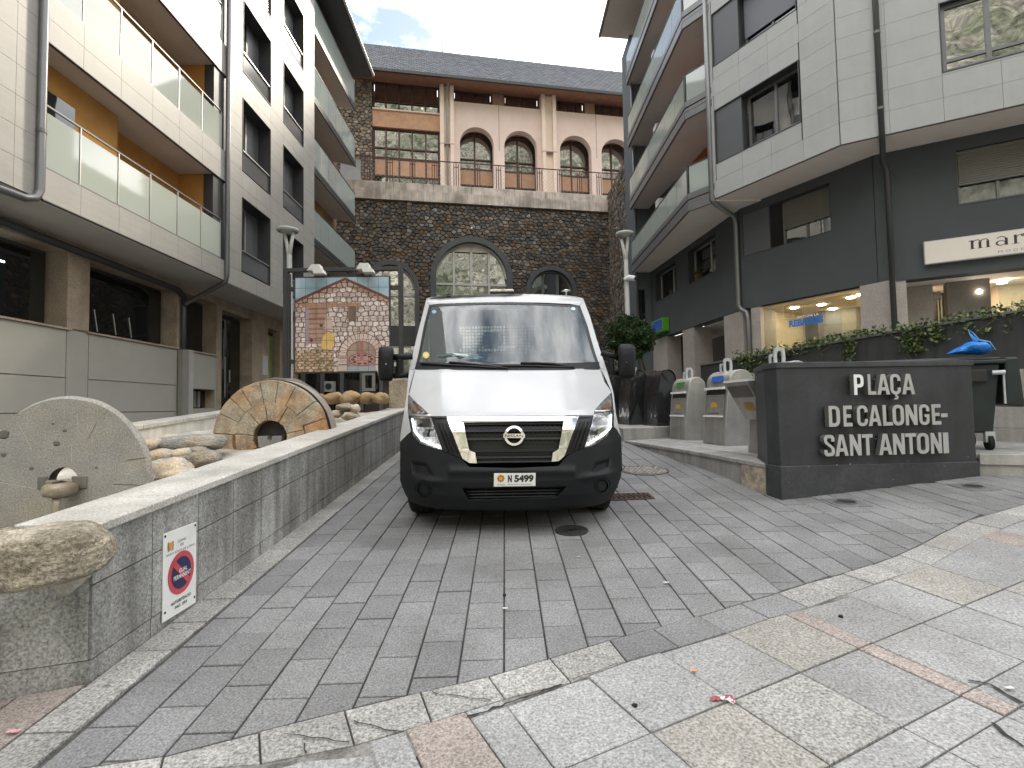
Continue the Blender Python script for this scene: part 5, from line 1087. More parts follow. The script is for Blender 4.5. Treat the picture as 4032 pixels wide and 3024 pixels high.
# blue and green projecting sign
sgn = thing('shop_sign', 'small blue lightbox sign with a bright green border on the dark wall behind the shrub', 'sign', D0.P(.9, .3, 4.5))
u0, u1 = .72, 2.0
MB().fbox(D0, u0, u1, 4.50, 5.05, .01, .30).build('sign_box', mat('sign_green', (.10, .36, .03), .4, .4, mott=.05), sgn, bevel=.01)
MB().fbox(D0, u0+.06, u1-.06, 4.55, 5.0, .301, .305).build('sign_face', mat('sign_blue', (.03, .08, .42), .35, .4, mott=.12, ms=5), sgn)
e = MB(); put_text(e, 'punt', D0, u0+.1, 4.86, .308, .3, .1, bold=.01); e.build('lettering', mat('ink_lime', (.2, .45, .1), .5, .3, mott=0), sgn)
e = MB(); put_text(e, 'serveis', D0, u0+.35, 4.74, .308, .45, .1); put_text(e, 'immobles', D0, u0+.6, 4.62, .308, .5, .1); e.build('lettering', mat('ink_blue', (.12, .25, .6), .5, .3, mott=0), sgn)
# ================================================================== dark planter with ivy
PLn = Fr((4.83, 13.0), R1_.d); ptop = lambda u: 2.42+.058*u
ip = thing('ivy_planter', 'long dark metal planter wall sloping along the right building, ivy trailing over it', 'planter', PLn.P(3, 0, 1.2))
for i in range(5):
    u0, u1 = i*1.9-.02, i*1.9+1.88
    MB().hexa([PLn.P(u0, 0, 1.75), PLn.P(u1, 0, 1.85), PLn.P(u1, -.7, 1.85), PLn.P(u0, -.7, 1.75), PLn.P(u0, 0, ptop(u0)), PLn.P(u1, 0, ptop(u1)), PLn.P(u1, -.7, ptop(u1)), PLn.P(u0, -.7, ptop(u0))]).build('planter_panel', mat('planter_dark', (.045, .046, .048), .55, .35, mott=.2, ms=3, streak=.25), ip, recalc=False)
    MB().hexa([PLn.P(u0, .03, ptop(u0)-.03), PLn.P(u1, .03, ptop(u1)-.03), PLn.P(u1, -.05, ptop(u1)-.03), PLn.P(u0, -.05, ptop(u0)-.03), PLn.P(u0, .03, ptop(u0)+.005), PLn.P(u1, .03, ptop(u1)+.005), PLn.P(u1, -.05, ptop(u1)+.005), PLn.P(u0, -.05, ptop(u0)+.005)]).build('rim', metal_grey, ip, recalc=False)
iv = tag(MB().add([PLn.P(.9, .0, ptop(.9))]*3, [(0, 1, 2)]).build('ivy', leafm), 'ivy with pale green leaves trailing over the rim of the dark planter', 'ivy') if False else thing('ivy', 'ivy with pale green leaves trailing over the rim of the dark planter', 'ivy', PLn.P(3, .05, 2.6))
random.seed(31); mb = MB(); pts = []
for i in range(1500):
    u = random.uniform(1.0, 7.2); k = .5+.5*math.sin(u*2.3)+.3*math.sin(u*5.1)
    pts.append(PLn.P(u, random.uniform(-.25, .12), ptop(u)+random.gauss(.03, .05)+.04*k))
for uc, dep, num, wd in ((1.35, .35, 140, .16), (4.62, .42, 230, .14), (4.95, .30, 80, .09), (3.55, .42, 70, .07), (5.55, .30, 60, .35), (6.15, .36, 60, .08), (1.8, .22, 70, .3), (2.4, .14, 60, .3)):
    for _ in range(num): t = random.random()**.8; pts.append(PLn.P(uc+random.gauss(0, wd*(1-.4*t)), random.uniform(.03, .10), ptop(uc)-t*dep))
random.shuffle(pts); n_ = len(pts)
leaf_mats = [leafm, mat('leaf_pale', (.13, .17, .06), .5, .4, mott=.25, ms=15), mat('leaf_deep', (.04, .075, .025), .5, .4, mott=.25, ms=15), leafy]
for m, (a, b_) in zip(leaf_mats, ((0, .4), (.4, .68), (.68, .96), (.96, 1))):
    mb = MB(); leaves(mb, pts[int(n_*a):int(n_*b_)], .042, .8); mb.build('leaf_mass', m, iv, kind='stuff', recalc=False)
e = MB()
for uc, dep in ((1.35, .4), (4.6, .55), (4.68, .5), (3.5, .55), (3.58, .5), (5.6, .3), (6.15, .38), (3.1, .25)):
    e.tube([PLn.P(uc+.1*math.sin(j), .05+.02*math.cos(j*2), ptop(uc)-dep*j/6) for j in range(7)], .006, 5)
e.build('stems', mat('stem', (.12, .11, .04), .7, .3, mott=.1), iv, kind='stuff')
# granite retaining wall under the planter, terrace floor
tw = thing('terrace_wall', 'light grey stone wall below the dark planter, behind the bins', 'wall', PLn.P(4, .1, 1))
for i in range(15):
    u = -.2+i*.62
    for z0, z1 in ((.55, .98), (.985, 1.4), (1.405, 1.79)): MB().fbox(PLn, u+.003, u+.617, z0, z1+.015*u*(z1 > 1.5), -.3, .045).build('wall_tile', mat('tile_grey', (.36, .35, .325), .6, .35, mott=.12, ms=3, speck=.2, ss=90, var=.06, streak=.2), tw, recalc=False)
MB().prism([PLn.P(-.5, -.6, 1.9), PLn.P(9, -.6, 1.9), D2.P(6, -.2, 1.9), D1.P(3.6, -.2, 1.9), D0.P(0, -.2, 1.9), (3.0, 23, 1.9), (3.2, 14.6, 1.9), (4.7, 14.2, 1.9)], [PLn.P(-.5, -.6, 1.93), PLn.P(9, -.6, 1.93), D2.P(6, -.2, 1.93), D1.P(3.6, -.2, 1.93), D0.P(0, -.2, 1.93), (3.0, 23, 1.93), (3.2, 14.6, 1.93), (4.7, 14.2, 1.93)]).build('terrace', granite_light, kind='structure')
tw2 = thing('terrace_wall', 'short pale stone wall behind the plastic wrapped bins, carrying the shrub box', 'wall', (3.6, 14.5, .9))
for i in range(6): MB().box((1.8+i*.5, 14.45, .6), (2.296+i*.5, 14.75, 1.93)).build('wall_tile', mat('tile_grey', (.36, .35, .325), .6, .35), tw2, recalc=False)
# ================================================================== container platform, kiosks, bins, place name wall
conc_p = mat('concrete_pale', (.30, .295, .28), .85, .2, mott=.18, ms=2.5, speck=.2, ss=60, bump=.2, bs=60, streak=.2)
ZP = .765
pf = bpy.data.objects.new('container_platform', None); COL.objects.link(pf); pf['kind'] = 'structure'
ed = [(2.19, 9.75), (2.62, 7.21), (2.79, 5.62), (2.84, 5.50), (5.6, 6.3), (6.6, 5.9), (7.6, 5.2), (8.4, 6.5), (5.2, 12.6), (3.2, 12.0)]
e = MB(); e.prism([(x, y, .2) for x, y in ed], [(x, y, ZP-.05) for x, y in ed]); e.build('kerb', conc_p, pf)
ed2 = [(2.17, 9.78), (2.60, 7.21), (2.765, 5.60), (2.82, 5.47), (5.6, 6.27), (6.6, 5.87), (7.6, 5.17), (8.4, 6.5), (5.2, 12.6), (3.2, 12.0)]
e = MB(); e.prism([(x, y, ZP-.05) for x, y in ed2], [(x, y, ZP) for x, y in ed2]); e.build('kerb_top', conc_p, pf, bevel=.008)
e = MB(); a, b_ = FZ(*zT(365, 1018), ZP), FZ(*zT(1730, 1232), ZP); dx = Vector((.012, 0, 0)); e.add([a+Vector((0, 0, .004)), b_+Vector((0, 0, .004)), b_+dx+Vector((0, 0, .004)), a+dx+Vector((0, 0, .004))], [(0, 1, 2, 3)]); e.build('expansion_gap', joint_dark, pf, recalc=False)
p0, p1 = FZ(*zT(1460, 1290), ZP), FZ(*zT(1690, 1300), ZP)
e = MB(); e.hexa([(2.69, 6.08, .35), (2.775, 5.60, .35), (2.80, 5.60, .35), (2.72, 6.08, .35), (2.69, 6.08, ZP-.055), (2.775, 5.60, ZP-.055), (2.80, 5.60, ZP-.055), (2.72, 6.08, ZP-.055)]); e.build('broken_patch', mat('patch_bare', (.42, .36, .28), .95, .1, mott=.4, ms=7, speck=.3, ss=40, bump=.8, bs=18, dist=.02, tint=(.16, .12, .09), tintamt=.8, tints=5), pf)
e = MB(); e.prism([(x, y, ZP-.1) for x, y in ((2.15, 9.85), (3.2, 10.42), (5.4, 11.4), (5.2, 14.6), (2.5, 14.6))], [(x, y, .99) for x, y in ((2.15, 9.85), (3.2, 10.42), (5.4, 11.4), (5.2, 14.6), (2.5, 14.6))]); e.build('upper_step', conc_p, pf, bevel=.008)
for i in range(3):
    a = [(5.62, 6.26), (6.58, 5.86), (7.55, 5.16), (8.6, 4.4)][i:i+2]
    for z0, z1, o_ in ((.40, ZP-.12, .0), (ZP-.115, ZP+.004, .03)):
        fr = Fr(a[0], (a[1][0]-a[0][0], a[1][1]-a[0][1])); l = math.hypot(a[1][0]-a[0][0], a[1][1]-a[0][1])
        MB().fbox(fr, .004, l-.004, z0, z1, -.02, .015+o_).build('step_stone', mat('tile_grey', (.36, .35, .325), .6, .35), pf, recalc=False)
steel = mat('stainless', (.52, .51, .49), .42, .5, metal=.75, mott=.10, ms=5, streak=.12, bump=.05, bs=40)
steel_d = mat('stainless_front', (.40, .385, .36), .45, .5, metal=.75, mott=.12, ms=6, streak=.15)
galv = mat('galvanised', (.50, .53, .55), .5, .4, metal=.5, mott=.12, ms=20)
crest_y = mat('crest_yellow', (.62, .42, .04), .5, .3, mott=.25, ms=60); lipm = mat('lip_white', (.75, .75, .73), .4, .4, mott=.05); slotm = mat('slot_dark', (.035, .033, .03), .6, .3, mott=0)
def kiosk_profile(n=10):                       # x (depth from front), z
    pts = [(0, 0), (.02, .35), (.055, .75), (.085, .93)]
    cx, cz_, r = .255, .955, .165
    pts += [(cx+r*1.02*math.cos(math.radians(a)), cz_+.19*math.sin(math.radians(a))) for a in np.linspace(170, 8, n)]
    pts += [(.405, .80), (.37, .45), (.345, 0)]
    return pts
def kiosk(loc, rz, label, lab_m, open_=False, group='recycling kiosks', sc=1.0, dx_=1.0):
    t = thing('recycling_kiosk', label, 'recycling bin', loc, group)
    M = Matrix.Translation(Vector(loc)) @ Matrix.Rotation(rz, 4, 'Z') @ Matrix.Scale(sc, 4)
    W_ = .66
    def Pt(x, y, z): return M @ Vector((x, y, z))
    pr = [(x*dx_, z) for x, z in kiosk_profile()]
    e = MB(); lo = [Pt(x, -W_/2, z) for x, z in pr]; hi = [Pt(x, W_/2, z) for x, z in pr]; e.prism(lo, hi); e.build('housing', steel, t, bevel=.006, smooth=True, auto=35)
    e = MB(); fx = lambda z: .02*z/.35 if z < .35 else .02+.035*(z-.35)/.4 if z < .75 else .055+.03*(z-.75)/.18
    def onfront(mb, y0, y1, z0, z1, o, th=.012, mi=0): mb.hexa([Pt(fx(z0)-o-th, y0, z0), Pt(fx(z0)-o, y0, z0), Pt(fx(z0)-o, y1, z0), Pt(fx(z0)-o-th, y1, z0), Pt(fx(z1)-o-th, y0, z1), Pt(fx(z1)-o, y0, z1), Pt(fx(z1)-o, y1, z1), Pt(fx(z1)-o-th, y1, z1)], mi)
    e = MB(); onfront(e, -.27, .27, .02, .44, .001); e.build('lower_panel', steel_d, t, bevel=.004)
    if not open_:
        e = MB(); onfront(e, -.27, .27, .445, .74, .002); fp = e.build('hatch', steel_d, t, bevel=.004)
        e = MB(); onfront(e, -.27, .27, .425, .45, .01, .035); e.build('lip', lipm, t)
        e = MB(); onfront(e, -.27, .27, .745, .85, -.003, .006); e.build('slot', slotm, t)
        e = MB(); onfront(e, -.27, .27, .85, .885, .01, .045); e.build('lip', lipm, t)
        e = MB(); onfront(e, -.27, .27, .748, .765, .006, .012); e.build('slot_edge', steel, t)
        e = MB()
        for k in range(5): e.add([Pt(fx(.6)-.0165, -.075+.035*k+a, .60+b_*(.75+.25*(k % 2))) for a, b_ in ((-.014, .05), (.014, .07), (.014, -.07), (-.014, -.06))], [(0, 1, 2, 3)])
        e.build('crest', crest_y, t, recalc=False)['kind'] = 'stuff'
        e = MB(); e.add([Pt(fx(.48)-.016, a, b_) for a, b_ in ((-.16, .475), (.16, .475), (.16, .49), (-.16, .49))], [(0, 1, 2, 3)]); e.build('caption', mat('caption_grey', (.12, .12, .12), .5, .3, mott=.5, ms=90), t, recalc=False)
    else:
        prd = [(.02, .42), (.05, .44), (-.05, .46), (-.30, .90), (-.31, .93), (.06, .95), (.05, .9), (-.27, .885), (-.04, .52), (.05, .5)]
        prd = [(.05, .43), (-.045, .435), (-.31, .89), (-.30, .93), (.08, .94)]
        e = MB(); e.prism([Pt(x, -.28, z) for x, z in prd], [Pt(x, .28, z) for x, z in prd]); h = e.build('hatch', steel_d, t, bevel=.006)
        e = MB(); e.prism([Pt(-.315, -.285, .905), Pt(-.315, -.285, .935), Pt(.05, -.285, .945), Pt(.05, -.285, .925)], [Pt(-.315, .285, .905), Pt(-.315, .285, .935), Pt(.05, .285, .945), Pt(.05, .285, .925)]); e.build('rim', lipm, h)
        dd = lambda y, s: Pt(-.045+(-.265)*s-.004, y, .435+.455*s-.003)
        e = MB(); e.add([dd(-.25, .62), dd(.25, .62), dd(.25, .93), dd(-.25, .93)], [(0, 1, 2, 3)]); e.build('hatch_recess', mat('recess_brown', (.13, .11, .09), .5, .3, mott=.2), h, recalc=False)
        e = MB()
        for k in range(5): e.add([dd(-.09+.04*k+a, .36+b_) for a, b_ in ((-.015, .1), (.015, .12), (.015, -.12), (-.015, -.1))], [(0, 1, 2, 3)])
        e.build('crest', mat('crest_amber', (.55, .30, .04), .5, .3, mott=.25, ms=60), h, recalc=False)['kind'] = 'stuff'
    e = MB()
    za, zb = .965, 1.06; xa = lambda z: .255-.165*1.02*math.sqrt(max(0, 1-((z-.955)/.19)**2))
    e.hexa([Pt(xa(za)-.012, -.15, za), Pt(xa(za)+.004, -.15, za), Pt(xa(za)+.004, .15, za), Pt(xa(za)-.012, .15, za), Pt(xa(zb)-.014, -.15, zb), Pt(xa(zb)+.004, -.15, zb), Pt(xa(zb)+.004, .15, zb), Pt(xa(zb)-.014, .15, zb)]); e.build('label_plate', lab_m, t)
    for dy, s_, dx in ((-.04, 1, .0), (.06, .62, -.03)):   # lifting eyes
        e = MB(); ring = []
        base = 1.135
        def loop(w, h0, h1, x): 
            return [Pt(.255+dx+x, 0, 0)]
        K = 16; ro, ri = [], []
        for j in range(K):
            a = 2*math.pi*j/K; cy, sy = math.cos(a), math.sin(a)
            sq = lambda v: math.copysign(abs(v)**.6, v)
            ro.append((dy*1.0+.0+.075*s_*sq(cy), base+.075*s_+.13*s_*sq(sy))); ri.append((dy+.035*s_*sq(cy), base+.075*s_+.085*s_*sq(sy)))
        rows = []
        # plate stands in the plane facing along the slot: width along local x so the ring is seen from the street
        for (rr, th) in ((ri, -.012), (ro, -.012), (ro, .012), (ri, .012), (ri, -.012)):
            rows.append([Pt(.255+dx*1.0+(y-dy), dy+th, z) for y, z in rr])
        e.grid(rows, closed=True); e.build('lifting_eye', galv, t, recalc=True)
    for dx in (.08, .28): MB().lathe(Pt(dx, -W_/2-.001, .10), [(.014, 0), (.012, .008)], 10, ax=M.to_3x3() @ Vector((0, -1, 0))).build('bolt', galv, t)
    return t
greenl = mat('label_green', (.05, .20, .035), .4, .4, mott=.3, ms=30); bluel = mat('label_blue', (.04, .13, .48), .4, .4, mott=.2, ms=30); yell = mat('label_yellow', (.75, .50, .05), .4, .4, mott=.1, ms=30)
rzk = math.radians(8)
k1 = FZ(*zT(728, 1022), ZP); k2 = FZ(*zT(1116, 1080), ZP)
kiosk((3.19, 9.93, ZP), rzk, 'steel recycling kiosk with a green label, nearest the wrapped bins', greenl, sc=1.02)
kiosk((3.32, 8.50, ZP), rzk, 'steel recycling kiosk with a blue label, between the green labelled and the open one', bluel, sc=1.05, dx_=1.18)
kiosk((3.24, 6.72, ZP), math.radians(4), 'steel recycling kiosk with its hatch hanging open, half hidden by the place name wall', yell, True, sc=1.03, dx_=1.15)
# crumpled paper on the platform
p = FZ(*zT(1595, 1158), ZP+.01); e = MB(); vs, fs = rock_mesh(p, (.07, .035, .015), 91, rough=.7, sub=2); e.add(vs, fs); tag(e.build('paper_scrap', mat('paper', (.6, .6, .58), .8, .2, mott=.2, ms=40)), 'crumpled white paper scrap at the foot of the open kiosk', 'litter')
# plastic wrapped kiosks
bin_dark = mat('bin_dark', (.035, .04, .042), .5, .4, mott=.2, ms=6); film = mat('black_film', (.016, .016, .018), .22, .6, mott=.3, ms=6, bump=.7, bs=9, dist=.03, coat=.3, stretch=(1, 1, .35))
def wrapped(loc, rz, sc, label, loose):
    t = thing('wrapped_bin', label, 'bin', loc, 'bins wrapped in black plastic')
    M = Matrix.Translation(Vector(loc)) @ Matrix.Rotation(rz, 4, 'Z') @ Matrix.Scale(sc, 4); W_ = .62
    pr = kiosk_profile(14); Pt = lambda x, y, z: M @ Vector((x, y, z))
    e = MB(); e.prism([Pt(x, -W_/2, z) for x, z in pr], [Pt(x, W_/2, z) for x, z in pr]); e.build('housing', bin_dark, t, bevel=.01)
    # film: a wrinkled sleeve standing a little off the housing
    rows = []; seed = loc[1]
    per = [(x, z) for x, z in pr]
    den = []
    for (x0, z0), (x1, z1) in zip(per, per[1:]):
        k = max(1, int(math.hypot(x1-x0, z1-z0)/.05))
        den += [(x0+(x1-x0)*i/k, z0+(z1-z0)*i/k) for i in range(k)]
    den.append(per[-1])
    cx, cz_ = .2, .5
    for j in range(17):
        y = -W_/2-.02+(W_+.04)*j/16; row = []
        for x, z in den:
            w = .010+.016*abs(mnoise.noise((x*4+seed, y*6, z*3)))+.006*abs(mnoise.noise((x*19, y*13+seed, z*23)))
            d = Vector((x-cx, 0, (z-cz_)*.6)).normalized(); row.append(Pt(x+d.x*w, y, z+d.z*w))
        rows.append(row)
    for side, yy in ((-1, -W_/2-.022), (1, W_/2+.022)):
        e2 = MB(); rr = []
        for s in np.linspace(0.02, 1, 12):
            rr.append([Pt(cx+(x-cx)*s, yy+side*(.016*abs(mnoise.noise((x*9*s, seed+z*4*s, side)))+.008*abs(mnoise.noise((x*22*s, seed, z*9*s)))), cz_+(z-cz_)*s) for x, z in den])
        if side == 1 or not loose: e2.grid(rr); e2.build('plastic_film', film, t, smooth=True)
        else:
            # torn at the top: only the lower half of this side is still covered
            rr2 = []
            for i in range(10):
                z = .02+.66*i/9; x0, x1 = .0, .40
                rr2.append([Pt(-.02+.43*q/14, yy-.015-.06*abs(mnoise.noise((q*.5, i*.55, 2)))-.03*abs(mnoise.noise((q*1.1, i*1.6, 5))), z+(.05*math.sin(q*.9)+.04*math.sin(q*2.2))*(i/9)) for q in range(15)])
            e2.grid(rr2); e2.build('plastic_film', film, t, smooth=True)
    e = MB(); e.grid(rows); e.build('plastic_film', film, t, smooth=True)
    if loose:
        e = MB(); e.hexa([Pt(.2, -W_/2-.02, .98), Pt(.28, -W_/2-.02, .93), Pt(.28, -W_/2-.012, .93), Pt(.2, -W_/2-.012, .98), Pt(.13, -W_/2-.02, 1.1), Pt(.2, -W_/2-.02, 1.12), Pt(.2, -W_/2-.012, 1.12), Pt(.13, -W_/2-.012, 1.1)]); e.build('tape_strip', slotm, t)
wrapped((2.98, 11.0, .99), math.radians(10), 1.0, 'dark bin whose black plastic wrap has slipped down, next to the green labelled kiosk', True)
wrapped((2.62, 11.95, .99), math.radians(8), 1.05, 'middle one of the three plastic wrapped dark bins', False)
wrapped((2.33, 13.0, .99), math.radians(6), 1.1, 'farthest plastic wrapped dark bin, nearest the van', False)
# ---- place name wall
nw = thing('place_name_wall', 'dark grey metal wall with raised steel letters reading the square\'s name', 'sign', (3.0, 5.5, .43))
sA, sB, sC = G(*zU(350, 1305)), G(*zU(1855, 1120)), G(*zU(250, 1270))
FN = Fr((sA.x, sA.y), (sB.x-sA.x, sB.y-sA.y)); nl = math.hypot(sB.x-sA.x, sB.y-sA.y)
char = mat('charcoal_metal', (.036, .038, .041), .5, .4, mott=.22, ms=2.5, speck=.12, ss=25, streak=.15); char2 = mat('charcoal_plinth', (.045, .048, .05), .55, .4, mott=.25, ms=3, speck=.2, ss=25)
lc = Vector((sC.x, sC.y, 0))
zt0, zt1 = 1.845, 1.895
def nwbox(mb, z0a, z0b, z1a, z1b, off):
    A, B_ = FN.P(-off, off, 0), FN.P(nl+off, off, 0); Cc = lc+FN.d*(-off*1.3); D_ = B_+Vector((.12, 1.0, 0)); E_ = Cc+Vector((.25, .75, 0))
    pts = [A, B_, D_, E_, Cc]; zs0 = [z0a, z0b, z0b, z0a, z0a]; zs1 = [z1a, z1b, z1b, z1a, z1a]
    mb.prism([Vector((p.x, p.y, z)) for p, z in zip(pts, zs0)], [Vector((p.x, p.y, z)) for p, z in zip(pts, zs1)]); return mb
pz = FN.uz(*zU(350, 1045))[1]; pz1 = FN.uz(*zU(1850, 1010))[1]
nwbox(MB(), .3, .4, zt0-.02, zt1-.02, 0).build('body', char, nw, bevel=.012)
nwbox(MB(), sA.z-.1, sB.z-.1, pz, pz1, .018).build('plinth', char2, nw, bevel=.008)
nwbox(MB(), zt0-.06, zt1-.06, zt0, zt1, .016).build('cap', char2, nw, bevel=.006)
let_s = mat('letter_steel', (.52, .52, .51), .42, .5, metal=.5, mott=.08, ms=5); let_w = mat('letter_white', (.76, .77, .77), .4, .4, mott=.05, ms=8); let_side = mat('letter_side', (.14, .14, .135), .5, .4, metal=.4, mott=.1)
def strokes(ch):
    """condensed grotesque capitals on a 0..1 by 0..1 box: outlines with an optional hole"""
    t = .30
    def rr(x0, y0, x1, y1, r): 
        k = 4; p = []
        for cx, cy, a0 in ((x1-r, y1-r, 0), (x0+r, y1-r, 90), (x0+r, y0+r, 180), (x1-r, y0+r, 270)):
            p += [(cx+r*math.cos(math.radians(a0+90*i/k)), cy+r*.62*math.sin(math.radians(a0+90*i/k))+(0 if 0 else (r-.62*r)*(1 if a0 < 180 else -1))) for i in range(k+1)]
        return p
    if ch == 'I': return [[(.2, 0), (.8, 0), (.8, 1), (.2, 1)]], []
    if ch == 'L': return [[(0, 0), (1, 0), (1, .17), (t+.04, .17), (t+.04, 1), (0, 1)]], []
    if ch == 'E': return [[(0, 0), (1, 0), (1, .17), (t+.04, .17), (t+.04, .42), (.85, .42), (.85, .58), (t+.04, .58), (t+.04, .83), (1, .83), (1, 1), (0, 1)]], []
    if ch == 'T': return [[(.35, 0), (.65, 0), (.65, .83), (1, .83), (1, 1), (0, 1), (0, .83), (.35, .83)]], []
    if ch == '-': return [[(0, .36), (1, .36), (1, .54), (0, .54)]], []
    if ch == 'N': return [[(0, 0), (.27, 0), (.27, .56), (.70, 0), (1, 0), (1, 1), (.73, 1), (.73, .44), (.30, 1), (0, 1)]], []
    if ch == 'A': return [[(-.02, 0), (.27, 0), (.33, .2), (.67, .2), (.73, 0), (1.02, 0), (.67, 1), (.33, 1)]], [[(.38, .36), (.62, .36), (.5, .78)]]
    if ch == 'O': return [rr(0, 0, 1, 1, .42)], [rr(t, .15, 1-t, .85, .19)]
    if ch == 'D': return [[(0, 0), (.55, 0)]+[(.55+.45*math.sin(math.radians(a)), .28-.28*math.cos(math.radians(a))) for a in (30, 60, 90)]+[(.55+.45*math.cos(math.radians(a)), .72+.28*math.sin(math.radians(a))) for a in (0, 30, 60, 90)]+[(0, 1)]], [[(t, .16), (.58, .16), (.68, .24), (.68, .76), (.58, .84), (t, .84)]]
    if ch == 'P': return [[(0, 0), (t+.02, 0), (t+.02, .36), (.62, .36)]+[(.62+.38*math.sin(math.radians(a)), .56-.20*math.cos(math.radians(a))) for a in (30, 60, 90)]+[(.62+.38*math.cos(math.radians(a)), .80+.20*math.sin(math.radians(a))) for a in (0, 30, 60, 90)]+[(0, 1)]], [[(t+.02, .52), (.6, .52), (.69, .59), (.69, .78), (.6, .85), (t+.02, .85)]]
    if ch in 'CÇG':
        o = rr(0, 0, 1, 1, .42); n = 5
        body = [(1, .66), (1, .78)]+o[1:5]+o[5:10]+o[10:15]+o[15:19]
        if ch == 'G': body += [(1, .52), (.52, .52), (.52, .38), (.70, .38), (.70, .22)]
        else: body += [(1, .34), (.70, .34), (.70, .22)]
        body += [(.62, .15), (.38, .15), (.30, .22), (.30, .78), (.38, .85), (.62, .85), (.70, .78), (.70, .66)]
        sh = [body]
        if ch == 'Ç': sh.append([(.42, -.004), (.60, -.004), (.60, -.05), (.72, -.09), (.72, -.19), (.60, -.24), (.34, -.24), (.34, -.17), (.54, -.17), (.54, -.11), (.42, -.10)])
        return sh, []
    if ch == 'S':
        return [[(0, .30), (.30, .30), (.30, .20), (.38, .15), (.62, .15), (.70, .20), (.70, .30), (.62, .38), (.18, .56), (.03, .66), (0, .76), (0, .86), (.12, .97), (.30, 1), (.70, 1), (.88, .97), (1, .86), (1, .68), (.70, .68), (.70, .79), (.62, .85), (.38, .85), (.30, .79), (.30, .72), (.38, .65), (.82, .46), (.97, .36), (1, .26), (1, .14), (.88, .03), (.70, 0), (.30, 0), (.12, .03), (0, .14)]], []
def letter(ch, u0, z0, w, h, th, m):
    outs, holes = strokes(ch); off = .022; fr = FN
    bm = bmesh.new()
    for oi, o in enumerate(outs):
        es = []
        def loop(pts):
            vs = [bm.verts.new(fr.P(u0+x*w, off+th, z0+y*h)) for x, y in pts]
            return [bm.edges.new((vs[i], vs[(i+1) % len(vs)])) for i in range(len(vs))]
        es += loop(o)
        if oi == 0:
            for q in holes: es += loop(q)
        bmesh.ops.triangle_fill(bm, use_beauty=True, edges=es)
    front = list(bm.faces); r = bmesh.ops.extrude_face_region(bm, geom=front); nv = [x for x in r['geom'] if isinstance(x, bmesh.types.BMVert)]
    for v in nv: v.co -= fr.n*th
    bmesh.ops.recalc_face_normals(bm, faces=bm.faces); me = bpy.data.meshes.new('letter'); off_ = wloc(nw)
    for v in bm.verts: v.co -= off_
    bm.normal_update()
    for f in bm.faces: f.material_index = 0 if f.normal.dot(fr.n) > .7 else 1
    bm.to_mesh(me); bm.free(); me.materials.append(m); me.materials.append(let_side)
    ob = bpy.data.objects.new('letter', me); COL.objects.link(ob); ob.parent = nw
    for s in (.25, .75): MB().lathe(FN.P(u0+w*.15, .0, z0+h*s), [(.008, 0), (.008, off)], 8, ax=FN.n).build('standoff', let_side, ob)
    return ob
def line(txt, xs, top, bot):                   # letter edges as read off the crop
    for (ch, x0, x1) in xs:
        xm = (x0+x1)/2; ua, zb1 = FN.uz(*zU(x0, bot(xm)), .05); ub, _ = FN.uz(*zU(x1, bot(xm)), .05); zt_1 = FN.uz(*zU(xm, top(xm)), .05)[1]; zb1 = FN.uz(*zU(xm, bot(xm)), .05)[1]
        letter(ch, ua, zb1, ub-ua, zt_1-zb1, .05, let_w if (txt == 'a' and ch == 'P') else let_s)
lin = lambda x0, y0, x1, y1: (lambda x: y0+(y1-y0)*(x-x0)/(x1-x0))
line('a', [('P', 893, 968), ('L', 1000, 1062), ('A', 1072, 1166), ('Ç', 1172, 1252), ('A', 1264, 1358)], lin(890, 342, 1350, 336), lin(890, 499, 1350, 493))
line('b', [('D', 700, 786), ('E', 812, 880), ('C', 917, 1000), ('A', 1007, 1100), ('L', 1115, 1190), ('O', 1190, 1278), ('N', 1290, 1380), ('G', 1394, 1474), ('E', 1492, 1562), ('-', 1562, 1612)], lin(700, 583, 1560, 569), lin(700, 743, 1560, 726))
line('c', [('S', 664, 745), ('A', 750, 848), ('N', 862, 950), ('T', 958, 1040), ('A', 1086, 1184), ('N', 1194, 1284), ('T', 1290, 1374), ('O', 1378, 1470), ('N', 1484, 1568), ('I', 1566, 1634)], lin(664, 806, 1615, 787), lin(664, 970, 1615, 945))
random.seed(17)
for i in range(13):                            # chips in the paint along the plinth and corner
    if i < 14: u, z = random.uniform(0, nl), random.choice([pz-.02, .62+random.uniform(-.1, .1)]); n = .0195
    else: u, z = random.choice([.0, .02, .05]), random.uniform(.46, .9); n = .0195
    s = random.uniform(.002, .006); e = MB(); e.add([FN.P(u+a*s, n, z+b_*s*random.uniform(.7, 2)) for a, b_ in ((-1, -.5), (.4, -1), (1, .5), (-.3, 1))], [(0, 1, 2, 3)]); e.build('paint_chip', mat('chip', (.45, .44, .42), .8, .2, mott=.2), nw, recalc=False)
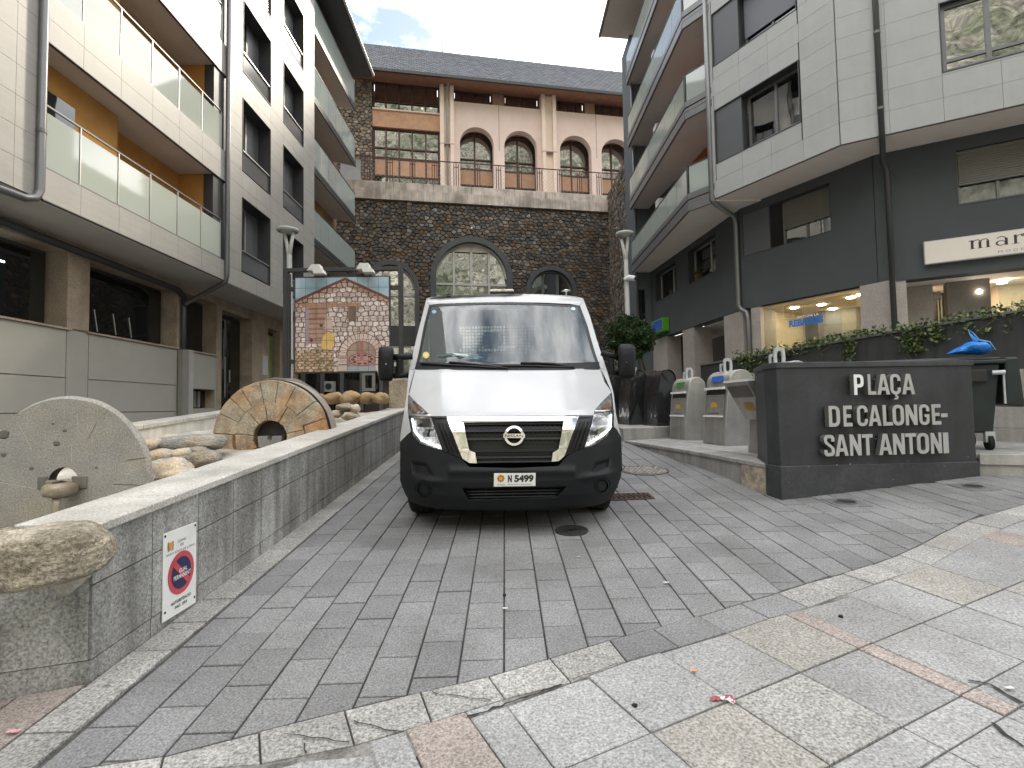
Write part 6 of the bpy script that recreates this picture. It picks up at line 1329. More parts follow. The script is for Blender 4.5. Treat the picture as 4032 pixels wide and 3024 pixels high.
# ---- wheeled container with blue bag
wb = thing('wheeled_container', 'dark four wheeled rubbish container with a grey lid behind the place name wall', 'rubbish bin', (5.9, 6.9, ZP))
Fw = Fr((5.0, 7.25), (.93, -.37)); bp_ = mat('bin_plastic', (.022, .03, .03), .45, .45, mott=.2, ms=4, bump=.1, bs=60)
P = Fw.P; L0, L1 = .14, 1.46
MB().prism([P(L0+.06, .0, ZP+.22), P(L1-.08, .0, ZP+.22), P(L1-.08, -.62, ZP+.22), P(L0+.06, -.62, ZP+.22)], [P(L0, .06, ZP+1.12), P(L1, .06, ZP+1.12), P(L1, -.72, ZP+1.12), P(L0, -.72, ZP+1.12)]).build('body', bp_, wb, bevel=.03)
MB().prism([P(L0-.03, .10, ZP+1.12), P(L1+.05, .10, ZP+1.12), P(L1+.05, -.76, ZP+1.12), P(L0-.03, -.76, ZP+1.12)], [P(L0-.03, .10, ZP+1.17), P(L1+.05, .10, ZP+1.17), P(L1+.05, -.76, ZP+1.17), P(L0-.03, -.76, ZP+1.17)]).build('rim', bp_, wb, bevel=.015)
MB().prism([P(L0, .07, ZP+1.175), P(L1, .07, ZP+1.175), P(L1, -.74, ZP+1.24), P(L0, -.74, ZP+1.24)], [P(L0, .07, ZP+1.20), P(L1, .07, ZP+1.20), P(L1, -.74, ZP+1.27), P(L0, -.74, ZP+1.27)]).build('lid', mat('lid_grey', (.05, .058, .06), .5, .4, mott=.15), wb, bevel=.01)
e = MB(); e.prism([P(L1+.03, .02, ZP+.58), P(L1+.25, .02, ZP+.55), P(L1+.25, -.6, ZP+.55), P(L1+.03, -.6, ZP+.58)], [P(L1+.06, .04, ZP+1.2), P(L1+.2, .04, ZP+1.2), P(L1+.2, -.6, ZP+1.2), P(L1+.06, -.6, ZP+1.2)]); e.build('open_flap', bp_, wb, bevel=.03)
for u, n in ((.35, -.1), (1.33, -.02), (.35, -.55), (1.33, -.55)):
    e = MB(); e.lathe(P(u-.025, n, ZP+.1), [(.03, -.0), (.10, 0), (.10, .05), (.03, .05)], 18, ax=Fw.d); w_ = e.build('wheel', mat('rubber', (.02, .02, .02), .8, .2, mott=.1), wb, smooth=True, auto=40)
    MB().fbox(Fw, u-.05, u+.05, ZP+.1, ZP+.24, n-.03, n+.05).build('caster_fork', galv, w_)
e = MB(); e.tube([P(L1-.1, .09, ZP+1.0), P(L1+.02, .12, ZP+1.0)], .03, 10); e.build('trunnion', galv, wb)
MB().fbox(Fw, L1-.45, L1-.15, ZP+.88, ZP+1.05, .055, .10).build('handle_recess', slotm, wb, bevel=.02)
MB().fbox(Fw, L1+.01, L1+.03, ZP+.6, ZP+1.02, .06, .085).build('hinge_strap', galv, wb)
bag = thing('rubbish_bag', 'blue tied rubbish bag lying on the lid of the wheeled container', 'bag', P(.75, -.2, ZP+1.2))
bagm = mat('bag_blue', (.015, .20, .66), .3, .5, mott=.2, ms=8, bump=.9, bs=14, dist=.03)
bl, br = hit(*zU(1620, 190), Fw.n, P(0, -.1, 0)), hit(*zU(1925, 190), Fw.n, P(0, -.1, 0)); bt = hit(*zU(1800, 92), Fw.n, P(0, -.1, 0))
bw = (br-bl).length; bh = bt.z-bl.z; e = MB(); rows = []
for j in range(27):
    t = j/26; h = bh*(.04+.96*min(1, t/.56) if t < .9 else max(.25, 1-(t-.9)*7)); row = []
    for i in range(22):
        a = 2*math.pi*i/22; wr = 1+.16*mnoise.noise((math.cos(a)*2.5, math.sin(a)*2.5, t*5))+.10*mnoise.noise((math.cos(a)*6, math.sin(a)*6, t*9))
        row.append(bl+(br-bl)*t+Vector((0, 0, .01+h*.5+h*.52*wr*math.sin(a)))+Fw.n*(.24*(h/bh)**.5*wr*math.cos(a)))
    rows.append(row)
e.grid(rows, closed=True); e.build('bag_body', bagm, bag, smooth=True)
tk = bl+(br-bl)*.76+Vector((0, 0, bt.z-bl.z+.02))
e = MB(); e.tube([tk, tk+Fw.d*-.06+Vector((0, 0, .10)), tk+Fw.d*-.08+Vector((0, 0, .17)), tk+Fw.d*-.03+Vector((0, 0, .12)), tk+Fw.d*.03+Vector((0, 0, .02)), tk+Fw.d*.14+Vector((0, 0, -.01)), tk+Fw.d*.2+Vector((0, 0, -.12)), tk+Fw.d*.1+Vector((0, 0, -.1))], [.03, .010, .005, .006, .009, .008, .005, .004], 8); e.build('tie_handles', mat('bag_pale', (.12, .38, .72), .3, .5, mott=.1), bag, smooth=True)
# green container behind the kiosks
gc = thing('green_container', 'dark green container with a bright green rim showing between the kiosks', 'rubbish bin', (4.6, 9.2, ZP)); gg = mat('bin_green', (.03, .075, .035), .5, .4, mott=.15)
MB().box((4.05, 8.9, ZP+.2), (5.2, 9.6, ZP+1.1)).build('body', gg, gc, bevel=.04); MB().box((4.0, 8.85, ZP+1.1), (5.25, 9.65, ZP+1.18)).build('rim', mat('bin_green_rim', (.05, .16, .06), .5, .4, mott=.1), gc, bevel=.02)
for x in (4.15, 5.1): MB().lathe((x, 9.2, ZP+.1), [(.1, -.03), (.1, .03)], 16, ax=(1, 0, 0)).build('wheel', mat('rubber', (.02, .02, .02), .8, .2), gc)
# shrub in its box
sb = thing('shrub_box', 'dark planter box carrying the round shrub on the terrace', 'planter', (3.9, 15, 1.93)); pd_ = mat('planter_dark', (.045, .046, .048), .55, .35)
MB().box((1.9, 14.9, 1.93), (4.25, 15.7, 2.42)).build('box', mat('planter_brown', (.06, .056, .052), .6, .3, mott=.15), sb, bevel=.01); MB().box((2.0, 15.0, 2.36), (4.2, 15.6, 2.425)).build('soil', stain_dark, sb)
tr = thing('round_shrub', 'dense round evergreen shrub in a dark box below the right lamp post', 'shrub', (3.6, 15.3, 2.42))
c = FY(*zM(275, 880), 15.3); rx_ = FY(*zM(470, 880), 15.3).x-c.x; rz_ = c.z-FY(*zM(275, 1040), 15.3).z
random.seed(4)
for sx in (-.25, .05, .42): MB().tube([(c.x+sx, 15.3, 2.42), (c.x+sx*.8, 15.3, 2.75), (c.x+sx*.6, 15.3, 3.2)], [.035, .028, .015], 6).build('trunk', mat('bark', (.10, .075, .05), .9, .1, mott=.3, ms=10), tr, smooth=True)
dens = []
for _ in range(15000):
    d = Vector((random.gauss(0, 1), random.gauss(0, 1), random.gauss(0, 1))).normalized(); lump = .86+.36*mnoise.noise(d*2.6)+.2*mnoise.noise(d*7)
    r = lump*(1-.40*random.random()**2); z_ = c.z-.06+d.z*rz_*1.2*r
    if z_ < 2.44+.1*mnoise.noise((d.x*4, d.y*4, 0)): continue
    dens.append((c.x+d.x*rx_*r, 15.3+d.y*rx_*r, z_))
shr = [mat('shrub_mid', (.032, .062, .018), .6, .3, mott=.3, ms=10), mat('shrub_light', (.05, .082, .026), .6, .3, mott=.3, ms=10), mat('shrub_dark', (.022, .045, .015), .6, .3, mott=.3, ms=10)]
random.shuffle(dens)
for m, (a, b_) in zip(shr, ((0, .4), (.4, .62), (.62, 1))): mb = MB(); leaves(mb, dens[int(len(dens)*a):int(len(dens)*b_)], .042, 1.0); mb.build('crown', m, tr, kind='stuff', recalc=False)
# ---- lamp posts
lw = mat('lamp_white', (.55, .56, .55), .4, .5, mott=.06, ms=6)
def lamp(label, y, top, fork, base, arms, r, cam_=None):
    b0 = FY(*base, y); b0.z = hgt(b0.x, y) if b0.z > 2.2 else b0.z; bz = FY(*base, y)
    t = thing('lamp_post', label, 'street lamp', (bz.x, y, hgt(bz.x, y)), 'white forked lamp posts')
    f = FY(*fork, y); c = FY(*top, y)
    e = MB(); e.tube([(bz.x, y, hgt(bz.x, y)-.05), (bz.x*.5+f.x*.5, y, (bz.z+f.z)/2), f], [.09, .08, .07], 14); e.build('pole', lw, t, smooth=True, auto=50)
    for a in arms: p = FY(*a, y); e = MB(); e.tube([f-Vector((0, 0, .15)), f*.5+p*.5+Vector((.0, 0, 0)), p], [.055, .05, .045], 12); e.build('arm', lw, t, smooth=True)
    rr = r/FPX*y
    e = MB(); e.lathe(c-Vector((0, 0, .05)), [(rr*.3, -.07), (rr*.92, -.02), (rr, .02), (rr*.98, .06), (rr*.4, .11), (.01, .12)], 36); e.build('lamp_disc', lw, t, smooth=True, auto=30)
    e = MB(); e.lathe(c-Vector((0, 0, .05)), [(rr*.85, -.031), (rr*.3, -.078)], 36); e.build('diffuser', mat('diffuser', (.42, .44, .45), .2, .5, mott=0), t, smooth=True)
    return t
lamp('white forked lamp post before the left building, partly behind the mural', 14.6, (1133, 903), zL2(703, 215), zL2(712, 1190), [zL2(658, 10), zL2(735, 35)], 42)
lamp('white forked lamp post with a disc head and a security camera, above the shrub', 17.0, zR4(1217, 955), zR4(1225, 1150), zM(253, 715), [zR4(1193, 1000), zR4(1243, 945)], 36)
pc = FY(*zR4(1250, 1283), 16.85); sc_ = thing('security_camera', 'white security camera clamped to the right lamp post', 'camera', pc)
e = MB(); e.tube([pc+Vector((-.14, .1, -.02)), pc+Vector((.0, 0, .02)), pc+Vector((.16, -.12, -.04))], [.06, .1, .085], 14); e.build('camera_body', mat('cam_white', (.7, .7, .7), .4, .4, mott=0), sc_, smooth=True, auto=40)
e = MB(); e.lathe(pc+Vector((.16, -.12, -.04)), [(.07, 0), (.05, .02)], 14, ax=Vector((.16, -.12, -.06)).normalized()); e.build('lens', slotm, sc_)
# ================================================================== the van
zW = zoom(.66305, 1450, 1050)
VX0, VY0 = .045, 4.42; VG = gz(VX0, VY0)
PROF = [(.10, .20), (.18, .13), (.24, .07), (.35, .02), (.48, 0), (.6, .015), (.75, .03), (.9, .06), (1.0, .12), (1.05, .19), (1.43, .95), (1.47, 1.0), (2.19, 1.60), (2.25, 1.66), (2.30, 1.75), (2.34, 1.90), (2.36, 2.1), (2.38, 3)]
def vloc(p): ly = p.y-VY0; return p.x-(VX0-.06*ly), ly, p.z-(VG+.072*ly)
def vw(lx, ly, lz): return Vector((lx+VX0-.06*ly, ly+VY0, lz+VG+.072*ly))
def fsurf(lx, lz):
    for (z0, y0), (z1, y1) in zip(PROF, PROF[1:]):
        if lz <= z1: y = y0+(y1-y0)*(lz-z0)/(z1-z0); break
    else: y = 3
    w = min(1, max(0, (lz-1.0)/.35)); a = abs(lx)
    return max(y, 0)+(1-w)*.40*a**3.6+w*.20*a*a
def surf(u, v, off=0.0):
    px, py = zW(u, v); r = ray(px, py); g = lambda t: (lambda q: q[1]-fsurf(q[0], q[2]))(vloc(CAM+r*t))
    t0 = 4.2; t = t0
    best = (-9, t)
    while t < 8 and g(t) < 0: best = max(best, (g(t), t)); t += .03 if vloc(CAM+r*t)[1] < 2.5 else 9
    if t >= 8: return CAM+r*(best[1]-off)
    lo, hi = t-.03, t
    for _ in range(18):
        m = (lo+hi)/2
        if g(m) < 0: lo = m
        else: hi = m
    return CAM+r*(hi-off)
def interp(pl, t):
    """point at fraction t of a polyline (by index)"""
    s = t*(len(pl)-1); i = min(int(s), len(pl)-2); f = s-i; return tuple(a+(b_-a)*f for a, b_ in zip(pl[i], pl[i+1]))
def band(lpts, rpts, nr, nc, off=0.0, bow=0.0, offf=None, mb=None):
    rows = []
    for j in range(nr+1):
        a, b_ = interp(lpts, j/nr), interp(rpts, j/nr); row = []
        for i in range(nc+1):
            t = i/nc; u, v = a[0]+(b_[0]-a[0])*t, a[1]+(b_[1]-a[1])*t-bow*(1-j/nr)*math.sin(math.pi*t)
            row.append(surf(u, v, off+(offf(u, v) if offf else 0)))
        rows.append(row)
    mb = mb or MB(); mb.grid(rows); return mb
paint = mat('van_white', (.45, .455, .465), .3, .45, mott=.04, ms=3, coat=.6, speck=.0)
paint.node_tree.nodes['Principled BSDF'].inputs['Coat Roughness'].default_value = .14
vplast = mat('van_plastic', (.009, .010, .012), .52, .25, mott=.15, ms=5, speck=.25, ss=260, bump=.15, bs=260, dist=.002, tint=(.014, .014, .015), tintamt=.5, tints=4)
vblack = mat('van_black', (.008, .008, .009), .35, .4, mott=0); chrome = mat('chrome', (.72, .71, .69), .08, .5, metal=1, mott=.04, ms=8)
lampc = mat('lamp_chrome', (.62, .62, .62), .12, .5, metal=.9, mott=.5, ms=30, bump=.9, bs=26, dist=.02); rubber = mat('rubber', (.02, .02, .02), .8, .2)
lens = glass('lamp_lens', (.95, .96, .97), .04, .01, (.2, .2, .2)); screen = glass('wind_screen', (.66, .78, .80), .14, .008, (.20, .28, .31), refl=.10)
van = thing('flatbed_van', 'white cab flatbed van facing the camera with black bumper and lit headlights', 'van', vw(0, 0, 0)) if False else thing('flatbed_van', 'white van with a black bumper parked head-on in the middle of the ramp', 'van', vw(0, 0, 0))
# bonnet
b = band([(272, 610), (256, 690), (240, 757), (262, 790), (330, 845), (372, 888)], [(1383, 606), (1405, 680), (1446, 745), (1400, 790), (1345, 850), (1338, 882)], 30, 40, bow=0,
         offf=lambda u, v: .018*math.exp(-((abs(u-855)-400+(v-610)*-.12)/42)**2)*min(1, max(0, (885-v)/120)))
b.build('bonnet', paint, van, smooth=True)
b = band([(375, 889), (390, 900)], [(1337, 883), (1320, 895)], 2, 30, off=-.004); b.build('bonnet_gap', vblack, van, smooth=True)
for sd in ([(276, 616), (258, 690), (243, 752)], [(1380, 612), (1402, 680), (1443, 740)]):
    e = MB(); e.tube([surf(*interp(sd, i/10), .0005) for i in range(11)], .0035, 6); e.build('shut_line', vblack, van, smooth=True)
# wings
SILL = [(345, 192), (318, 300), (285, 430), (262, 530), (243, 612), (229, 757), (212, 870), (191, 1000), (189, 1040)]
SILR = [(1277, 190), (1318, 300), (1356, 430), (1388, 530), (1416, 612), (1456, 745), (1470, 870), (1494, 980), (1503, 1010)]
band(SILL[4:], [(272, 611), (238, 757), (236, 870), (254, 980), (238, 992)], 14, 4).build('wing', paint, van, smooth=True)
band([(1383, 607), (1447, 745), (1459, 870), (1458, 950), (1468, 962)], SILR[4:], 14, 4).build('wing', paint, van, smooth=True)
# pillars, roof
GL = [(362, 228), (330, 350), (303, 500), (276, 606)]; GR = [(1258, 233), (1302, 350), (1340, 490), (1380, 603)]
ip_ = lambda pl, n: [interp(pl, i/n) for i in range(n+1)]
band(SILL[:5], ip_(GL, 4), 12, 4).build('windscreen_pillar', paint, van, smooth=True); band(ip_(GR, 4), SILR[:5], 12, 4).build('windscreen_pillar', paint, van, smooth=True)
top = [(346, 190), (372, 180), (420, 174), (600, 166), (810, 161), (1030, 164), (1200, 172), (1245, 179), (1276, 188)]; low = [(346, 194), (364, 226), (420, 219), (600, 213), (810, 210), (1030, 213), (1200, 221), (1256, 231), (1277, 192)]
rows = []
for j in range(5):
    rows.append([surf(*(a+(b_-a)*j/4 for a, b_ in zip(interp(low, i/32), interp(top, i/32)))) for i in range(33)])
last = [vloc(p) for p in rows[-1]]
for k, dy in enumerate((.25, .6, 1.0)): rows.append([vw(lx, max(ly+.1, 1.75+dy*.6), lz+.012*(k+1)*(1-abs(lx)/.95)) for lx, ly, lz in last])
MB().grid(rows).build('roof', paint, van, smooth=True)
# cab sides and rear
for sil, sgn_ in ((SILL, -1), (SILR, 1)):
    pts = [vloc(surf(*p)) for p in ip_(sil, 20)]
    rows = [[vw(lx+sgn_*.0*k, ly+(2.42-ly)*k/6, lz) for lx, ly, lz in pts] for k in range(7)]
    MB().grid(rows).build('cab_side', paint, van, smooth=True)
    lx_ = max(abs(p[0]) for p in pts)
    low_ = pts[-1]; MB().grid([[vw(low_[0], low_[1]+(2.42-low_[1])*k/6, z) for k in range(7)] for z in (low_[2], .45)]).build('door_lower', paint, van)
    sw_ = [vw(sgn_*(.93+.02*(1.9-z)), y, z) for y, z in ((1.55, 1.5), (2.25, 1.5), (2.25, 2.05), (1.8, 2.05))]; MB().add(sw_, [(0, 1, 2, 3)]).build('side_window', pane_dark, van)
# rear wall of the cab with a wire mesh window
bx = lambda mb, x0, x1, y0, y1, z0, z1: mb.hexa([vw(x0, y0, z0), vw(x1, y0, z0), vw(x1, y1, z0), vw(x0, y1, z0), vw(x0, y0, z1), vw(x1, y0, z1), vw(x1, y1, z1), vw(x0, y1, z1)])
inter = mat('cab_interior', (.035, .042, .052), .8, .2, mott=.1, ms=6); seatm = mat('seat_cloth', (.018, .02, .028), .9, .1, mott=.15, ms=10)
e = MB(); bx(e, -.93, .93, 2.38, 2.42, .4, 1.62); bx(e, -.93, .93, 2.38, 2.42, 2.02, 2.3); bx(e, -.93, -.55, 2.38, 2.42, 1.62, 2.02); bx(e, .55, .93, 2.38, 2.42, 1.62, 2.02); e.build('cab_rear_wall', inter, van)
e = MB()
for i in range(28): bx(e, -.55+i*.0408, -.55+i*.0408+.011, 2.40, 2.41, 1.62, 2.02)
for i in range(10): bx(e, -.55, .55, 2.405, 2.415, 1.62+i*.043, 1.62+i*.043+.011)
e.build('wire_mesh', vblack, van, kind='stuff')
e = MB(); bx(e, -.9, .9, 1.0, 1.25, 1.0, 1.385); bx(e, -.85, .85, 1.25, 1.5, 1.0, 1.40); e.build('dashboard', inter, van, bevel=.03)
e = MB(); bx(e, -.93, .93, .9, 2.4, .4, .46); e.build('cab_floor', vblack, van)
for x in (-.62, -.12, .52):
    e = MB(); bx(e, x-.22, x+.22, 1.98, 2.12, 1.0, 1.66); s = e.build('seat', seatm, van, bevel=.06)
    e = MB(); bx(e, x-.125, x+.125, 2.0, 2.1, 1.70, 1.90); e.build('headrest', seatm, s, bevel=.045)
sc = vw(.52, 1.52, 1.50); e = MB(); e.tube([sc+Vector((.2*math.cos(t*math.pi/12), .10*math.sin(t*math.pi/12), .165*math.sin(t*math.pi/12))) for t in range(25)], .016, 8, cap=False); st_ = e.build('steering_wheel', seatm, van, smooth=True)
e = MB(); bx(e, .42, .62, 1.5, 1.56, 1.42, 1.54); e.build('airbag_cover', seatm, st_, bevel=.03)
a = surf(770, 478, -.12); e = MB(); e.hexa([a+Vector(q) for q in ((-.0, 0, -.012), (.19, 0, -.012), (.19, .06, -.010), (0, .06, -.010), (0, 0, .012), (.19, 0, .012), (.19, .06, .014), (0, .06, .014))]); tag(e.build('paper_sheet', mat('paper', (.6, .6, .58), .8, .2)), 'white strip of paper on the dashboard behind the windscreen', 'paper')
a = surf(565, 540, -.10); e = MB(); vs, fs = rock_mesh(a, (.24, .10, .042), 33, rough=.7, sub=3); e.add(vs, fs); tag(e.build('papers_pile', mat('paper_pile', (.42, .52, .50), .4, .4, mott=.5, ms=14)), 'crumpled papers and plastic bag on the left of the van dashboard', 'papers')
# windscreen and trims
band(ip_(GL, 8), ip_(GR, 8), 16, 24, off=.004, bow=15).build('windscreen', screen, van, smooth=True)
blk = [(362, 228), (330, 350), (303, 500), (276, 606)]
band(blk, [(x+14, y+6) for x, y in blk], 14, 1, off=.008).build('windscreen_seal', vblack, van, smooth=True); band([(x-15, y+6) for x, y in GR], GR, 14, 1, off=.008).build('windscreen_seal', vblack, van, smooth=True)
e = MB(); e.grid([[surf(364+(1256-364)*i/24, 229-15*math.sin(math.pi*i/24)+(4*i/24)+dv, .008) for i in range(25)] for dv in (-3, 8)]); e.build('windscreen_seal', vblack, van, smooth=True)
e = MB(); e.grid([[surf(286+(1372-286)*i/30, 566+12*math.sin(math.pi*i/30)*1.0+dv*(1-.2*math.sin(math.pi*i/30)), .010) for i in range(31)] for dv in (0, 22, 44)]); e.build('scuttle_panel', vplast, van, smooth=True)
e = MB(); e.grid([[surf(690+250*i/10, 228+dv-2*math.sin(math.pi*i/10), -.03) for i in range(11)] for dv in (0, 20, 34)]); e.build('rear_view_mirror', vblack, van, smooth=True)
e = MB(); e.grid([[surf(798+30*i/2, 262+dv, -.04) for i in range(3)] for dv in (0, 16)]); e.build('mirror_stem', vblack, van)
def disc_on(name, u, v, r, m, off, k=20, ry=None, parent=None):
    e = MB(); e.add([surf(u+r*math.cos(2*math.pi*i/k), v+(ry or r)*math.sin(2*math.pi*i/k), off) for i in range(k)], [tuple(range(k))]); return e.build(name, m, parent or van, recalc=False)
disc_on('sticker', 343, 525, 20, mat('sticker_gold', (.62, .50, .12), .5, .3, mott=.1, ms=60), .012); disc_on('sticker_centre', 343, 525, 9, mat('sticker_pale', (.6, .62, .5), .5, .3, mott=0), .013)
for u, v, c in ((391, 268, (.22, .42, .5)), (1217, 250, (.45, .6, .62))): disc_on('sticker', u, v, 14, mat('sticker_b%d' % u, c, .5, .3, mott=.2, ms=80), .012, 8, 11)
# wipers
for pts, r in (([(312, 577), (480, 584), (640, 592), (762, 602)], .011), ([(480, 570), (600, 577), (730, 590), (830, 606)], .014), ([(792, 592), (860, 588), (1010, 590), (1222, 599)], .011), ([(905, 574), (1000, 573), (1100, 577), (1215, 598)], .014)):
    e = MB(); e.tube([surf(u, v, .025) for u, v in pts], r, 8); e.build('wiper', vblack, van, smooth=True)
# grille
GO = [(563, 922), (582, 1010), (600, 1090), (635, 1106), (645, 1167)]; GOR = [(1163, 915), (1147, 1000), (1131, 1086), (1096, 1106), (1088, 1157)]
band([(470, 890)]+GO, [(1246, 886)]+GOR, 16, 20, off=-.05).build('grille_back', vblack, van, smooth=True)
gr = MB()
e = MB(); e.grid([[surf(*interp([(a, c0+dv), (b_, c0-6+dv)], i/16), o) for i in range(17)] for dv, o in ((0, -.045), (2, -.005), (10, .0), (12, -.045)) for a, b_, c0 in ((570, 1158, 972),)]); g = e.build('grille', mat('grille_black', (.006, .006, .007), .4, .3, mott=0), van, smooth=True, auto=40)
for a, b_, c0, h in ((566, 1160, 930, 10), (578, 1152, 1018, 14), (600, 1132, 1084, 20), (640, 1094, 1128, 12), (645, 1090, 1155, 12)):
    e = MB(); e.grid([[surf(*interp([(a, c0+dv), (b_, c0-6+dv)], i/16), o) for i in range(17)] for dv, o in ((0, -.045), (1, -.01), (h-1, -.006), (h, -.045))]); e.build('grille_bar', mat('grille_black', (.006, .006, .007), .4, .3, mott=0), g, smooth=True, auto=40)
e = MB()
for r0, v0, n in ((0, 945, 20), (1, 990, 20), (2, 1036, 19), (3, 1104, 15), (4, 1140, 14)):
    for i in range(n):
        w0, w1 = ((575, 1150) if r0 < 2 else (590, 1135) if r0 == 2 else (648, 1085)); s = (w1-w0)/n; u = w0+s*(i+.5*(r0 % 2)); hh = 15 if r0 != 3 else 12
        for a, c in (((u, v0-hh), (u+s*.5, v0)), ((u+s*.5, v0), (u, v0+hh)), ((u, v0-hh), (u-s*.5, v0)), ((u-s*.5, v0), (u, v0+hh))):
            d = Vector((c[1]-a[1], a[0]-c[0])).normalized()*2.2
            if min(a[0], c[0]) < w0 or max(a[0], c[0]) > w1: continue
            e.add([surf(a[0]-d.x, a[1]-d.y, -.03), surf(c[0]-d.x, c[1]-d.y, -.03), surf(c[0]+d.x, c[1]+d.y, -.03), surf(a[0]+d.x, a[1]+d.y, -.03)], [(0, 1, 2, 3)])
e.build('grille_honeycomb', mat('honeycomb', (.035, .036, .038), .4, .4, mott=0), g, kind='stuff', recalc=False)
ch = band([(468, 889), (466, 900), (565, 925)], [(1248, 885), (1250, 890), (1162, 917)], 4, 24, offf=lambda u, v: .012*math.sin(min(1, max(0, (v-886)/38))*math.pi)).build('grille_surround', chrome, van, smooth=True)
band([(466, 898), (486, 955), (505, 1000), (532, 1072), (560, 1140), (600, 1165), (645, 1168)], [(566, 925), (574, 970), (582, 1010), (591, 1052), (600, 1090), (635, 1105), (646, 1166)], 18, 5, off=.010).build('surround_leg', chrome, ch, smooth=True)
band([(1161, 917), (1154, 960), (1146, 1000), (1138, 1043), (1130, 1085), (1096, 1105), (1089, 1156)], [(1250, 887), (1230, 945), (1210, 1000), (1188, 1062), (1165, 1125), (1130, 1155), (1088, 1158)], 18, 5, off=.010).build('surround_leg', chrome, ch, smooth=True)
# badge
def ring_on(name, u, v, ro, ri, m, o0, o1, parent):
    k = 36; e = MB(); rr = []
    for r, o in ((ri, o0), (ri+2, o1), (ro-2, o1), (ro, o0)): rr.append([surf(u+r*math.cos(2*math.pi*i/k), v+r*math.sin(2*math.pi*i/k), o) for i in range(k)])
    e.grid(rr, closed=True); return e.build(name, m, parent, smooth=True, auto=60)
bd = ring_on('badge', 866, 1004, 61, 43, chrome, .0, .022, van)
e = MB(); e.prism([surf(u, v, .012) for u, v in ((800, 1019), (932, 1019), (932, 990), (800, 990))], [surf(u, v, .032) for u, v in ((802, 1017), (930, 1017), (930, 992), (802, 992))]); e.build('badge_bar', chrome, bd)
A_, B_, C_ = surf(812, 1013, .034), surf(920, 1013, .034), surf(812, 996, .034)
class FrV:
    def __init__(s, A, B, C): s.A, s.ex, s.ey = A, (B-A), (C-A); s.n = s.ex.cross(s.ey).normalized()
    def P(s, u, n, z): return s.A+s.ex*u+s.ey*z+s.n*n
e = MB(); put_text(e, 'NISSAN', FrV(A_, B_, C_), 0, 0, .0, 1, 1, bold=.01); e.build('badge_lettering', vblack, bd, recalc=False)
# side vents
for lp, rp in (([(374, 891), (395, 960), (418, 1030), (440, 1088), (452, 1100)], [(464, 900), (486, 962), (510, 1030), (532, 1085), (556, 1138)]), ([(1251, 889), (1230, 950), (1208, 1010), (1188, 1070), (1168, 1122)], [(1338, 884), (1325, 945), (1310, 1000), (1286, 1072), (1276, 1082)])):
    vt = band(lp, rp, 12, 5, off=-.015).build('side_vent', vblack, van, smooth=True)
    for q in (.28, .52, .78):
        e = MB(); e.grid([[surf(*((lp_i[0]+(rp_i[0]-lp_i[0])*(q+dq)), (lp_i[1]+(rp_i[1]-lp_i[1])*(q+dq))), o) for dq, o in ((-.05, -.012), (-.04, .004), (.04, .004), (.05, -.012))] for lp_i, rp_i in ((interp(lp, .12+.76*j/8), interp(rp, .12+.76*j/8)) for j in range(9))]); e.build('vent_rib', vplast, vt, smooth=True, auto=40)
# headlights
drl = emit('running_light', (.92, .96, 1), .45)
for lp, rp, inner, am, dr_, boxes in (
    ([(236, 757), (234, 870), (262, 1000), (300, 1045), (400, 1080), (438, 1090)], [(239, 757.5), (330, 845), (372, 890), (395, 960), (420, 1030), (439, 1088)], 1, [(252, 815), (288, 822), (305, 848), (256, 852)], [(262, 905), (276, 975), (318, 1030), (425, 1074)], [(285, 900, 368, 952), (292, 965, 390, 1010)]),
    ([(1446, 744), (1400, 790), (1345, 850), (1325, 940), (1300, 1010), (1284, 1073)], [(1448, 745), (1459, 870), (1456, 950), (1430, 1003), (1335, 1064), (1285, 1075)], -1, [(1392, 820), (1436, 800), (1440, 842), (1384, 846)], [(1440, 880), (1436, 955), (1395, 1000), (1300, 1056)], [(1345, 890, 1425, 940), (1325, 955, 1415, 1000)])):
    hl = band(lp, rp, 16, 8, off=-.035).build('headlight', lampc, van, smooth=True)
    band(lp, rp, 16, 8, off=.006).build('lens', lens, hl, smooth=True)
    e = MB(); e.add([surf(u, v, -.02) for u, v in am], [(0, 1, 2, 3)]); e.build('indicator', mat('amber_lens', (.30, .12, .05), .2, .5, mott=.6, ms=40), hl, recalc=False)
    e = MB(); e.tube([surf(u, v, -.005) for u, v in ip_(dr_, 12)], .011, 8); e.build('running_light', drl, hl, smooth=True)
    for x0, y0, x1, y1 in boxes:
        e = MB(); e.prism([surf(u, v, -.01) for u, v in ((x0, y1), (x1, y1), (x1, y0), (x0, y0))], [surf(u, v, -.034) for u, v in ((x0+14, y1-10), (x1-14, y1-10), (x1-14, y0+10), (x0+14, y0+10))]); e.build('reflector', chrome, hl)
    e = MB(); ln = ((240, 878), (372, 884)) if inner == 1 else ((1345, 858), (1458, 852)); e.tube([surf(*interp(ln, i/5), .0) for i in range(6)], .009, 6); e.build('divider_bar', chrome, hl, smooth=True)
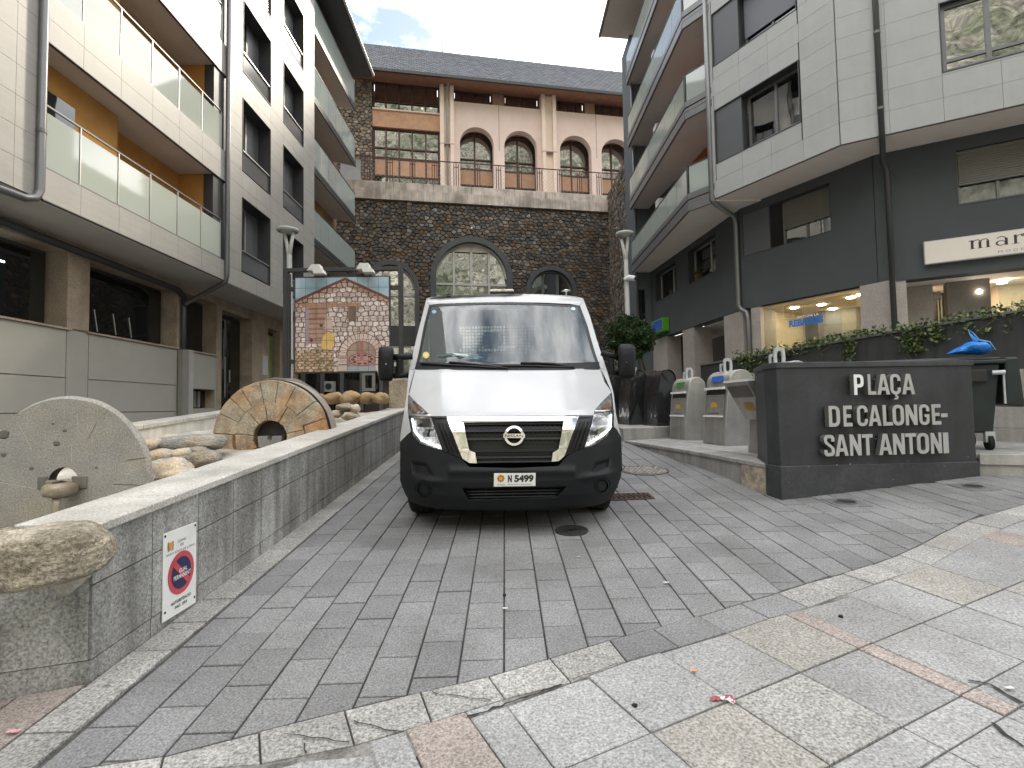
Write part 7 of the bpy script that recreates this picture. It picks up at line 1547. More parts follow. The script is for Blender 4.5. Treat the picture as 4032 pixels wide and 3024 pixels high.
# bumper
TOP = [(189, 1040), (238, 990), (264, 1004), (300, 1048), (400, 1083), (450, 1100), (550, 1140), (600, 1190), (860, 1196), (1130, 1184), (1180, 1124), (1285, 1077), (1330, 1064), (1430, 1003), (1460, 952), (1475, 965), (1503, 1012)]
BOT = [(189, 1270), (206, 1320), (225, 1362), (252, 1396), (340, 1428), (450, 1440), (600, 1446), (860, 1448), (1130, 1442), (1250, 1434), (1340, 1421), (1400, 1404), (1440, 1380), (1478, 1312), (1503, 1240)]
ipx = lambda pl, u: float(np.interp(u, [p[0] for p in pl], [p[1] for p in pl]))
def inpoly(u, v, poly):
    c = False
    for (x0, y0), (x1, y1) in zip(poly, poly[1:]+poly[:1]):
        if (y0 > v) != (y1 > v) and u < (x1-x0)*(v-y0)/(y1-y0)+x0: c = not c
    return c
SC1 = [(248, 1150), (352, 1166), (398, 1252), (262, 1238)]; SC2 = [(1447, 1128), (1342, 1162), (1318, 1232), (1432, 1200)]
INT = [(552, 1314), (1182, 1304), (1120, 1372), (592, 1387)]
def pdepth(u, v, poly):
    """how far inside an outline a point lies, in crop pixels"""
    if not inpoly(u, v, poly): return 0
    d = 1e9
    for (x0, y0), (x1, y1) in zip(poly, poly[1:]+poly[:1]):
        t = max(0, min(1, ((u-x0)*(x1-x0)+(v-y0)*(y1-y0))/((x1-x0)**2+(y1-y0)**2))); d = min(d, math.hypot(u-x0-(x1-x0)*t, v-y0-(y1-y0)*t))
    return d
sm = lambda t: (lambda q: q*q*(3-2*q))(max(0, min(1, t)))
def bump_off(u, v):
    o = -.05*sm(max(pdepth(u, v, SC1), pdepth(u, v, SC2))/26)-.06*sm(pdepth(u, v, INT)/14)
    for cu_, cv in ((330, 1322), (1388, 1300)): o -= .03*sm((50-math.hypot(u-cu_, v-cv))/12)
    o += .02*math.exp(-((v-1215)/26)**2)*(1 if 480 < u < 1230 else 0)
    vv = v-(1258+.10*(u-190)) if u < 480 else v-(1232+.13*(1500-u)-8)
    if u < 480 or u > 1240: o += .03*math.exp(-(vv/22)**2)*sm(1-abs((u-(330 if u < 480 else 1375)))/170)
    return o
us = np.concatenate([np.linspace(189, 236, 10), np.linspace(242, 420, 36), np.linspace(430, 540, 14), np.linspace(552, 600, 8), np.linspace(615, 1120, 30), np.linspace(1130, 1190, 9), np.linspace(1200, 1290, 12), np.linspace(1300, 1455, 32), np.linspace(1462, 1503, 9)])
rows = []
for j in range(57):
    t = j/56; rows.append([surf(u, ipx(TOP, u)*(1-t)+ipx(BOT, u)*t, bump_off(u, ipx(TOP, u)*(1-t)+ipx(BOT, u)*t)+.004) for u in us])
bmp = MB().grid(rows).build('bumper', vplast, van, smooth=True, auto=50)
for s_, idx in ((-1, 0), (1, -1)):
    c0 = [vloc(r[idx]) for r in rows]; MB().grid([[vw(lx, ly+k*.09, lz) for lx, ly, lz in c0] for k in range(4)]).build('bumper_return', vplast, bmp, smooth=True)
for poly in (SC1, SC2):
    q = [(sum(p[0] for p in poly)/4+(p[0]-sum(r[0] for r in poly)/4)*.62, sum(p[1] for p in poly)/4+(p[1]-sum(r[1] for r in poly)/4)*.55) for p in poly]
    band([q[0], q[3]], [q[1], q[2]], 5, 6, off=-.040).build('scoop_mesh', vblack, bmp, smooth=True)
for cu_, cv in ((330, 1322), (1388, 1300)): disc_on('fog_cover', cu_, cv, 30, vplast, -.012, 24, parent=bmp); ring_on('fog_ring', cu_, cv, 46, 36, vplast, -.02, .008, bmp)
for dv in (18, 36, 54):
    e = MB(); e.tube([surf(575+570*i/14+(dv-18)*.4*(1-2*i/14), 1318+dv-10*i/14, -.03) for i in range(15)], .009, 6); e.build('intake_bar', vblack, bmp, smooth=True)
for u in (700, 860, 1020): MB().tube([surf(u, 1325, -.03), surf(u, 1372, -.03)], .006, 6).build('intake_rib', vblack, bmp)
# number plate
pA, pB, pC = surf(745, 1307, .022), surf(993, 1303, .022), surf(747, 1226, .022)
fp = FrV(pA, pB, pC); npl = MB(); npl.prism([fp.P(u, -.012, z) for u, z in ((0, 0), (1, 0), (1, 1), (0, 1))], [fp.P(u, 0, z) for u, z in ((0, 0), (1, 0), (1, 1), (0, 1))])
np_ = npl.build('number_plate', mat('plate_white', (.70, .70, .67), .35, .5, mott=.05), van, bevel=.003)
e = MB(); put_text(e, 'N', fp, .335, .30, .0012, .095, .54, bold=.06); put_text(e, '5499', fp, .49, .30, .0012, .46, .54, bold=.05); e.build('plate_lettering', ink, np_, recalc=False)
e = MB(); put_text(e, 'AND', fp, .08, .08, .0012, .19, .13); e.build('plate_country', mat('ink_mid', (.16, .16, .16), .5, .3, mott=0), np_, recalc=False)
e = MB(); put_text(e, "PRINCIPAT D'ANDORRA", fp, .33, .09, .0012, .58, .10); e.build('plate_caption', mat('ink_mid', (.16, .16, .16), .5, .3, mott=0), np_, recalc=False)
e = MB(); k = 24; e.add([fp.P(.165+.088*(1+.13*math.cos(8*2*math.pi*i/k))*math.cos(2*math.pi*i/k), .0012, .60+.27*(1+.13*math.cos(8*2*math.pi*i/k))*math.sin(2*math.pi*i/k)) for i in range(k)], [tuple(range(k))]); e.build('plate_crest', mat('crest_brown', (.42, .17, .03), .5, .3, mott=.4, ms=90), np_, recalc=False)
e = MB(); e.add([fp.P(.165+a, .0018, .58+b_) for a, b_ in ((-.035, .13), (.035, .13), (.035, -.06), (0, -.14), (-.035, -.06))], [tuple(range(5))]); e.build('crest_shield', mat('crest_gold', (.62, .36, .05), .5, .3, mott=.3, ms=90), np_, recalc=False)
# underside, wheels
e = MB(); bx(e, -.78, .78, .25, 2.6, .26, .5); e.build('underbody', vblack, van)
for x, y in ((-.87, .89), (.87, .89), (-.88, 4.35), (.88, 4.35)):
    c = vw(x, y, .338); ax = Vector((1, -.0, 0)); e = MB(); w = .112
    e.lathe(c, [(.21, -w*.8), (.30, -w), (.328, -w*.86), (.338, -w*.6), (.338, w*.6), (.328, w*.86), (.30, w), (.21, w*.8)], 40, ax=ax); wh = e.build('wheel', rubber, van, smooth=True, auto=50)
    e = MB(); e.lathe(c, [(.21, -w*.7), (.19, -w*.4), (.06, -w*.5), (.06, w*.5), (.19, w*.4), (.21, w*.7)], 32, ax=ax); e.build('rim', metal_grey, wh, smooth=True, auto=40)
    for kk in range(3): MB().lathe(c+ax*(-.06+.06*kk-.004), [(.334, 0), (.3395, .001), (.3395, .007), (.334, .008)], 40, ax=ax).build('tread_rib', vblack, wh)
    if y < 2:
        rows = [[vw(x*1.0+dx, y+.40*math.cos(a), .338+.40*math.sin(a)) for a in np.linspace(-.1, math.pi+.1, 14)] for dx in (-.12, .12)]; MB().grid(rows).build('wheel_arch', vblack, van, smooth=True)
# load bed behind the cab
e = MB(); bx(e, -1.0, 1.0, 2.55, 5.5, .78, .86); e.build('load_bed', metal_grey, van)
for x in (-1.0, .97): e = MB(); bx(e, x, x+.03, 2.55, 5.5, .86, 1.25); e.build('drop_side', alu, van)
e = MB(); bx(e, -1.0, 1.0, 2.5, 2.55, .86, 1.5); e.build('head_board', alu, van)
# mirrors
for u0, u1, v0, v1, arms, s_ in ((58, 152, 473, 682, (((150, 537), (262, 534), .034), ((150, 650), (244, 640), .03)), -1), (1482, 1588, 459, 668, (((1384, 512), (1484, 540), .032), ((1420, 626), (1484, 634), .026)), 1)):
    y = VY0+1.12; w = lambda u, v, dy=0: FY(*zW(u, v), y+dy); n = 14
    def ringat(s, dy):
        uc, vc = (u0+u1)/2, (v0+v1)/2; hw, hh = (u1-u0)/2*s, (v1-v0)/2*s; P_ = []
        for i in range(28):
            a = 2*math.pi*i/28; ca, sa = math.cos(a), math.sin(a); q = lambda t: math.copysign(abs(t)**.42, t); P_.append(w(uc+hw*q(ca), vc-hh*q(sa), dy))
        return P_
    e = MB(); e.grid([ringat(.05, -.055), ringat(.72, -.05), ringat(.93, -.025), ringat(1.0, .02), ringat(1.0, .09), ringat(.93, .10), ringat(.05, .10)], closed=True); mr = e.build('door_mirror', vplast, van, smooth=True, auto=60)
    for pa, pb, r in arms: e = MB(); e.tube([w(*pa, .03), w((pa[0]+pb[0])/2, (pa[1]+pb[1])/2, .03), w(*pb, .06)], r, 10); e.build('mirror_arm', vplast, mr, smooth=True)
    uu = 186 if s_ < 0 else 1442; e = MB(); e.tube([w(uu, 545, .03), w(uu, 640, .03)], .035, 10); e.build('mirror_brace', vplast, mr)
    ue = u0-1 if s_ < 0 else u1+1; e = MB(); e.tube([w(ue, v1-70, .06), w(ue-(-8 if s_ < 0 else 8), v1-25, .06), w(ue+(26 if s_ < 0 else -26), v1-2, .06)], .008, 6); e.build('mirror_glint', mat('glint_white', (.7, .7, .7), .3, .5, mott=0), mr)  # reflection on the lower outer rim, painted as a thin white tube
    e = MB(); e.grid([[w(u0+10+(u1-u0-20)*i/8, v0+(62 if s_ < 0 else 62)+dv, -.058+.012*abs(i-4)/4) for i in range(9)] for dv in (0, 6)]); e.build('mirror_seam', vblack, mr)
# things on the roof
yb = VY0+2.0; c0, c1_ = FY(*zW(722, 150), yb), FY(*zW(864, 126), yb)
bl_ = MB().box((c0.x, yb, c0.z), (c1_.x, yb+.18, c1_.z-.01)).build('beacon', mat('beacon_clear', (.72, .69, .60), .15, .5, mott=.35, ms=25), van, bevel=.02)
MB().box((c0.x, yb-.01, c0.z-.035), (c1_.x, yb+.2, c0.z)).build('beacon_base', vblack, bl_, bevel=.005)
for f_ in (.48, .56): MB().box((c0.x+(c1_.x-c0.x)*f_, yb-.004, c0.z+.01), (c0.x+(c1_.x-c0.x)*f_+.02, yb+.05, c1_.z-.015)).build('beacon_lamp', mat('beacon_amber', (.6, .5, .35), .2, .5, mott=.2), bl_)
p = FY(*zW(480, 168), yb-.1); MB().lathe(p-Vector((0, 0, .02)), [(.028, 0), (.022, .03), (.006, .05)], 12).build('roof_aerial', vblack, van)
p = FY(*zW(1176, 168), yb+.1); e = MB(); e.lathe(p-Vector((0, 0, .03)), [(.012, 0), (.008, .07), (.07, .075), (.03, .095), (.004, .1)], 16); e.build('roof_lamp', chrome, van, smooth=True)
# ================================================================== mural on its frame
mur = thing('tile_mural', 'painted ceramic tile mural of a stone mill house in a dark metal frame', 'mural', (-3.9, 12.3, 1))
YM = 12.3; steel_f = mat('frame_steel', (.05, .05, .052), .5, .4, mott=.15, ms=5)
tl, brn = FY(*zL2(755, 405), YM), FY(*zL2(1522, 1162), YM); x0, x1, z1, z0 = tl.x, brn.x, tl.z, brn.z
pl_, pr_ = FY(*zL2(668, 330), YM), FY(*zL2(1606, 330), YM); ztop = pl_.z
bxx = lambda a, b_, m, n, par: MB().box(a, b_).build(n, m, par, bevel=.006)
zg = 1.0
bxx((pl_.x-.055, YM+.02, zg), (pl_.x+.055, YM+.16, ztop+.02), steel_f, 'post', mur); bxx((pl_.x+.06, YM+.02, zg), (pl_.x+.10, YM+.12, ztop-.1), steel_f, 'post_strip', mur)
bxx((pr_.x-.05, YM+.02, zg), (pr_.x+.05, YM+.16, ztop+.02), steel_f, 'post', mur)
bxx((pl_.x, YM+.03, ztop-.06), (pr_.x, YM+.13, ztop+.03), steel_f, 'top_beam', mur)
for zz in (490, 1085):
    z = FY(*zL2(700, zz), YM).z
    bxx((pl_.x, YM+.04, z-.05), (x0+.02, YM+.1, z+.05), steel_f, 'bracket', mur); bxx((x1-.02, YM+.04, z-.05), (pr_.x, YM+.1, z+.05), steel_f, 'bracket', mur)
bxx((x0-.03, YM-.01, z0-.03), (x1+.03, YM+.05, z1+.03), steel_f, 'back_frame', mur)
NT = 9; RES = 30; S = NT*RES
rng = np.random.RandomState(5); img = np.zeros((S, S, 3))
Yv, Xv = np.mgrid[0:S, 0:S]/S; Yv = 1-Yv-1/S*.5      # u right, v up, 0..1
U, V = Xv, Yv
def blotch(n, seed):
    r = np.random.RandomState(seed); g = r.rand(n+2, n+2); xi = U*n; yi = V*n; x0_ = xi.astype(int); y0_ = np.clip(yi.astype(int), 0, n); fx_, fy_ = xi-x0_, yi-y0_; x0_ = np.clip(x0_, 0, n)
    return g[y0_, x0_]*(1-fx_)*(1-fy_)+g[y0_, x0_+1]*fx_*(1-fy_)+g[y0_+1, x0_]*(1-fx_)*fy_+g[y0_+1, x0_+1]*fx_*fy_
n1, n2, n3 = blotch(8, 1), blotch(30, 2), blotch(70, 3)
img[:] = np.stack([.22+.14*n1+.08*n2, .38+.12*n1+.06*n2, .50+.10*n1], -1)          # sky
roofz = np.where(U < .53, .76+(U/.53)*.235, .995-(U-.53)/.47*.22)
wallm = V < roofz-.028; roofm = (V < roofz+.004) & ~wallm; img[roofm] = (.16, .06, .045)
# rubble masonry: jittered voronoi stretched sideways
def masonry(mask, nx, ny, c_lo, c_hi, line, seed, lw=.18):
    r = np.random.RandomState(seed); best = np.full((S, S), 9.); sec = np.full((S, S), 9.); idx = np.zeros((S, S), int); k = 0
    for j in range(-1, ny+1):
        for i in range(-1, nx+1):
            cx, cy = (i+.5+.5*(j % 2)+(r.rand()-.5)*.6)/nx, (j+.5+(r.rand()-.5)*.5)/ny; d = np.maximum(np.abs(U-cx)*nx, np.abs(V-cy)*ny)*.7+.5*np.hypot((U-cx)*nx, (V-cy)*ny)
            m = d < best; sec = np.where(m, best, np.minimum(sec, d)); best = np.where(m, d, best); idx = np.where(m, k, idx); k += 1
    cols = np.array(c_lo)+(np.array(c_hi)-np.array(c_lo))*r.rand(k, 1); cols = cols*(.85+.3*r.rand(k, 1)); col = cols[idx]*(1-.5*np.clip(best-.35, 0, 1))[..., None]*(.8+.3*n3)[..., None]
    ln = ((sec-best) < lw)[..., None]; col = np.where(ln, np.array(line)*(.8+.4*n2)[..., None], col); img[mask] = col[mask]
masonry(wallm, 15, 19, (.52, .45, .40), (.76, .72, .68), (.23, .11, .08), 3)
dk = wallm & (V > roofz-.085); img[dk] = img[dk]*np.array((.72, .58, .5))
door = (U > .14) & (U < .33) & (V > .30) & (V < .68); img[door] = np.stack([.33+.12*n2, .20+.09*n2, .15+.06*n2], -1)[door]*(.75+.35*(np.sin(V*120) > -.4))[..., None][door]
img[(U > .105) & (U < .14) & (V > .28) & (V < .68)] = (.36, .30, .36)
bm_ = wallm & (V > .68) & (V < .725) & (U > .07) & (U < .70); img[bm_] = np.stack([.36+.12*n3, .20+.07*n3, .13+.05*n3], -1)[bm_]
win_ = (U > .56) & (U < .65) & (V > .53) & (V < .69); img[win_] = np.stack([.13+.1*n3, .09+.07*n3, .07+.05*n3], -1)[win_]
jug = (np.abs(U-.355) < .035+.008*np.sin(V*40)) & (V > .46) & (V < .59); img[jug] = (.55, .42, .34); img[(U > .30) & (U < .42) & (V > .445) & (V < .46)] = (.5, .36, .28); img[np.hypot(U-.275, V-.49) < .018] = (.12, .06, .06); img[np.hypot(U-.17, V-.335) < .018] = (.16, .05, .05)
sack = np.abs((U-.345-.16*(V-.31))/.064)**3+np.abs((V-.313)/.1)**3 < 1; img[sack] = np.stack([.62+.1*n2, .42+.1*n2, .12+.06*n2], -1)[sack]
# arch
ac, az, ro_, ri_ = .70, .16, .245, .155; rr_ = np.hypot(U-ac, (V-az)); th_ = np.arctan2(V-az, U-ac)
vs_ = (rr_ < ro_) & (rr_ > ri_) & (V > az) | ((V <= az) & (np.abs(U-ac) < ro_) & (np.abs(U-ac) > ri_)); kk = np.where(V > az, th_*4.8, V*14); sg_ = np.abs(kk-np.round(kk)) < .07
img[vs_] = (np.stack([.56+.10*n1, .46+.10*n1, .40+.10*n1], -1))[vs_]; img[vs_ & (sg_ | (np.abs(rr_-ri_) < .008) & (V > az) | (np.abs(rr_-ro_) < .008) & (V > az))] = (.2, .08, .06)
ins = ((rr_ <= ri_) & (V > az)) | ((V <= az) & (np.abs(U-ac) <= ri_)); img[ins] = np.stack([.25+.15*n2, .16+.14*n2, .13+.12*n2], -1)[ins]
wh_ = ins & (((U-.71)/.14)**2+((V-.125)/.065)**2 < 1); img[wh_] = np.stack([.42+.1*n3, .25+.05*n3, .22+.05*n3], -1)[wh_]; img[ins & (np.abs(((U-.71)/.14)**2+((V-.125)/.065)**2-1) < .09)] = (.18, .07, .06)
for q in range(10): img[ins & (((U-.71-.10*math.cos(q*.63))/.022)**2+((V-.125-.045*math.sin(q*.63))/.012)**2 < 1)] = (.14, .06, .05)
img[ins & (np.abs(U-.705) < .02) & (V > .12) & (V < .31)] = (.36, .16, .13); flo = ins & (V < .05); img[flo] = (.34, .38, .40)
sw0 = (V < .245-.10*np.abs(U-.22)) & (U < .41); keep = img.copy(); masonry(sw0, 15, 34, (.44, .32, .2), (.62, .5, .36), (.2, .11, .06), 8, .22)
mos = sw0 & (n2 > .62) & (U > .22); img[mos] = img[mos]*.5+np.array((.10, .10, .03))*.5
img *= (.93+.2*n1)[..., None]; img[..., 1] *= .97
glaze = colattr('glazed_tile', .25, speck=.05, ss=150)
tw_, th2 = (x1-x0)/NT, (z1-z0)/NT
for j in range(NT):
    for i in range(NT):
        sub = img[(NT-1-j)*RES:(NT-j)*RES, i*RES:(i+1)*RES]; g = .004; a0, c0_ = x0+i*tw_+g, z0+j*th2+g; dw_, dh_ = (tw_-2*g)/RES, (th2-2*g)/RES; e = MB(); yv = YM-.02+random.uniform(-.001, .001)
        e.v = [(a0+p*dw_, yv, c0_+q*dh_) for q in range(RES+1) for p in range(RES+1)]
        for q in range(RES):
            for p in range(RES):
                b_ = q*(RES+1)+p; e.f.append((b_, b_+1, b_+RES+2, b_+RES+1)); e.m.append(0); e.c.append(tuple(sub[RES-1-q, p]))
        n0 = len(e.v); e.v += [(a0, YM-.01, c0_), (a0+tw_-2*g, YM-.01, c0_), (a0+tw_-2*g, YM-.01, c0_+th2-2*g), (a0, YM-.01, c0_+th2-2*g)]; k_ = [0, RES, (RES+1)**2-1, (RES+1)*RES]
        for q in range(4): e.f.append((k_[q], n0+q, n0+(q+1) % 4, k_[(q+1) % 4])); e.m.append(0); e.c.append((.4, .35, .3))
        e.build('tile', glaze, mur, attr=True, recalc=False)
for zx, zy in ((920, 325), (1315, 315)):
    p = FY(*zL2(zx, zy), YM-.1); lf = MB()
    lf.prism([p+Vector(q) for q in ((-.16, -.1, -.05), (.16, -.1, -.05), (.16, .2, -.05), (-.16, .2, -.05))], [p+Vector(q) for q in ((-.10, -.05, .09), (.10, -.05, .09), (.10, .15, .09), (-.10, .15, .09))])
    f = lf.build('flood_lamp', mat('lamp_housing', (.5, .5, .47), .45, .4, mott=.12, ms=10), mur, bevel=.01)
    MB().box((p.x-.17, YM-.22, p.z-.08), (p.x+.20, YM+.12, p.z-.052)).build('lamp_hood', mat('lamp_housing', (.5, .5, .47)), f, bevel=.006)
    MB().prism([p+Vector(q) for q in ((.05, -.3, -.2), (.30, -.3, -.2), (.30, -.1, -.2), (.05, -.1, -.2))], [p+Vector(q) for q in ((.0, -.25, -.09), (.24, -.25, -.09), (.24, -.05, -.09), (.0, -.05, -.09))]).build('lamp_glass', mat('lamp_housing', (.5, .5, .47)), f, bevel=.01)
# shop front seen below the mural
sf = thing('shop_display', 'dark shop front with grey frames seen below the mural', 'shop', (-6, 21, 1.3))
MB().box((-8.7, 21.4, .8), (-3.6, 21.6, 3.2)).build('dark_glass', pane_dark, sf)
for i in range(7): MB().box((-8.5+i*.8, 21.3, .8), (-8.5+i*.8+.14, 21.4, 3.2)).build('frame_post', metal_grey, sf)
MB().box((-8.7, 21.28, 1.2), (-3.6, 21.4, 1.42)).build('base_rail', mat('rail_red', (.12, .05, .045), .6, .3, mott=.1), sf)
a = FY(*zS(1430, 95), 20.9); c = FY(*zS(1495, 170), 20.9); wb_ = thing('display_box', 'pale display box with a dark oval hole inside the shop front below the mural', 'box', ((a.x+c.x)/2, 20.9, c.z)); MB().box((a.x, 20.9, c.z), (c.x, 21.25, a.z)).build('box', mat('box_grey', (.36, .36, .35), .6, .3, mott=.08), wb_, bevel=.01)
MB().lathe(((a.x+c.x)/2, 20.895, (a.z+c.z)/2), [(.13, -.002), (.13, 0)], 20, ax=(0, 1, 0)).build('hole', slotm, wb_)
a = FY(*zS(1705, 30), 20.9); c = FY(*zS(1800, 165), 20.9); e = MB(); fs3 = Fr((0, 20.9), (1, 0)); bars(e, fs3, a.x, c.x, c.z, a.z, -.06, 0, .12); e.build('window_frame', mat('frame_grey', (.33, .33, .32), .5, .4, mott=.05), sf)
MB().box((a.x-.1, 20.85, a.z+.02), (c.x+.1, 20.95, a.z+.12)).build('red_lintel', mat('lintel_red', (.25, .03, .04), .5, .3, mott=.1), sf)
# ================================================================== covers and lights let into the paving
iron = mat('cast_iron', (.06, .06, .06), .55, .45, metal=.5, mott=.25, ms=9, speck=.3, ss=120)
def gdisc(mb, c, r, h0, h1, k=40, mi=0):
    P = lambda rr, a, h: (c.x+rr*math.cos(a), c.y+rr*math.sin(a), gz(c.x+rr*math.cos(a), c.y+rr*math.sin(a))+h); A = [2*math.pi*i/k for i in range(k)]
    mb.prism([P(r, a, h0) for a in A], [P(r, a, h1) for a in A], mi); return mb
def gring(mb, c, ri, ro, h0, h1, k=40):
    P = lambda rr, a, h: (c.x+rr*math.cos(a), c.y+rr*math.sin(a), gz(c.x+rr*math.cos(a), c.y+rr*math.sin(a))+h); A = [2*math.pi*i/k for i in range(k)]
    mb.grid([[P(r, a, h) for a in A] for r, h in ((ri, h0), (ri, h1), (ro, h1), (ro, h0))], closed=True); return mb
c = G(*zI(1107, 282)); r = (G(*zI(1205, 282))-G(*zI(1010, 282))).length/2; mh = thing('manhole_cover', 'small round cast iron cover in the paving in front of the van', 'manhole cover', c)
gdisc(MB(), c, r*.97, -.03, .006).build('cover', iron, mh); gring(MB(), c, r*.85, r, -.02, .012).build('ring', iron, mh); gring(MB(), c, r*.3, r*.42, 0, .014).build('boss', iron, mh); gring(MB(), c, r*.6, r*.66, 0, .011).build('ridge', iron, mh); gdisc(MB(), c, r*.28, 0, .009).build('hub', vblack, mh)
c = G(*zT(385, 1365)); r = (G(*zT(640, 1365))-G(*zT(130, 1365))).length/2; mh2 = thing('manhole_cover', 'large round cobble filled cover in the paving right of the van', 'manhole cover', c)
gdisc(MB(), c, r, -.03, .004).build('cover', mat('cover_mortar', (.17, .16, .145), .9, .2, mott=.2, ms=8), mh2); gring(MB(), c, r*.97, r*1.02, -.02, .008).build('ring', iron, mh2)
random.seed(12)
for i in range(-5, 6):
    for j in range(-5, 6):
        x, y = (i+.5*(j % 2))*r/5.4, j*r/5.6
        if math.hypot(x, y) < r*.88:
            w = r/5.4*.42; q = [(x+a*w+random.uniform(-.01, .01), y+b_*w+random.uniform(-.01, .01)) for a, b_ in ((-1, -1), (1, -1), (1, 1), (-1, 1))]
            f = lambda p, h, s: Vector((c.x+x+(p[0]-x)*s, c.y+y+(p[1]-y)*s, gz(c.x+p[0], c.y+p[1])+h)); MB().prism([f(p, 0, 1) for p in q], [f(p, .018, .8) for p in q]).build('cobble', mat('cobble', (.25, .235, .215), .85, .2, mott=.2, ms=10, speck=.3, ss=90, var=.3), mh2, recalc=False)
a, b_, cq, d = (G(*zI(*p)) for p in ((1352, 103), (1595, 100), (1550, 64), (1352, 66)))
gt = thing('drain_grate', 'rectangular iron drain grate beside the right front wheel of the van', 'drain grate', a)
x0_, x1_, y0_, y1_ = .98, b_.x, (a.y+b_.y)/2, (cq.y+d.y)/2
gb = lambda mb, xa, xb, ya, yb, h0, h1: mb.hexa([(x, y, gz(x, y)+h0) for x, y in ((xa, ya), (xb, ya), (xb, yb), (xa, yb))]+[(x, y, gz(x, y)+h1) for x, y in ((xa, ya), (xb, ya), (xb, yb), (xa, yb))])
gb(MB(), x0_, x1_, y0_, y1_, -.02, .004).build('pit', vblack, gt)
fr_ = MB(); gb(fr_, x0_, x1_, y0_, y0_+.025, 0, .009); gb(fr_, x0_, x1_, y1_-.025, y1_, 0, .009); gb(fr_, x0_, x0_+.02, y0_+.025, y1_-.025, 0, .009); gb(fr_, x1_-.02, x1_, y0_+.025, y1_-.025, 0, .009); fr_.build('frame', mat('rust_iron', (.085, .06, .05), .7, .3, metal=.3, mott=.3, ms=12), gt)
n = 10
for i in range(n):
    xx = x0_+(x1_-x0_)*(i+.5)/n; q = []
    for s in (-1, 1):
        for j in range(7): t = (j/6 if s < 0 else 1-j/6); q.append((xx+s*.014+.022*math.sin(t*math.pi*2), y0_+.02+(y1_-y0_-.04)*t))
    MB().prism([(x, y, gz(x, y)+.0) for x, y in q], [(x, y, gz(x, y)+.010) for x, y in q]).build('grate_bar', mat('rust_iron', (.085, .06, .05), .7, .3), gt, recalc=False)
for (ux, uy, lab) in ((842, 1328, 'round ground light let into the paving near the front corner of the name wall'), (1822, 1208, 'round ground light let into the paving near the right end of the name wall')):
    c = G(*zU(ux, uy)); t = thing('ground_light', lab, 'ground light', c, 'ground lights along the name wall'); r = .10
    q = .16; e = MB(); gb(e, c.x-q, c.x+q, c.y-q, c.y+q, -.01, .005); e.build('plate', mat('light_plate', (.17, .17, .17), .6, .4, metal=.4, mott=.2), t); gring(MB(), c, r*.84, r*.95, 0, .016).build('ring', metal_grey, t); gdisc(MB(), c, r*.78, 0, .011).build('glass', mat('light_glass', (.03, .03, .03), .05, .6, mott=0), t)
# litter
def scrap(z, u, v, s, m, label, name='litter', seed=1, flat=.25):
    c = G(*z(u, v)); e = MB(); k = 7; rows = [[(c.x+s*(i/k-.5)*2, c.y+s*.5*(j/3-.5)*2, gz(c.x, c.y)+.012+s*flat*(mnoise.noise((i*.9+seed, j*1.3, seed))+.3)) for i in range(k+1)] for j in range(4)]
    e.grid(rows); tag(e.build(name, m, smooth=False, solid=.001), label, 'litter')
wr = mat('wrapper_red', (.30, .04, .06), .3, .5, mott=.3, ms=30); wp = mat('wrapper_silver', (.6, .58, .58), .25, .5, metal=.4, mott=.2, ms=30)
c = G(*zI(1990, 1270)); t = thing('sweet_wrapper', 'torn red and silver sweet wrapper on the pavement slabs', 'litter', c)
random.seed(2)
for i, (dx, dy, l, w, a, m) in enumerate(((-.026, 0, .03, .010, .1, wr), (.0, .004, .028, .009, -.25, wp), (.022, .006, .02, .010, .2, wr), (.02, -.014, .02, .009, -.8, wp), (.03, -.02, .012, .008, -.6, wr))):
    e = MB(); ca, sa = math.cos(a), math.sin(a); rows = [[(c.x+dx+ca*(p/6-.5)*2*l-sa*(q-.5)*2*w, c.y+dy+sa*(p/6-.5)*2*l+ca*(q-.5)*2*w, gz(c.x, c.y)+.008+.012*abs(mnoise.noise((p*.8+i, q*2, i)))+.006*q) for p in range(7)] for q in (0, .5, 1)]; e.grid(rows); e.build('foil', m, t, solid=.0008)
scrap(zI, 1815, 1105, .015, mat('wrapper_orange', (.75, .28, .08), .5, .3, mott=.1), 'small orange scrap of paper on the pavement slabs', seed=3)
scrap(zI, 722, 741, .016, mat('paper', (.6, .6, .58), .8, .2), 'small white scrap on the dark paving in front of the van', seed=4)
scrap(zI, 1655, 590, .018, mat('paper', (.6, .6, .58), .8, .2), 'small white scrap on the dark paving near the name wall', seed=5)
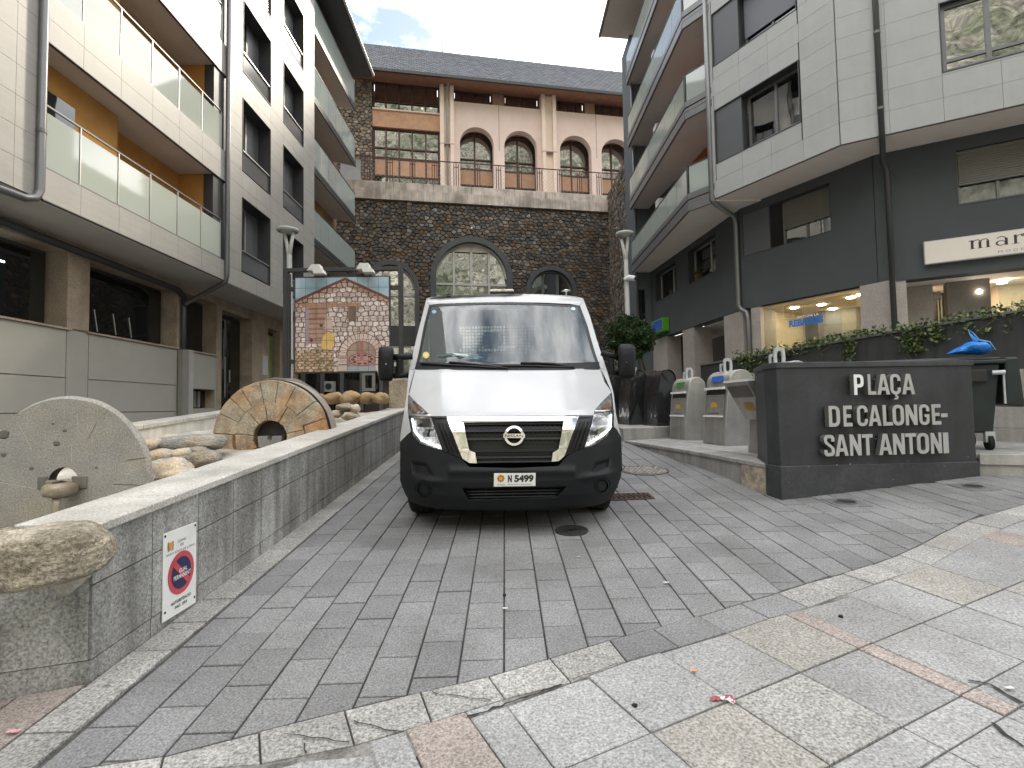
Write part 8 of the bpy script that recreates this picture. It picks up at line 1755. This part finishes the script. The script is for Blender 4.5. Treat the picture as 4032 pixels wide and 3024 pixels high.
scrap(zJ, 2050, 1260, .018, mat('paper', (.6, .6, .58), .8, .2), 'white paper strip on the slabs at the right edge', seed=6, flat=.1)
scrap(zH, 72, 1232, .022, mat('wrapper_pink', (.6, .3, .36), .4, .4, mott=.4, ms=30), 'pink and white wrapper on the reddish slab at the left edge', seed=7)
scrap(zI, 1147, 438, .012, mat('foil_bit', (.8, .8, .8), .2, .5, metal=.5, mott=0), 'shiny bottle cap on the dark paving in front of the van', seed=8)
def gum(z, u, v, r, label): 
    c = G(*z(u, v)); e = MB(); k = 12; A = [2*math.pi*i/k for i in range(k)]; f = lambda a, s, h: (c.x+r*s*math.cos(a)*(1+.2*math.sin(3*a)), c.y+r*s*math.sin(a), gz(c.x, c.y)+.004+h); e.prism([f(a, 1, -.01) for a in A], [f(a, .8, .004) for a in A]); tag(e.build('gum_blob', vblack), label, 'litter')
gum(zI, 1475, 1300, .014, 'round black gum blob on the light slab left of the sweet wrapper'); gum(zI, 717, 655, .012, 'black gum blob on the dark paving in front of the van'); gum(zJ, 1187, 884, .013, 'black gum blob on the slab right of the pink stone strip')
# ================================================================== mountains around the valley (mirrored in the windows)
hillm = mat('hill_rock', (.35, .335, .28), .95, .1, mott=.55, ms=.09, speck=.75, ss=.3, tint=(.105, .13, .075), tintamt=1.0, tints=.05, bump=.8, bs=.35, dist=4)
def hills(cx, cy, r0, r1, a0, a1, h, seed):
    rows = []
    for i in range(80):
        t = i/79; row = []
        for j in range(150):
            a = math.radians(a0+(a1-a0)*j/149); r = r0+(r1-r0)*t; x, y = cx+r*math.sin(a), cy+r*math.cos(a)
            z = h*(t**.9)*(.75+.35*mnoise.noise((a*2.2+seed, 0, seed)))+14*mnoise.noise((x*.02, y*.02, seed))*t+9*mnoise.noise((x*.06, y*.06, seed))*min(1, t*4)+4*mnoise.noise((x*.17, y*.17, seed))*min(1, t*4)
            row.append((x, y, -2+z))
        rows.append(row)
    return MB().grid(rows).build('mountain_slope', hillm, smooth=True, kind='structure')
hills(0, 0, 70, 400, 112, 248, 380, 3)
hills(0, 0, 120, 420, 66, 114, 170, 9)
